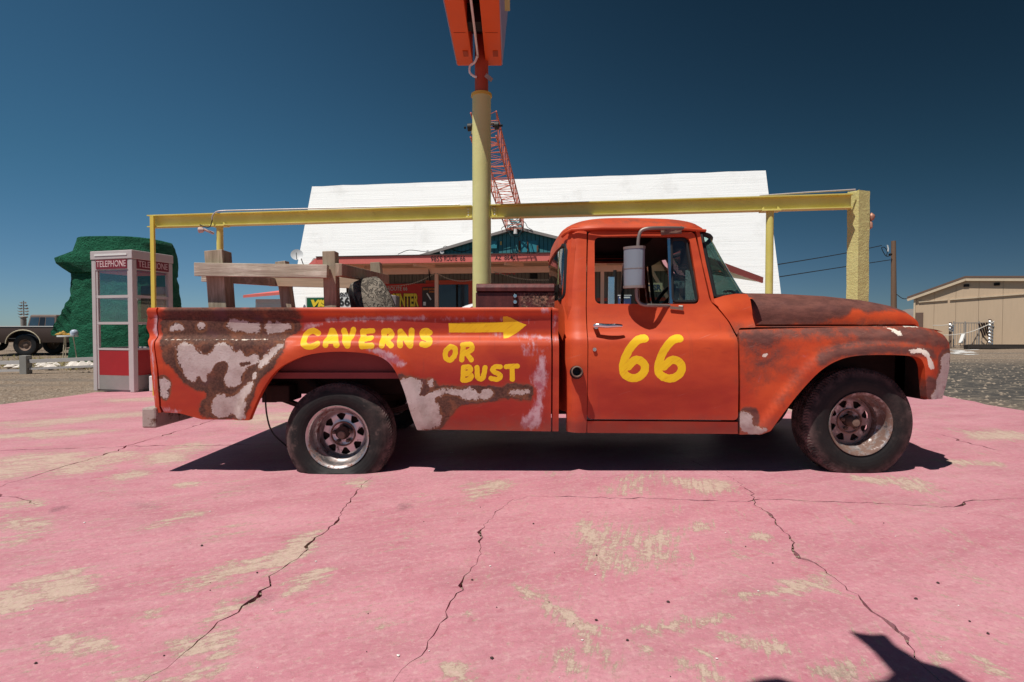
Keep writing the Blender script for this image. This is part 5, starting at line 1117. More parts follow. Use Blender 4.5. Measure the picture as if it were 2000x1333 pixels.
for a, b in ((-1, -1), (1, -1), (1, 1), (-1, 1)):
    mb = MB(); q = bc + sx * a * .28 + sy * b * .26; mb.beam(q + ax * .25, bc + sx * a * .1 + Vector((0, 0, -.25)) + sy * b * .25, .05, .05); build(mb, "mount_leg", m_mount, boom)
for k in range(5):
    mb = MB(); q = bc + ax * (.05 + .09 * k); mb.beam(q - sx * .28 + sy * .22 * (-1) ** k, q + sx * .28 - sy * .22 * (-1) ** k, .035, .035); build(mb, "mount_bar", m_mount, boom)
# satellite dish at the roof's edge
dc = P(580, 498, 22.3); m_dish = plain("dish_grey", (.58, .59, .60), .5, var=.08)
dish = thing("satellite_dish", dc, "round pale satellite dish beside the left edge of the white roof", "satellite dish")
dx = Vector((.25, -.9, .35)).normalized(); dq = dx.to_track_quat('Z', 'Y').to_matrix()
mb = MB(); mb.lathe([(.002, -.05), (.1, -.045), (.18, -.025), (.235, 0), (.24, .01), (.18, -.01), (.1, -.03), (.002, -.035)], (0, 0, 0), 'z', 28); mb.v = [tuple(dc + dq @ Vector(v)) for v in mb.v]; build(mb, "reflector", m_dish, dish, True)
mb = MB(); mb.tube([dc + dq @ Vector((0, -.2, 0)), dc + dq @ Vector((0, -.08, .24)), dc + dq @ Vector((0, -.04, .26))], .014, 6); build(mb, "feed_arm", m_rubber, dish)
mb = MB(); mb.tube([dc + dq @ Vector((0, 0, -.05)), dc + Vector((.1, .15, -.1)), P(592, 516, 22.5), (P(592, 516, 22.5).x + .1, 22.75, 3.4)], .02, 6); build(mb, "mast", m_greytrim, dish)
q = P(613, 509, 20.5); mb = MB(); mb.lathe([(.02, .08), (.06, .02), (.10, -.06), (.07, -.07), (.01, -.05)], q, 'z', 12); mb.tube([(q.x, q.y, q.z + .08), (q.x + .2, q.y + .3, q.z - .05)], .015, 6); tag(build(mb, "eave_lamp", m_greytrim, None, True), "small grey spot lamp at the left end of the red fascia", "lamp")
# annex at the left
AF = Frame(*P(545, 600, 24.5)[:2], 7.5)
annex = thing("annex_shed", AF.p(0, 0, 0), "low white annex with red roof edge left of the big white roof", "shed")
a0, a1 = AF.t(500), AF.t(640); ze0, ze1 = AF.z(500, 585), AF.z(600, 574)
k = 0; z = 0
while z < ze0 - .05:
    mb = MB(); mb.hexa([AF.p(a0, -.02, z), AF.p(a1, -.02, z), AF.p(a1, .05, z), AF.p(a0, .05, z), AF.p(a0, 0, z + .18), AF.p(a1, 0, z + .18), AF.p(a1, .05, z + .18), AF.p(a0, .05, z + .18)]); build(mb, "siding_board", m_whitewall, annex); z += .185
mb = MB(); mb.box(a0 + .02, a1, .06, 3, 0, ze0, AF); build(mb, "wall", m_whitewall, annex)
mb = MB(); mb.hexa([AF.p(AF.t(485), -.35, ze0 + .05), AF.p(AF.t(597), -.35, ze1 + .0), AF.p(AF.t(597), 3, ze1 + .5), AF.p(AF.t(485), 3, ze0 + .5), AF.p(AF.t(485), -.35, ze0 + .17), AF.p(AF.t(597), -.35, ze1 + .13), AF.p(AF.t(597), 3, ze1 + .62), AF.p(AF.t(485), 3, ze0 + .62)]); build(mb, "roof", m_red, annex)

# ---------------------------------------------------------------- yellow steel frame, block pillar and sign pole
SF = Frame(-.392, 7.2, 8.0)  # frame, pillar and sign pole shrunk about the camera, baked into these numbers
m_yel, t = new_mat("yellow_gloss_paint"); p = t.pos(); n1 = t.noise(p, 3, 6, .6); n2 = t.noise(p, 45, 5, .65)
col = t.mix(t.sm(n1, .3, .7), (.66, .57, .13), (.74, .66, .20)); col = t.mix(t.m('MULTIPLY', t.sm(t.noise(p, 9, 8, .72), .62, .72), .6), col, (.42, .33, .10)); col = t.mix(t.sm(n2, .72, .78), col, (.22, .13, .06))
t.out(col, .42, 0, t.bump(n2, .12, .006), .45)
m_pale, t = new_mat("pale_yellow_paint"); p = t.pos(); n1 = t.noise(p, 2.2, 6, .62); n2 = t.noise(p, 40, 5, .65)
col = t.mix(n1, (.60, .58, .22), (.70, .70, .33)); col = t.mix(t.sm(t.noise(p, 14, 7, .7), .70, .76), col, (.78, .75, .55)); col = t.mix(t.m('MULTIPLY', t.sm(t.noise(t.mapp(p, (6, 6, .6)), 2.2, 6, .66), .56, .75), .4), col, (.38, .33, .14))
t.out(col, .5, 0, t.bump(t.m('ADD', n2, t.m('MULTIPLY', t.noise(p, 6, 5), 2)), .2, .01), .4)
frame = thing("steel_canopy_frame", SF.p(0, 0, 0), "bare yellow I-beam frame on round posts crossing behind the truck", "beam frame")
def zline(px): return SF.z(px, 422 - .0308 * (px - 297)), SF.z(px, 445.5 - .0275 * (px - 297))
zT = sum(zline(x)[0] for x in (320, 940, 1600)) / 3; zB = sum(zline(x)[1] for x in (320, 940, 1600)) / 3
tl, tr, tp = SF.t(297), SF.t(1658), 0.0
zL = zline(300); zR = zline(1650)
def ibeam(t0, t1, za0, zb0, za1, zb1, name):
    mb = MB()
    for (w0, w1, s0, s1) in ((-.062, .062, -.013, 0), (-.005, .005, None, None), (-.062, .062, 0, .013)):
        if s0 is None: b0, c0, b1, c1_ = zb0 + .013, za0 - .013, zb1 + .013, za1 - .013
        elif s1 == 0: b0, c0, b1, c1_ = za0 - .013, za0, za1 - .013, za1
        else: b0, c0, b1, c1_ = zb0, zb0 + .013, zb1, zb1 + .013
        mb.hexa([SF.p(t0, w0, b0), SF.p(t1, w0, b1), SF.p(t1, w1, b1), SF.p(t0, w1, b0), SF.p(t0, w0, c0), SF.p(t1, w0, c1_), SF.p(t1, w1, c1_), SF.p(t0, w1, c0)])
    o = build(mb, name, m_yel, frame); return o
zC = zline(940)
ibeam(tl, -.124, zL[0], zL[1], zC[0], zC[1], "beam"); ibeam(.124, tr, zC[0], zC[1], zR[0], zR[1], "beam")
for px, r_ in ((432, .044), (1501, .044)):
    tt = SF.t(px); z1 = zL[1] if px < 900 else zR[1]; z1 = zline(px)[1]
    mb = MB(); mb.tube([SF.p(tt, 0, 0), SF.p(tt, 0, z1 - .011)], r_, 20); build(mb, "post", m_yel, frame, True)
    mb = MB(); mb.box(tt - .11, tt + .11, -.068, .068, z1 - .010, z1 - .001, SF); build(mb, "cap_plate", m_yel, frame)
    for s_ in (-1, 1):
        mb = MB(); mb.add([SF.p(tt + s_ * .072, -.032, z1 + .014), SF.p(tt + s_ * .108, -.032, z1 + .014), SF.p(tt + s_ * .08, -.032, z1 + .048), SF.p(tt + s_ * .072, -.024, z1 + .014), SF.p(tt + s_ * .108, -.024, z1 + .014), SF.p(tt + s_ * .08, -.024, z1 + .048)], [(0, 1, 2), (5, 4, 3), (0, 3, 4, 1), (1, 4, 5, 2), (2, 5, 3, 0)]); build(mb, "gusset", m_yel, frame)
tt = SF.t(301.5, -.08); mb = MB(); mb.box(tt - .028, tt + .028, -.098, -.066, 0, zL[0] - .024, SF); build(mb, "end_post", plain("yellow_end_post", (.70, .55, .09), .45, var=.12, dirt=(.55, .40, .05), dirt_amt=.4), frame)
m_conduit = plain("grey_conduit", (.50, .46, .45), .45, .3)
mb = MB(); mb.tube(catmull([SF.p(SF.t(426), -.09, zL[0] - .10), SF.p(SF.t(427), -.09, zL[0] - .04), SF.p(SF.t(434), -.07, zL[0] + .015), SF.p(SF.t(450), -.05, zL[0] + .028)], 5) + [SF.p(SF.t(610), -.05, zline(610)[0] + .02), SF.p(SF.t(900), -.05, zC[0] + .012)], .009, 8); build(mb, "conduit", m_conduit, frame, True)
mb = MB(); mb.tube([SF.p(SF.t(1480), -.02, zline(1480)[0] + .012), SF.p(SF.t(1570), -.02, zR[0] + .035), SF.p(SF.t(1665), -.02, zR[0] + .05)], .010, 8); build(mb, "conduit", m_conduit, frame, True)
fl = [SF.p(SF.t(426), -.09, zL[0] - .10), SF.p(SF.t(423), -.10, zL[1] - .02), SF.p(SF.t(415), -.10, zL[1] - .03), SF.p(SF.t(404), -.11, zL[1] - .0)]
mb = MB(); mb.tube(catmull(fl, 5), .007, 6); build(mb, "loose_wire", m_rubber, frame, True)
mb = MB(); a_ = SF.p(SF.t(425), -.05, zL[1] - .112); b_ = SF.p(SF.t(411), -.10, zL[1] - .06); mb.tube([a_, b_], .018, 8); mb.lathe([(.016, .04), (.036, .016), (.04, -.024), (.008, -.032)], (SF.p(SF.t(406), -.11, zL[1] - .072)), 'x', 12); build(mb, "flood_lamp", plain("lamp_pink_grey", (.55, .42, .38), .6), frame, True)
pole = thing("sign_pole", SF.p(0, 0, 0), "thick pale yellow pole with red upper tube carrying two orange sign boxes", "sign pole")
zt_ = P(940, 187, 7.2).z
mb = MB(); mb.tube([SF.p(0, 0, 0), SF.p(0, 0, zt_ - .02)], .120, 48); build(mb, "lower_tube", m_pale, pole, True)
mb = MB(); mb.tube([SF.p(0, 0, zt_ - .019), SF.p(0, 0, zt_ + .012)], .134, 48); build(mb, "collar", plain("collar_yellow", (.68, .48, .08), .5), pole, True)
mb = MB(); mb.tube([SF.p(0, 0, zt_ + .013), SF.p(0, 0, 6.4)], .0865, 36); build(mb, "upper_tube", plain("oxide_red_tube", (.42, .075, .035), .6, var=.15, dirt=(.30, .06, .03), dirt_amt=.4), pole, True)
for s_, tx in ((-1, -.124), (1, .125)):
    for w in (-.06,):
        mb = MB(); mb.box(tx - s_ * .0, tx + s_ * .08, -.018, -.007, zC[1] + .024, zC[0] - .024, SF); o = build(mb, "clip_angle", m_yel, pole)
        for k in range(3): mb = MB(); z = zC[1] + .048 + k * .036; mb.tube([SF.p(tx + s_ * .048, -.019, z), SF.p(tx + s_ * .048, -.028, z)], .009, 6); build(mb, "bolt", m_wht, o)
m_orange = plain("orange_sign_metal", (.75, .115, .018), .5, var=.12, sc=2, bump=.1, dirt=(.55, .08, .02), dirt_amt=.35, dirt_sc=3); m_lav = plain("pale_lilac_sign_face", (.42, .36, .48), .5, var=.15, sc=3); m_seam = plain("orange_seam", (.40, .06, .012), .6)
zs = P(930, 129, 7.3).z
xs4 = (P(894, 129, 7.3).x, P(924, 129, 7.3).x, P(949, 129, 7.3).x, P(980, 129, 7.3).x)
Yn, Yf = 4.2, 7.3; HS = 1.25
for k, (xa, xb) in enumerate(((xs4[0], xs4[1]), (xs4[2], xs4[3]))):
    mb = MB(); mb.hexa([(xa, Yn, zs), (xb, Yn, zs), (xb, Yf, zs), (xa, Yf, zs), (xa, Yn, zs + HS), (xb, Yn, zs + HS), (xb, Yf, zs + HS), (xa, Yf, zs + HS)])
    bx = build(mb, "sign_box", m_orange, pole, bevel=.006)
    out_ = (xa - .002) if k == 0 else (xb + .002); s_ = -1 if k == 0 else 1
    mb = MB(); mb.hexa([(out_, Yn + .02, zs + .002), (out_ + s_ * .008, Yn + .02, zs + .002), (out_ + s_ * .008, Yf - .02, zs + .002), (out_, Yf - .02, zs + .002), (out_, Yn + .02, zs + HS), (out_ + s_ * .135, Yn + .02, zs + HS), (out_ + s_ * .135, Yf - .02, zs + HS), (out_, Yf - .02, zs + HS)])
    build(mb, "sign_face", m_lav, bx)
    for y in (5.72, 6.48):
        mb = MB(); mb.box(xa + .03, xb - .03, y, y + .008, zs - .004, zs - .001); build(mb, "bottom_seam", m_seam, bx)
    mb = MB(); mb.box((xa + xb) / 2, xb - .04, 6.90, 7.04, zs - .008, zs - .001); build(mb, "access_plate", m_seam, bx)
mb = MB(); mb.box(xs4[1] + .01, xs4[2] - .01, Yn + .5, Yf - .25, zs + .28, zs + .34); build(mb, "inner_bracing", m_black, pole)
mb = MB(); mb.box(xs4[1] + .004, xs4[2] - .004, 6.32, 6.52, zs + .03, zs + .24); build(mb, "junction_box", m_black, pole)
mb = MB(); cx_ = (xs4[1] + xs4[2]) / 2 - .024; mb.tube(catmull([(cx_ + .016, 4.8, zs + .04), (cx_ + .016, 6.88, zs + .016), (cx_ + .008, 7.02, zs - .016), (cx_ - .024, 7.06, zs - .07), (cx_ - .08, 7.08, zs - .10), (cx_ - .088, 7.09, zs - .176), (cx_ - .05, 7.10, zs - .216), (cx_ + .0, 7.11, zs - .23)], 5), .014, 8); build(mb, "white_conduit", m_wht, pole, True)
mb = MB(); q = P(956, 154, 7.09); mb.beam((q.x - .04, q.y, q.z + .04), (q.x + .024, q.y - .04, q.z - .032), .04, .048); build(mb, "spot_lamp", m_greytrim, pole)
mb = MB(); q0, q1 = P(975, 22, 6.72), P(996, -60, 6.72); mb.box(q0.x, q1.x, 5.9, 6.72, q0.z, q0.z + .9); build(mb, "upper_panel", m_pale, pole)
# rough block pillar
PF = Frame(*SF.p(SF.t(1674), 0, 0)[:2], -22.0); zp = P(1690, 371, PF.y).z; B1, B2 = .19, .145
m_block, t = new_mat("rough_yellow_block"); p = t.pos(); n1 = t.noise(p, 9, 8, .68); n2 = t.noise(p, 42, 6, .7); n3 = t.noise(t.mapp(p, (1, 1, 2.4), (0, R(28), 0)), 16, 6, .7)
col = t.mix(n1, (.60, .54, .20), (.72, .66, .30)); col = t.mix(t.sm(n2, .68, .75), col, (.24, .19, .09))
t.out(col, .85, 0, t.bump(t.m('ADD', n3, t.m('ADD', n2, t.m('MULTIPLY', n1, 1.5))), .5, .014), .2)
pillar = thing("block_pillar", PF.p(.09, .07, 0), "rough yellow painted block pillar at the right end of the steel beam", "pillar")
rows = []
for i in range(61):
    z = zp * i / 60; r_ = []
    for (a_, b_), (c_, d_) in (((0, 0), (B1, 0)), ((B1, 0), (B1, B2)), ((B1, B2), (0, B2)), ((0, B2), (0, 0))):
        for k in range(6):
            f = k / 6; tt, w = a_ + (c_ - a_) * f, b_ + (d_ - b_) * f; nn = .004 * mnoise.fractal(Vector((tt * 14, w * 14, z * 5)), 1, 2, 4); ch = 0
            sx_ = 1 if tt > .095 else -1; sw = 1 if w > .07 else -1; r_.append(PF.p(tt + (nn - ch) * sx_ - .012 * (z / zp - .5), w + (nn - ch) * sw, z + (.02 * mnoise.noise(Vector((tt * 9, w * 9, 2))) if i == 60 else 0)))
    rows.append(r_)
mb = MB(); mb.grid(rows, True); mb.f.append(tuple(60 * 24 + k for k in range(24))); build(mb, "block_column", m_block, pillar, True, angle=35)
mb = MB(); q = P(1702, 424, PF.y + .12); mb.lathe([(.002, .05), (.032, .024), (.04, 0), (.024, -.04), (.002, -.05)], q, 'z', 10); mb.tube([(q.x - .06, q.y, q.z + .024), q], .008, 6); mb.lathe([(.002, .04), (.022, .016), (.024, -.04), (.002, -.06)], (q.x - .01, q.y, q.z - .088), 'z', 10); mb.tube([q, (q.x - .01, q.y, q.z - .1)], .012, 6)
tag(build(mb, "lamp_holder", plain("copper_lamp", (.45, .22, .15), .5, .3), None, True), "small copper lamp holder fixed to the right side of block pillar", "lamp")

# ---------------------------------------------------------------- what rides in the truck bed
m_wood, t = new_mat("weathered_timber"); p = t.pos(); g1 = t.noise(t.mapp(p, (2, 12, 26)), 1.6, 7, .66, .4); g2 = t.noise(p, 4, 5, .6)
wood_col = lambda t, g1, g2: t.mix(t.sm(g2, .3, .7), t.mix(t.sm(g1, .3, .7), (.40, .36, .28), (.78, .72, .60)), t.mix(g1, (.28, .23, .17), (.54, .47, .36)))
t.out(wood_col(t, g1, g2), .85, 0, t.bump(g1, .6, .008), .2)
m_woodv, t = new_mat("weathered_post_timber"); p = t.pos(); g1 = t.noise(t.mapp(p, (24, 24, 2)), 1.6, 7, .66, .4); g2 = t.noise(p, 3, 5, .6)
t.out(t.mix(t.sm(g2, .35, .65), t.mix(t.sm(g1, .3, .7), (.25, .20, .14), (.62, .53, .40)), t.mix(g1, (.20, .16, .11), (.48, .40, .29))), .85, 0, t.bump(g1, .6, .008), .2)
rack = thing("wooden_rack", (-1.7, CY, .66), "weathered grey timber rack standing in the truck bed", "wooden rack")
Yn_, Yf_ = 3.80, 5.28
def post(px0, px1, pyt, Y, lean=0, w=None):
    a_, b_ = P(px0, pyt, Y), P(px1, pyt, Y); w = (b_.x - a_.x); mb = MB(); cx = (a_.x + b_.x) / 2
    mb.beam((cx + lean, Y + w / 2, .665), (cx, Y + w / 2, a_.z), w, w, (0, 1, 0), .004); return build(mb, "post", m_woodv, rack, bevel=.004)
post(398, 434, 489, Yn_, .05); post(536, 557, 511, Yf_, .12); post(629, 654, 491, Yn_, .02); post(722, 742, 513, Yf_, .05)
zr1, zr0 = P(500, 514, Yn_ - .05).z, P(500, 541, Yn_ - .05).z
mb = MB(); mb.beam((P(383, 527, Yn_ - .04).x, Yn_ - .035, (zr0 + zr1) / 2 + .004), (P(640, 529, Yn_ - .04).x, Yn_ - .035, (zr0 + zr1) / 2 - .010), .055, zr1 - zr0, (0, 0, 1), .003); build(mb, "rail", m_wood, rack, bevel=.003)
m_wood2 = m_woodv
zf1, zf0 = P(740, 535, Yf_).z, P(740, 556, Yf_).z
mb = MB(); mb.beam((P(655, 531, Yn_ - .06).x + .02, Yn_ - .06, (zr0 + zr1) / 2), (P(753, 545, Yf_).x, Yf_ + .05, (zf0 + zf1) / 2), .05, zr1 - zr0 - .006, (0, 0, 1), .003); build(mb, "rail", m_wood2, rack, bevel=.003)
mb = MB(); mb.beam((P(395, 530, Yn_).x - .06, Yn_ + .14, (zr0 + zr1) / 2 - .03), (P(537, 545, Yf_).x, Yf_ + .0, (zf0 + zf1) / 2 - .03), .05, zr1 - zr0 - .02, (0, 0, 1), .003); build(mb, "rail", m_wood, rack, bevel=.003)
mb = MB(); mb.beam((P(530, 550, Yf_).x, Yf_ - .03, (zf0 + zf1) / 2 - .02), (P(745, 552, Yf_).x, Yf_ - .03, (zf0 + zf1) / 2 - .045), .05, zf1 - zf0, (0, 0, 1), .003); build(mb, "rail", plain("pale_timber", (.50, .36, .24), .85, var=.3, stretch=(1, 8, 20), sc=3), rack, bevel=.003)
# worn tyre leaning in the bed
m_tw, t = new_mat("worn_tread_rubber"); p = t.pos(); n1 = t.noise(p, 9, 7, .7); v1 = t.noise(t.mapp(p, (1, 1.5, 1)), 11, 3, .55, 1.2)
cut = t.sm(t.m('ABSOLUTE', t.m('SUBTRACT', v1, .5)), .008, .045); o3 = t.sep(p); rr_ = t.m('SQRT', t.m('ADD', t.m('MULTIPLY', o3[0], o3[0]), t.m('MULTIPLY', o3[2], o3[2]))); trd = t.sm(rr_, .30, .325)
col = t.mix(trd, (.016, .016, .018), t.mix(t.sm(n1, .3, .7), (.13, .11, .088), (.26, .225, .18))); col = t.mix(t.m('MULTIPLY', t.m('SUBTRACT', 1, cut), trd), col, (.065, .056, .047))
t.out(col, .85, 0, t.bump(t.m('ADD', t.m('MULTIPLY', cut, 1.2), t.noise(p, 60, 4)), .7, .012), .2)
tc_ = P(722, 640, 4.15); mb = MB(); Rt = .345
half = [(.19, -.10), (.22, -.125), (.27, -.13), (.30, -.122), (.322, -.112), (Rt - .004, -.098), (Rt + .003, -.07), (Rt + .007, -.035), (Rt + .008, 0)]
mb.lathe(half + [(r_, -h_) for r_, h_ in half[-2::-1]], (0, 0, 0), 'y', 64)
o = tag(build(mb, "spare_tyre", m_tw, None, True, local=True), "bald dusty spare tyre leaning in the truck bed beside the rack", "tyre")
o.rotation_mode = 'QUATERNION'; o.rotation_quaternion = Vector((0, 1, 0)).rotation_difference(Vector((.88, .36, .30)).normalized())
o.location = P(742, 545, 4.25) + Vector((-.035, .05, -.335))
# steel toolbox across the bed
Yt = 4.02; q0, q1 = P(929, 554, Yt), P(1084, 599, Yt)
m_box, t = new_mat("maroon_toolbox"); p = t.n("NewGeometry").outputs["Position"]; n1 = t.noise(p, 22, 7, .7); n2 = t.noise(t.mapp(p, (1, 1, .2)), 18, 5, .6); o3 = t.sep(p)
col = t.mix(t.sm(n2, .3, .7), (.085, .022, .022), (.16, .04, .036)); area = t.m('MULTIPLY', t.sm(o3[0], .045, .09), t.m('SUBTRACT', 1, t.sm(o3[2], q0.z - .075, q0.z - .06)))
pit = t.m('MULTIPLY', area, t.sm(n1, .42, .56)); col = t.mix(pit, col, t.mix(t.sm(t.noise(p, 70, 5, .7), .4, .6), (.02, .012, .01), (.42, .22, .15)))
t.out(col, .5, 0, t.bump(t.m('ADD', n1, t.m('MULTIPLY', pit, 1.5)), .4, .006), .4)
tb_ = thing("toolbox", ((q0.x + q1.x) / 2, 4.3, .66), "maroon steel toolbox with pitted rust across the bed behind the cab", "toolbox")
zl = P(1000, 570, Yt).z; D_ = .95
mb = MB(); mb.box(q0.x, q1.x, Yt, Yt + D_, .665, zl - .004); build(mb, "box_body", m_box, tb_, bevel=.006)
mb = MB(); pr = [(Yt - .012, zl), (Yt - .014, q0.z - .03), (Yt - .004, q0.z - .008), (Yt + .025, q0.z), (Yt + D_, q0.z + .01), (Yt + D_, zl)]
mb.prism(pr, lambda a, b: (q0.x + .004, a, b), (q1.x - q0.x - .008, 0, 0)); build(mb, "lid", m_box, tb_, bevel=.004)
for py in (578.5, 590.5):
    c_ = P(1006, py, Yt); mb = MB(); mb.lathe([(.002, -.016), (.012, -.016), (.018, -.010), (.019, .002)], (c_.x, Yt, c_.z), 'y', 18); build(mb, "lock", m_chrome, tb_, True)

# ---------------------------------------------------------------- telephone booth
m_alu = plain("booth_aluminium", (.56, .50, .49), .5, .15, var=.1, dirt=(.42, .38, .36), dirt_amt=.25); m_bred = plain("booth_red_panel", (.36, .018, .022), .5, var=.12); m_maroon = plain("telephone_sign_maroon", (.20, .022, .035), .4); m_kick = plain("booth_kick_plate", (.36, .33, .31), .5, .3)
m_pink = plain("sign_pink_white", (.68, .50, .50), .5)
cnr = G(262, 767)
booth = thing("telephone_booth", (cnr.x, cnr.y, 0), "silver telephone booth with red TELEPHONE header strips and red lower panels", "telephone booth")
e1 = Vector((-.965, .26, 0)).normalized(); e2 = Vector((.26, .965, 0)).normalized(); LW, RW = .78, .70; HT = P(262, 488, cnr.y).z
def bp(a, b, z): return Vector((cnr.x, cnr.y, 0)) + e1 * a + e2 * b + Vector((0, 0, z))
def bbox_(a0, a1, b0, b1, z0, z1, mat, name, par=booth, bevel=0):
    mb = MB(); mb.hexa([bp(a1, b0, z0), bp(a0, b0, z0), bp(a0, b1, z0), bp(a1, b1, z0), bp(a1, b0, z1), bp(a0, b0, z1), bp(a0, b1, z1), bp(a1, b1, z1)]); return build(mb, name, mat, par, bevel=bevel)
pw = .075
for a0, b0 in ((0, 0), (LW - pw, 0), (0, RW - pw), (LW - pw, RW - pw)): bbox_(a0, a0 + pw, b0, b0 + pw, 0, HT - .135, m_alu, "corner_post", bevel=.008)
bbox_(-.01, LW + .01, -.01, RW + .01, HT - .13, HT, m_alu, "roof_cap", bevel=.01)
zy = lambda py: P(262, py, cnr.y).z
zs0, zs1 = zy(526), zy(502)
m_tub = m_wht
def side_sign(axis):
    n_ = -.003
    if axis == 'e1': bx = bbox_(pw, LW - pw, .004, .05, zs0, zs1, m_alu, "header"); f = bbox_(pw + .02, LW - pw - .02, -.004, .003, zs0 + .015, zs1 - .015, m_maroon, "sign_strip", bx); c_ = bp(LW / 2, -.006, (zs0 + zs1) / 2); text("TELEPHONE", .1, m_pink, f, c_, -e1, (0, 0, 1), "lettering", LW - 2 * pw - .07, (zs1 - zs0) * .52, .004)
    else: bx = bbox_(.004, .05, pw, RW - pw, zs0, zs1, m_alu, "header"); f = bbox_(-.004, .003, pw + .0, RW - pw - .0, zs0 + .015, zs1 - .015, m_maroon, "sign_strip", bx); c_ = bp(-.006, RW / 2, (zs0 + zs1) / 2); text("TELEPHONE", .1, m_pink, f, c_, e2, (0, 0, 1), "lettering", RW - 2 * pw - .05, (zs1 - zs0) * .52, .004)
side_sign('e1'); side_sign('e2')
for (py0, py1) in ((576, 581.5), (629, 634)):
    bbox_(pw, LW - pw, .01, .04, zy(py1), zy(py0), m_alu, "rail"); bbox_(.01, .04, pw, RW - pw, zy(py1), zy(py0), m_alu, "rail"); bbox_(LW - .04, LW - .01, pw, RW - pw, zy(py1), zy(py0), m_alu, "rail"); bbox_(pw, LW - pw, RW - .04, RW - .01, zy(py1), zy(py0), m_alu, "rail")
zr_, zk = zy(685), zy(735)
for k, a in enumerate((('e1', 0), ('e2', 0), ('e1', 1), ('e2', 1))):
    ax_, fr_ = a
    if ax_ == 'e1':
        b0 = .015 if not fr_ else RW - .035; bbox_(pw, LW - pw, b0, b0 + .02, zk + .001, zr_, m_bred, "lower_panel"); bbox_(pw, LW - pw, b0 - .005, b0 + .025, zr_ + .001, zr_ + .03, m_alu, "rail"); bbox_(pw, LW - pw, b0, b0 + .02, .03, zk, m_kick, "kick_plate")
    else:
        a0 = .015 if not fr_ else LW - .035; bbox_(a0, a0 + .02, pw, RW - pw, zk + .001, zr_, m_bred, "lower_panel"); bbox_(a0 - .005, a0 + .025, pw, RW - pw, zr_ + .001, zr_ + .03, m_alu, "rail"); bbox_(a0, a0 + .02, pw, RW - pw, .03, zk, m_kick, "kick_plate")
bbox_(.03, LW - .03, .03, RW - .03, .0, .03, m_kick, "floor_plate"); bbox_(.05, LW - .05, .05, RW - .05, zs0 - .03, zs0 - .005, plain("booth_ceiling_red", (.45, .06, .05), .6), "ceiling_panel")
bbox_(.08, LW - .08, -.018, -.011, HT - .075, HT - .05, m_wht, "drip_strip")
bbox_(pw + .002, pw + .03, .012, .045, .03, zs0, m_alu, "door_stile"); bbox_(LW - pw - .03, LW - pw - .002, .012, .045, .03, zs0, m_alu, "door_stile")
m_pane = glass("booth_pane_glass", (.93, .95, .95), .01, dirt=.01, fres=.22)
for z0, z1 in ((zy(629), zy(581.5)), (zy(576), zs0)):
    bbox_(pw + .03, LW - pw - .03, .024, .027, z0, z1, m_pane, "pane"); bbox_(.024, .027, pw, RW - pw, z0, z1, m_pane, "pane")
ph = bbox_(.25, .47, RW - .16, RW - .05, 1.10, 1.62, m_black, "pay_phone", bevel=.01); bbox_(.08, .24, RW - .10, RW - .05, 1.05, 1.60, plain("phone_backboard", (.45, .36, .33), .6), "back_board"); bbox_(.27, .33, RW - .19, RW - .162, 1.2, 1.42, m_rubber, "handset", ph, .01)
mb = MB(); q0 = G(282, 767); mb.box(q0.x, q0.x + .27, q0.y + .1, q0.y + .35, .0, .235); tag(build(mb, "white_block", m_whitewall, bevel=.015), "white painted block on the pad at the foot of telephone booth", "block")
mb = MB(); q0 = G(560, 764.5); q1 = G(700, 764.5); mb.box(q0.x - 2.2, q1.x + .5, 8.62, 8.78, -.03, .055); tag(build(mb, "painted_kerb", m_whitewall, bevel=.01), kind='structure')

# ---------------------------------------------------------------- green monument (plain rough stone-like form)
m_grn, t = new_mat("green_stucco"); p = t.pos(); n1 = t.noise(p, 3.5, 8, .7); n2 = t.noise(p, 16, 6, .7)
t.out(t.mix(n1, (.010, .12, .060), (.024, .27, .14)), .85, 0, t.bump(t.m('ADD', n2, t.m('MULTIPLY', n1, 1.4)), 1.0, .35), .25)
YM = 15.6; mon = thing("green_monument", (P(240, 700, YM + .9).x, YM + 1.0, 0), "tall rough green stucco monument with a flared cap behind the telephone booth", "monument")
def lump(sections, name, n=96, amp=.035, ex=2.8):
    rows = []
    zs_ = np.linspace(sections[0][0], sections[-1][0], 80); S_ = np.array(sections)
    for z in zs_:
        xa, xb, ya, yb = (np.interp(z, S_[:, 0], S_[:, j]) for j in (1, 2, 3, 4)); cx, cy, rx, ry = (xa + xb) / 2, (ya + yb) / 2, (xb - xa) / 2, (yb - ya) / 2; r_ = []
        for k in range(n):
            a = 2 * math.pi * k / n; c_, s_ = math.cos(a), math.sin(a); q = 1 + amp * mnoise.fractal(Vector((c_ * 2.2, s_ * 2.2, z * 1.7)), 1, 2, 5) + amp * .7 * mnoise.noise(Vector((c_ * 9, s_ * 9, z * 5)))
            r_.append((cx + rx * q * math.copysign(abs(c_) ** (2 / ex), c_), cy + ry * q * math.copysign(abs(s_) ** (2 / ex), s_), z))
        rows.append(r_)
    mb = MB(); mb.grid(rows, True); mb.f.append(tuple((len(rows) - 1) * n + k for k in range(n))); return build(mb, name, m_grn, mon, True, angle=180)
X = lambda px, Y=None: P(px, 600, Y or YM + 1.0).x
Zm = lambda py: P(240, py, YM).z
lump([(-.05, X(152), X(338), YM, YM + 2.2), (.6, X(156), X(337), YM, YM + 2.2), (Zm(600), X(160), X(335), YM + .05, YM + 2.1), (Zm(530), X(158), X(331), YM + .1, YM + 2.0), (Zm(515), X(162), X(330), YM + .1, YM + 2.0)], "body")
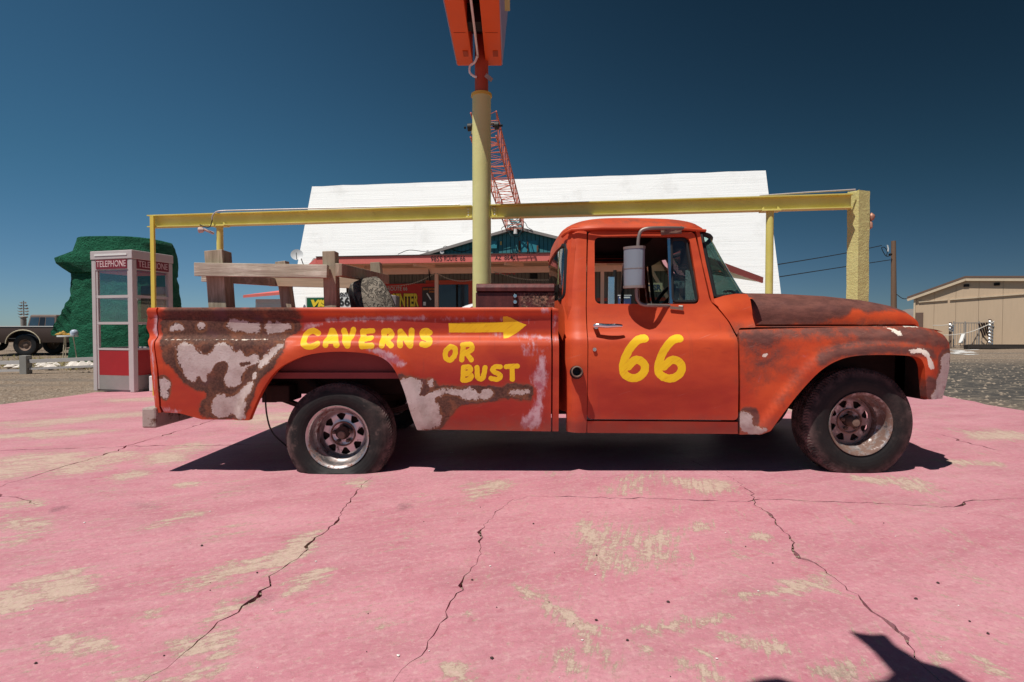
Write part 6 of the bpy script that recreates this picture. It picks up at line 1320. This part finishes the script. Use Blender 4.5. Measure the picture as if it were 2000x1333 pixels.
lump([(Zm(531), X(160), X(331), YM, YM + 2.1), (Zm(512), X(136), X(332), YM - .05, YM + 2.15), (Zm(502), X(133), X(331), YM - .05, YM + 2.15), (Zm(488), X(168), X(329), YM, YM + 2.05), (Zm(470), X(172), X(326), YM + .05, YM + 2.0), (Zm(461), X(174), X(322), YM + .05, YM + 2.0), (Zm(459), X(190), X(310), YM + .2, YM + 1.8)], "cap", amp=.022)
YW = YM + .25; wd = [(X(175, YW), Zm(525)), (X(165, YW), Zm(530)), (X(98, YW), Zm(648)), (X(99, YW), Zm(656)), (X(175, YW), Zm(658))]
mb = panel(wd, lambda a, b: np.array([a, YW + .03 * np.sin(a * 9) * np.cos(b * 8) + .02 * np.sin(a * 23 + b * 17), b]), .06, lip=(0, .9, 0), back=True); build(mb, "buttress", m_grn, mon)

# ---------------------------------------------------------------- brown pickup far left
m_bt = plain("dull_brown_paint", (.065, .042, .034), .5, var=.2, sc=3, dirt=(.045, .03, .025), dirt_amt=.4)
m_blueglass = plain("bluish_cab_glass", (.04, .07, .10), .1, var=.4, sc=3, spec=.6)
YB = 18.6; bw_ = P(46, 682, YB)
bt = thing("parked_pickup", (bw_.x, YB, 0), "nearer dull brown pickup with pale trim along its bed and wheel arch", "pickup truck", rz=R(10))
def bl(mb, name, mat, par=bt, smooth=False, bevel=0, angle=40): o = build(mb, name, mat, None, smooth, bevel, local=True, angle=angle); o.parent = par; return o
arc = [(.50 * math.cos(a), .42 + .44 * math.sin(a)) for a in np.linspace(math.pi, 0, 15)]
side = [(-1.35, .45), (-1.32, .98), (1.62, .98), (1.62, .45), (.50, .45)] + [(a, b) for a, b in arc[::-1]] + [(-.50, .45)]
for sgn in (0, 1):
    y = 0 if sgn == 0 else 1.8
    bl(panel(side, lambda a, b: np.array([a, y + (-1 if sgn == 0 else 1) * (.03 * np.sin((b - .45) / .53 * math.pi)), b]), .08, lip=(0, .06 if sgn == 0 else -.06, 0)), "bed_side", m_bt, smooth=True)
    mb = MB(); mb.box(-1.33, 1.62, y - .02, y + .02, .985, 1.01); bl(mb, "bed_rail_trim", m_wht)
    mb = MB(); mb.tube([(a * 1.03, y - .02, .42 + (b - .42) * 1.03) for a, b in arc], .018, 6); bl(mb, "arch_trim", m_soffit)
    for wx in (0, 3.3):
        mb = MB(); mb.lathe([(.20, -.09), (.27, -.11), (.34, -.10), (.365, -.07), (.365, .07), (.34, .10), (.27, .11), (.20, .09)], (wx, y + (.16 if sgn == 0 else -.16), .365), 'y', 36); w = bl(mb, "wheel", m_rubber, smooth=True)
        mb = MB(); mb.lathe([(.20, -.08), (.19, -.095), (.15, -.05), (.10, -.04), (.06, -.07), (.005, -.07)], (wx, y + (.16 if sgn == 0 else -.16), .365), 'y', 24); bl(mb, "rim", m_steelrust, w, True)
mb = MB(); mb.box(-1.3, 1.6, .1, 1.7, .5, .58); bl(mb, "bed_floor", m_black)
mb = MB(); mb.box(-1.34, -1.30, .03, 1.77, .5, .97); bl(mb, "tailgate", m_bt)
mb = MB(); mb.box(-1.5, -1.4, .0, 1.8, .42, .58); bl(mb, "rear_bumper", m_steelrust, bevel=.02)
mb = MB(); mb.box(1.64, 3.2, -.01, 1.81, .42, 1.02); mb2 = mb; bl(mb, "cab_body", m_bt, bevel=.04)
cabz0, cabz1 = 1.02, 1.50
mb = MB(); mb.hexa([(1.66, .08, cabz0 + .002), (3.05, .08, cabz0 + .002), (3.05, 1.72, cabz0 + .002), (1.66, 1.72, cabz0 + .002), (1.80, .17, cabz1), (2.72, .17, cabz1), (2.72, 1.63, cabz1), (1.80, 1.63, cabz1)]); m_cabtop = plain("faded_brown_roof", (.17, .12, .10), .6); cab = bl(mb, "cab_top", m_cabtop, bevel=.06)
g = lambda z: .08 + .09 * (z - cabz0) / (cabz1 - cabz0) - .006
mb = MB(); mb.add([(1.85, g(1.1), 1.1), (2.85, g(1.1), 1.1), (2.62, g(1.43), 1.43), (1.92, g(1.43), 1.43)], [(0, 1, 2, 3)]); bl(mb, "side_window", m_blueglass, cab)
Y2 = 24.0; xa, xb = P(50, 640, Y2).x, P(110, 640, Y2).x; z0_, z1_ = P(80, 643, Y2).z, P(80, 615, Y2).z
p2 = thing("old_pickup", ((xa + xb) / 2, Y2, 0), "faded brown pickup cab with three-pane rear window beyond the nearer brown pickup", "pickup truck")
mb = MB(); w2 = xb - xa; mb.hexa([(xa, Y2, z0_ - .05), (xb, Y2, z0_ - .05), (xb + .25, Y2 + 1.3, z0_ - .05), (xa + .1, Y2 + 1.3, z0_ - .05), (xa + .10, Y2 + .12, z1_), (xb - .10, Y2 + .12, z1_), (xb + .10, Y2 + 1.0, z1_), (xa + .15, Y2 + 1.0, z1_)]); cab2 = build(mb, "cab_top", m_cabtop, p2, bevel=.05)
for f0, f1 in ((.07, .38), (.41, .60), (.63, .94)):
    def q2(f, h): zz = z0_ + (z1_ - z0_) * h; k_ = (zz - z0_ + .05) / (z1_ - z0_ + .05); return (xa + .10 * k_ + (w2 - .20 * k_) * f, Y2 + .12 * k_ - .008, zz)
    mb = MB(); mb.add([q2(f0, .15), q2(f1, .15), q2(f1, .82), q2(f0, .82)], [(0, 1, 2, 3)]); build(mb, "rear_window", m_blueglass if f0 != .41 else m_glassdark, cab2)
mb = MB(); mb.box(xa - .15, xb + .2, Y2 - .02, Y2 + 3.2, .42, z0_ - .055); build(mb, "cab_body", m_bt, p2, bevel=.03)
mb = MB(); mb.box(xa - .15, xb + .2, Y2 - 2.3, Y2 - .05, .45, z0_ - .12); build(mb, "bed", m_bt, p2, bevel=.02)
for x_, y_ in ((xa - .05, Y2 - 1.2), (xb + .1, Y2 - 1.2), (xa - .05, Y2 + 2.2), (xb + .1, Y2 + 2.2)):
    mb = MB(); mb.lathe([(.18, -.09), (.33, -.10), (.36, -.06), (.36, .06), (.33, .10), (.18, .09)], (x_, y_, .36), 'x', 24); build(mb, "wheel", m_rubber, p2, True)
mb = MB(); mb.hexa([(3.2, .02, .5), (4.3, .06, .5), (4.3, 1.74, .5), (3.2, 1.78, .5), (3.2, .06, 1.03), (4.28, .1, .96), (4.28, 1.7, .96), (3.2, 1.74, 1.03)]); bl(mb, "hood", m_bt, bevel=.05)
mb = MB(); q = (2.3, -.1, 1.25); mb.box(2.9, 2.95, -.28, -.06, 1.1, 1.35); bl(mb, "mirror", m_wht, bevel=.01)
mb = MB(); mb.tube([(2.9, .1, 1.05), (2.78, .1, 1.9)], .012, 6); bl(mb, "aerial", m_greytrim)

# kinetic wind spinner, table, rail fence, rocks
sp = P(47, 640, 27); m_spin = plain("spinner_copper", (.30, .22, .19), .45, .5); spn = thing("wind_spinner", (sp.x, 27, 0), "metal wind spinner with curved cups on a pole beyond the brown pickup", "wind spinner")
zt2 = P(47, 588, 27).z
mb = MB(); mb.tube([(sp.x, 27, 0), (sp.x, 27, zt2)], .022, 8); build(mb, "mast", m_spin, spn)
for k in range(9):
    z = zt2 - .08 - k * .14; r_ = .10 + .17 * math.sin(math.pi * min(1, (k + 1) / 8)) if k < 7 else .10
    for s_ in (-1, 1):
        mb = MB(); n_ = 6; pts = [(sp.x + s_ * (.03 + (r_ - .03) * i / n_), 27, z - .05 * math.sin(math.pi * i / n_ * .9) + .02 * i / n_) for i in range(n_ + 1)]
        mb.grid([[(p_[0], 26.94, p_[2] + .035), (p_[0], 26.96, p_[2]), (p_[0], 27.0, p_[2] - .02)] for p_ in pts]); build(mb, "cup", m_wht if k % 3 == 0 else m_spin, spn, True)
mb = MB(); q = P(46, 632, 21.5); mb.lathe([(.08, -.25), (.095, .0), (.09, .2), (.11, .22), (.11, .26), (.02, .3)], q, 'z', 14); mb.tube([(q.x, q.y, 0), (q.x, q.y, q.z - .25)], .04, 8); tag(build(mb, "grey_canister", m_greytrim, None, True), "grey canister with a red lid on a post behind brown truck bed", "canister")
YS = 14.9; st_ = P(132, 655, YS); table_ = thing("side_table", (st_.x, YS, 0), "small oval table on thin pale legs beside the green monument", "table")
zt3 = P(132, 657, YS).z; x0_, x1_ = P(114, 657, YS).x, P(151, 657, YS).x
mb = MB(); mb.lathe([(.01, -.02), (.98, -.02), (1, 0), (.98, .02), (.01, .02)], (0, 0, 0), 'z', 28); mb.v = [(st_.x + v[0] * (x1_ - x0_) / 2, YS + v[1] * .2, zt3 + v[2]) for v in mb.v]; build(mb, "table_top", m_wht, table_, True)
for px0, px1, dy in ((126, 122, -.1), (128, 128, .12), (143, 151, 0)):
    a_ = P(px0, 660, YS + dy); b_ = (P(px1, 690, YS + dy).x, YS + dy, 0); mb = MB(); mb.tube([(a_.x, a_.y, zt3 - .02), b_], .014, 6); build(mb, "leg", m_soffit, table_, True)
mb = MB()
for i in range(12): stone_shape(mb, (P(random.uniform(115, 130), 650, YS).x, YS + random.uniform(-.1, .1), zt3 + random.uniform(.03, .10)), random.uniform(.05, .09))
tag(build(mb, "yellow_cloth", plain("yellow_brown_cloth", (.45, .26, .05), .8, var=.6, sc=14)), "crumpled yellow and brown cloth heaped on the small oval table", "cloth")
mb = MB(); q = P(145, 652, YS); mb.lathe([(.002, -.06), (.08, -.05), (.10, 0), (.08, .06), (.05, .09), (.002, .10)], (q.x, q.y, zt3 + .08), 'z', 16); tag(build(mb, "blue_white_jar", plain("blue_white_glaze", (.45, .52, .62), .3, var=.5, sc=22), None, True), "blue and white jar on the right side of the small oval table", "jar")
m_rail = plain("white_rail_paint", (.52, .50, .49), .7, var=.12); m_post = plain("grey_concrete_post", (.26, .25, .23), .85, bump=.3)
YF = P(50, 728, 1).y; gpt = G(50, 729); fence = thing("rail_fence", (gpt.x, gpt.y, 0), "low white two-rail fence with square grey concrete posts along the gravel", "fence")
for px in (50, 262, -160):
    Y = gpt.y + (.5 if px > 100 else (-.2 if px < 0 else 0)); x = P(px, 700, Y).x; hw_ = .075; mb = MB(); mb.box(x - hw_, x + hw_, Y - hw_, Y + hw_, -.05, .37); build(mb, "post", m_post, fence, bevel=.008)
a_ = P(-160, 712, gpt.y - .2); b_ = P(43, 708, gpt.y); c_ = P(58, 706, gpt.y); d_ = P(262, 698, gpt.y + .5)
for (u_, v_) in ((a_, b_), (c_, d_)):
    mb = MB(); mb.beam(u_, v_, .06, .075); build(mb, "rail", m_rail, fence)
    dz = Vector((0, 0, -.17 if u_ is a_ else -.16)); mb = MB(); mb.beam(u_ + dz, v_ + dz, .05, .045); build(mb, "rail", m_rail, fence)
m_rock = plain("white_painted_rock", (.66, .60, .54), .9, var=.25, sc=8, bump=.4)
rocks1 = []
for i in range(26):
    px = random.uniform(0, 190) if i < 22 else random.uniform(200, 330); mb = MB(); Y = random.uniform(12.6, 14.2); x = P(px, 700, Y).x; stone_shape(mb, (0, 0, 0), random.uniform(.10, .24), .55)
    mb.v = [(v[0] * random.uniform(1, 1.02) + x, v[1] + Y, v[2] + .04) for v in mb.v]; o = build(mb, "rock", m_rock, None, True, angle=25); rocks1.append((px, o))
mb = MB()
for i in range(260):
    px = random.uniform(-60, 200); Y = random.uniform(12.2, 17); x = P(px, 700, Y).x; h_ = random.uniform(.05, .16)
    if random.random() < .5: x = P(random.choice((122, 128, 40, 60)), 700, Y).x + random.uniform(-.4, .4)
    for k in range(5): a = random.uniform(0, 6.3); r_ = .03 + h_ * .5; mb.add([(x - .006, Y, 0), (x + .006, Y, 0), (x + math.cos(a) * r_, Y + math.sin(a) * r_, h_)], [(0, 1, 2)])
tag(build(mb, "dry_grass", plain("dry_grass_blades", (.26, .22, .08), .9, var=.4)), kind='stuff')

# ---------------------------------------------------------------- right: tan building, gate, hubcaps, pole and wires
m_tan = plain("tan_panel", (.56, .42, .29), .8, var=.08, sc=2, stretch=(6, 6, .5)); m_tantrim = plain("tan_trim", (.62, .50, .36), .7); m_roofb = plain("brown_roof_edge", (.16, .10, .075), .8)
c0 = P(1783, 676, 29.8); w1 = P(2000, 676, 26.2); dv = Vector((w1.x - c0.x, w1.y - c0.y, 0)); Lw = dv.length; dv.normalize(); nv = Vector((dv.y, -dv.x, 0)); nv = -nv if nv.y > 0 else nv
TB = lambda s, d, z: (c0.x + dv.x * s + nv.x * d, c0.y + dv.y * s + nv.y * d, z)
tanb = thing("tan_building", (c0.x, c0.y, 0), "tan metal-panelled building with shallow gabled roof at the lot's edge", "building")
sP = Lw * .50; zc, zpk = 2.66, 3.50; zE = 3.34; sE = Lw * 2.6
def roof_z(s): return zc + (zpk - zc) * s / sP if s < sP else zpk + (zE - zpk) * (s - sP) / (Lw - sP) * 1.0
s = 0; pw_ = .92
while s < sE:
    a_, b_ = s, min(s + pw_ - .012, sE); mids = [a_] + ([sP] if a_ < sP < b_ else []) + [b_]; mb = MB()
    poly = [(a_, 0)] + [(b_, 0)] + [(m_, roof_z(m_) - .03) for m_ in mids[::-1]]; mb.prism(poly, lambda u, v: TB(u, 0, v), (-nv.x * .05, -nv.y * .05, 0)); build(mb, "wall_panel", m_tan, tanb); s += pw_
mb = MB(); mb.add([TB(.02, -.08, 0), TB(sE, -.08, 0), TB(sE, -.08, roof_z(sE) - .1), TB(sP, -.08, zpk - .1), TB(.02, -.08, zc - .1)], [(0, 1, 2, 3, 4)]); build(mb, "wall_backing", m_tan, tanb)
for (s0, s1) in ((-.25, sP), (sP, sE)):
    z0, z1 = roof_z(s0), roof_z(s1); mb = MB(); mb.hexa([TB(s0, .18, z0 - .04), TB(s1, .18, z1 - .04), TB(s1, -9, z1 - .04), TB(s0, -9, z0 - .04), TB(s0, .18, z0 + .05), TB(s1, .18, z1 + .05), TB(s1, -9, z1 + .05), TB(s0, -9, z0 + .05)]); build(mb, "roof", m_roofb, tanb)
    mb = MB(); mb.beam(TB(s0, .14, z0 - .12), TB(s1, .14, z1 - .12), .05, .15); build(mb, "rake_trim", m_tantrim, tanb)
for k in range(3):
    s0 = .25 + k * 1.35 if k < 2 else 2.7; s1 = s0 + (1.25 if k < 2 else sE - 3); z0, z1 = 2.30 + s0 * .055, 2.30 + s1 * .055; mb = MB(); mb.beam(TB(s0, .04, z0), TB(s1, .04, z1), .05, .05); build(mb, "belt_trim", m_tantrim, tanb)
for px in (1881, 1908):
    s_ = (P(px, 560, 28.2).x - c0.x) / dv.x; mb = MB(); mb.hexa([TB(s_ - .11, .01, 3.0), TB(s_ + .11, .01, 3.0), TB(s_ + .11, .05, 3.0), TB(s_ - .11, .05, 3.0), TB(s_ - .11, .01, 3.14), TB(s_ + .11, .01, 3.14), TB(s_ + .11, .05, 3.14), TB(s_ - .11, .05, 3.14)]); build(mb, "vent", m_black, tanb)
mb = MB(); mb.hexa([TB(.02, .01, 0), TB(.10, .01, 0), TB(.10, .07, 0), TB(.02, .07, 0), TB(.02, .01, zc - .1), TB(.10, .01, zc - .1), TB(.10, .07, zc - .1), TB(.02, .07, zc - .1)]); build(mb, "corner_trim", m_tantrim, tanb)
mb = MB(); mb.hexa([TB(.12, .01, .0), TB(.45, .01, 0), TB(.45, .06, 0), TB(.12, .06, 0), TB(.12, .01, 1.75), TB(.45, .01, 1.75), TB(.45, .06, 1.75), TB(.12, .06, 1.75)]); build(mb, "door", m_roofb, tanb)
m_galv = plain("galvanised_bar", (.42, .39, .36), .45, .4)
YG = 27.4; gate = thing("bar_gate", (P(1900, 676, YG).x, YG, 0), "low galvanised gate of upright bars leaning before the tan building", "gate")
gz0, gz1 = .02, P(1900, 630, YG).z
for px in list(np.arange(1866, 1940, 5.2)):
    x = P(px, 650, YG).x; mb = MB(); mb.tube([(x, YG, gz0 + .03), (x, YG, gz1 - .03)], .013, 6); build(mb, "bar", m_galv, gate, True)
for z in (gz0 + .03, gz1 - .03): mb = MB(); mb.beam((P(1862, 650, YG).x, YG, z), (P(1942, 650, YG).x, YG, z), .035, .045); build(mb, "rail", m_galv, gate)
for px in (1862, 1884, 1911, 1942): x = P(px, 650, YG).x; mb = MB(); mb.tube([(x, YG - .02, 0), (x, YG - .02, gz1 + .05)], .03, 8); build(mb, "stile", m_galv, gate, True)
m_hub = plain("hubcap_chrome", (.62, .62, .62), .25, .9, var=.2)
def hubpost(px, n, z0, z1, r_, name, label):
    Y = YG - .3; x = P(px, 650, Y).x; th = thing(name, (x, Y, 0), label, "hubcap post"); mb = MB(); mb.tube([(x, Y + .06, 0), (x, Y + .06, z1)], .06, 8); build(mb, "post", m_steelrust, th, True)
    for k in range(n):
        z = z0 + (z1 - z0 - r_) * (k + .5) / n; mb = MB(); mb.lathe([(.002, -.06), (r_ * .35, -.05), (r_ * .5, -.02), (r_ * .8, -.035), (r_, 0), (r_ * .9, .02)], (x, Y, z + .04), 'y', 18); build(mb, "hubcap", m_hub, th, True)
hubpost(1935, 7, .08, P(1935, 626, YG).z + .05, .125, "hubcap_post", "tall post stacked with seven chrome hubcaps at the gate's right end"); hubpost(1858, 2, .75, P(1858, 630, YG).z, .14, "hubcap_post", "dark post with chrome hubcaps at the gate's left end")
m_rope = plain("pale_rope", (.62, .58, .52), .9)
for pts, lb in (([(1942, 628), (1925, 637), (1895, 649), (1865, 654), (1835, 655), (1800, 650)], "pale rope sagging across the gate down to the truck's front"), ([(1822, 636), (1840, 636), (1862, 634)], "short pale rope stretched tight left of the gate")):
    mb = MB(); mb.tube(catmull([P(a, b, YG - .4) for a, b in pts], 6), .018, 6); tag(build(mb, "rope", m_rope, None, True), lb, "rope", "ropes at the gate")
mb = MB()
for k in range(5): a_ = P(1912 + k * 5, 632 - k * .6, YG - .25); mb.beam(a_, P(1921 + k * 3, 660 - k * 4, YG - .2), .07, .03)
tag(build(mb, "dark_slats", m_tar), "dark curved slats hanging over the gate beside the hubcap post", "slats", kind='stuff')
mb = MB(); mb.beam(P(1876, 671, YG - .2), P(1882, 653, YG - .1), .14, .10); tag(build(mb, "white_tube", m_wht, bevel=.01), "short white tube leaning against the gate bars", "tube")
a_, b_ = G(1886, 681), G(2060, 678); mb = MB(); mb.beam((a_.x, a_.y, .07), (b_.x, a_.y + .3, .07), .22, .22, (0, 0, 1), .03); tag(build(mb, "timber_beam", plain("old_black_timber", (.035, .028, .024), .9, var=.6, sc=12), bevel=.02), "long blackened timber lying on gravel in front of tan building", "timber")
mb = MB()
for k in range(26):
    g = G(random.uniform(1855, 1905), random.uniform(683, 694)); stone_shape(mb, (g.x, g.y, .01), random.uniform(.12, .34), .04)
tag(build(mb, "white_sand", m_whitewall), kind='stuff')
rocks2 = []
for k in range(14):
    g = G(random.uniform(1800, 1860), random.uniform(672, 678)); mb = MB(); stone_shape(mb, (g.x, g.y, .06), random.uniform(.12, .22), .6); rocks2.append((g.x, build(mb, "rock", m_rock, None, True, angle=25)))
up = P(1743, 600, 32); m_pole = plain("pole_timber", (.19, .115, .075), .85, var=.3, sc=3, stretch=(8, 8, .6)); zpt = P(1742, 471, 32).z
upole = thing("utility_pole", (up.x, 32, 0), "brown wooden utility pole with looped wires right of the block pillar", "utility pole")
mb = MB(); mb.tube([(up.x + .12, 32, 0), (up.x, 32, zpt)], [.17, .12], 14); build(mb, "shaft", m_pole, upole, True)
pa = P(1735, 492, 31.8); mb = MB(); mb.tube(catmull([P(1738, 500, 31.8), P(1730, 500, 31.8), P(1722, 485, 31.8), P(1728, 484, 31.8), P(1733, 492, 31.8), P(1731, 500, 31.8)], 5), .022, 6); build(mb, "wire_loop", m_rubber, upole, True)
mb = MB(); mb.tube([P(1733, 479, 31.8), P(1735, 486, 31.8), P(1734, 492, 31.8)], .035, 6); build(mb, "insulator_arm", m_wht, upole, True); mb = MB(); mb.tube([P(1737, 498, 31.9), P(1741, 497, 31.9)], .07, 8); build(mb, "bracket", m_black, upole, True)
for pts, lb in (((P(1722, 480, 31.8), P(1640, 497, 29), P(1514, 518, 24.2)), "upper power line from the utility pole to the white building"), ((P(1739, 508, 31.8), P(1640, 523, 29), P(1517, 542, 24.2)), "lower power line from the utility pole to the white building"), ((P(1751, 575, 32), P(1765, 584, 31), P(1783, 581, 29.8)), "short slack wire from the utility pole to tan building")):
    mb = MB(); mb.tube(catmull(list(pts), 8), .022, 5); tag(build(mb, "power_line", m_rubber, None, True), lb, "power line", "wires on the utility pole")

# ---------------------------------------------------------------- parked vehicles glimpsed over the bed
m_carw = plain("white_car_paint", (.78, .78, .77), .25, var=.03, spec=.6)
xa, xb = P(876, 600, 13.2).x, P(1000, 600, 13.2).x; car = thing("white_car", ((xa + xb) / 2 + .6, 13.8, 0), "white car with rounded roof parked behind the yellow pole", "car")
zr2 = P(920, 588, 13.2).z
prof = [(xa - 1.1, .45), (xa - 1.15, .75), (xa - .9, .88), (xa - .35, .93), (xa + .1, zr2 - .24), (xa + .45, zr2 - .06), (xa + .9, zr2 + .0), (xa + 1.5, zr2 - .02), (xa + 2.0, zr2 - .16), (xa + 2.5, .92), (xa + 3.1, .84), (xa + 3.25, .6), (xa + 3.2, .35), (xa - 1.05, .3)]
prof = catmull(prof, 4); rows = []
for k in range(13):
    f = -1 + 2 * k / 12; s_ = 1 - .16 * abs(f) ** 3; rows.append([(a, 13.9 + f * (.80 - .16 * max(0, (b - .9) / .5)), .3 + (b - .3) * (s_ if b > .9 else 1)) for a, b in prof])
mb = MB(); mb.grid(rows); build(mb, "body", m_carw, car, True, angle=60)
wn = rounded([(xa + .20, .96), (xa + .52, zr2 - .13), (xa + 1.65, zr2 - .11), (xa + 2.15, .96)], .06, 4); mb = panel(wn, lambda a, b: np.array([a, 13.9 - .815 + .16 * np.clip((b - .9) / .5, 0, 1), b]), .2, lip=(0, .01, 0)); build(mb, "side_window", m_glassdark, car)
for x in (xa - .4, xa + 2.4):
    for y in (13.15, 14.65): mb = MB(); mb.lathe([(.17, -.09), (.28, -.10), (.31, -.06), (.31, .06), (.28, .10), (.17, .09)], (x, y, .31), 'y', 24); w = build(mb, "wheel", m_rubber, car, True); mb = MB(); mb.lathe([(.18, -.07), (.1, -.05), (.01, -.06)], (x, y, .31), 'y', 16); build(mb, "rim", m_chrome, w, True)
q0, q1 = P(751, 575, 15.2), P(763, 600, 15.2); wb = thing("white_cabinet", (q0.x, 15.4, 0), "white rounded cabinet with dark grey side showing behind the spare tyre", "cabinet")
mb = MB(); mb.box(q0.x - .1, q1.x, 15.2, 15.75, 0, q0.z); build(mb, "case", m_carw, wb, bevel=.05); mb = MB(); mb.box(q1.x + .004, P(773, 600, 15.2).x, 15.24, 15.72, 0, q0.z - .03); build(mb, "side_panel", plain("cabinet_grey", (.20, .16, .16), .4), wb, bevel=.02)
# fuel-pump like shiny post and black post seen through the cab
q = P(1193, 550, 15.5); mb = MB(); mb.box(q.x - .09, q.x + .09, 15.4, 15.6, 0, P(1193, 541, 15.5).z); th = thing("steel_pump", (q.x, 15.5, 0), "slim shiny steel pump cabinet seen through the open cab window", "pump"); build(mb, "case", m_chrome, th, bevel=.02)
mb = MB(); mb.box(q.x - .10, q.x + .10, 15.38, 15.62, 0, .95); build(mb, "base", m_bred, th, bevel=.01)
mb = MB(); x = P(1201, 550, 15.9).x; mb.tube([(x, 15.9, 0), (x, 15.9, 2.6)], .05, 10); tag(build(mb, "black_post", m_black, None, True), "plain black post beside the steel pump seen through cab window", "post")

# ---------------------------------------------------------------- a pennant on a leaning staff (added out of view only to cast a shadow on the pad)
def cast(px, py, h): g = G(px, py); return Vector((g.x, g.y, 0)) + SUN * (h / SUN.z)
caster = thing("shadow_caster", (2.35, -.6, 0), "added unseen pennant on a leaning staff whose shadow falls at the pad's corner", "shadow_pennant")
m_caster = plain("shadow_caster_cloth", (.04, .04, .05), .9)
hz = 2.55; ol = [(1660, 1230), (1700, 1236), (1730, 1236), (1752, 1262), (1800, 1292), (1850, 1306), (1900, 1335), (1950, 1420), (1830, 1420), (1700, 1420), (1670, 1345), (1728, 1326), (1742, 1312), (1724, 1294), (1702, 1270)]
poly = [tuple(cast(a, b, hz))[:2] for a, b in ol]  # sheet outline thrown back along the sun from the wanted shadow
mb = panel(poly, lambda a, b: np.array([a, b, hz + .03 * np.sin(a * 14) + .02 * np.cos(b * 17)]), .05, lip=(0, 0, .006), back=True); build(mb, "cloth", m_caster, caster, True)
e_ = cast(1890, 1400, hz); mb = MB(); mb.tube([(2.35, -.6, 0), (e_.x + .35, e_.y - .25, hz - .02), (e_.x - .05, e_.y, hz + .02)], [.03, .022, .015], 8); build(mb, "staff", m_steelrust, caster, True)
mb = MB(); poly = [tuple(cast(a, b, hz))[:2] for a, b in ((1455, 1334), (1485, 1324), (1520, 1322), (1555, 1334), (1590, 1420), (1430, 1420))]  # smaller added sheet, shaped for the shadow blot to the left
mb = panel(poly, lambda a, b: np.array([a, b, hz + .02 * np.sin(a * 11)]), .05, lip=(0, 0, .006), back=True); build(mb, "cloth", m_caster, caster, True)
e2_ = cast(1500, 1410, hz); mb = MB(); mb.tube([(e_.x, e_.y - .02, hz + .01), (e2_.x, e2_.y - .02, hz + .01)], .012, 8); build(mb, "caster_crossbar", m_steelrust, caster, True)

ORD = "first second third fourth fifth sixth seventh eighth ninth tenth eleventh twelfth thirteenth fourteenth fifteenth sixteenth seventeenth eighteenth nineteenth twentieth twenty-first twenty-second twenty-third twenty-fourth twenty-fifth twenty-sixth".split()
for lst, txt, grp in ((rocks1, "white painted rock in the row behind the low fence, %s from the left", "white rocks behind the fence"), (rocks2, "pale rock at the foot of the bar gate, %s from the left", "rocks by the gate")):
    for k, (_, o) in enumerate(sorted(lst, key=lambda q: q[0])): tag(o, txt % ORD[k], "rock", grp)
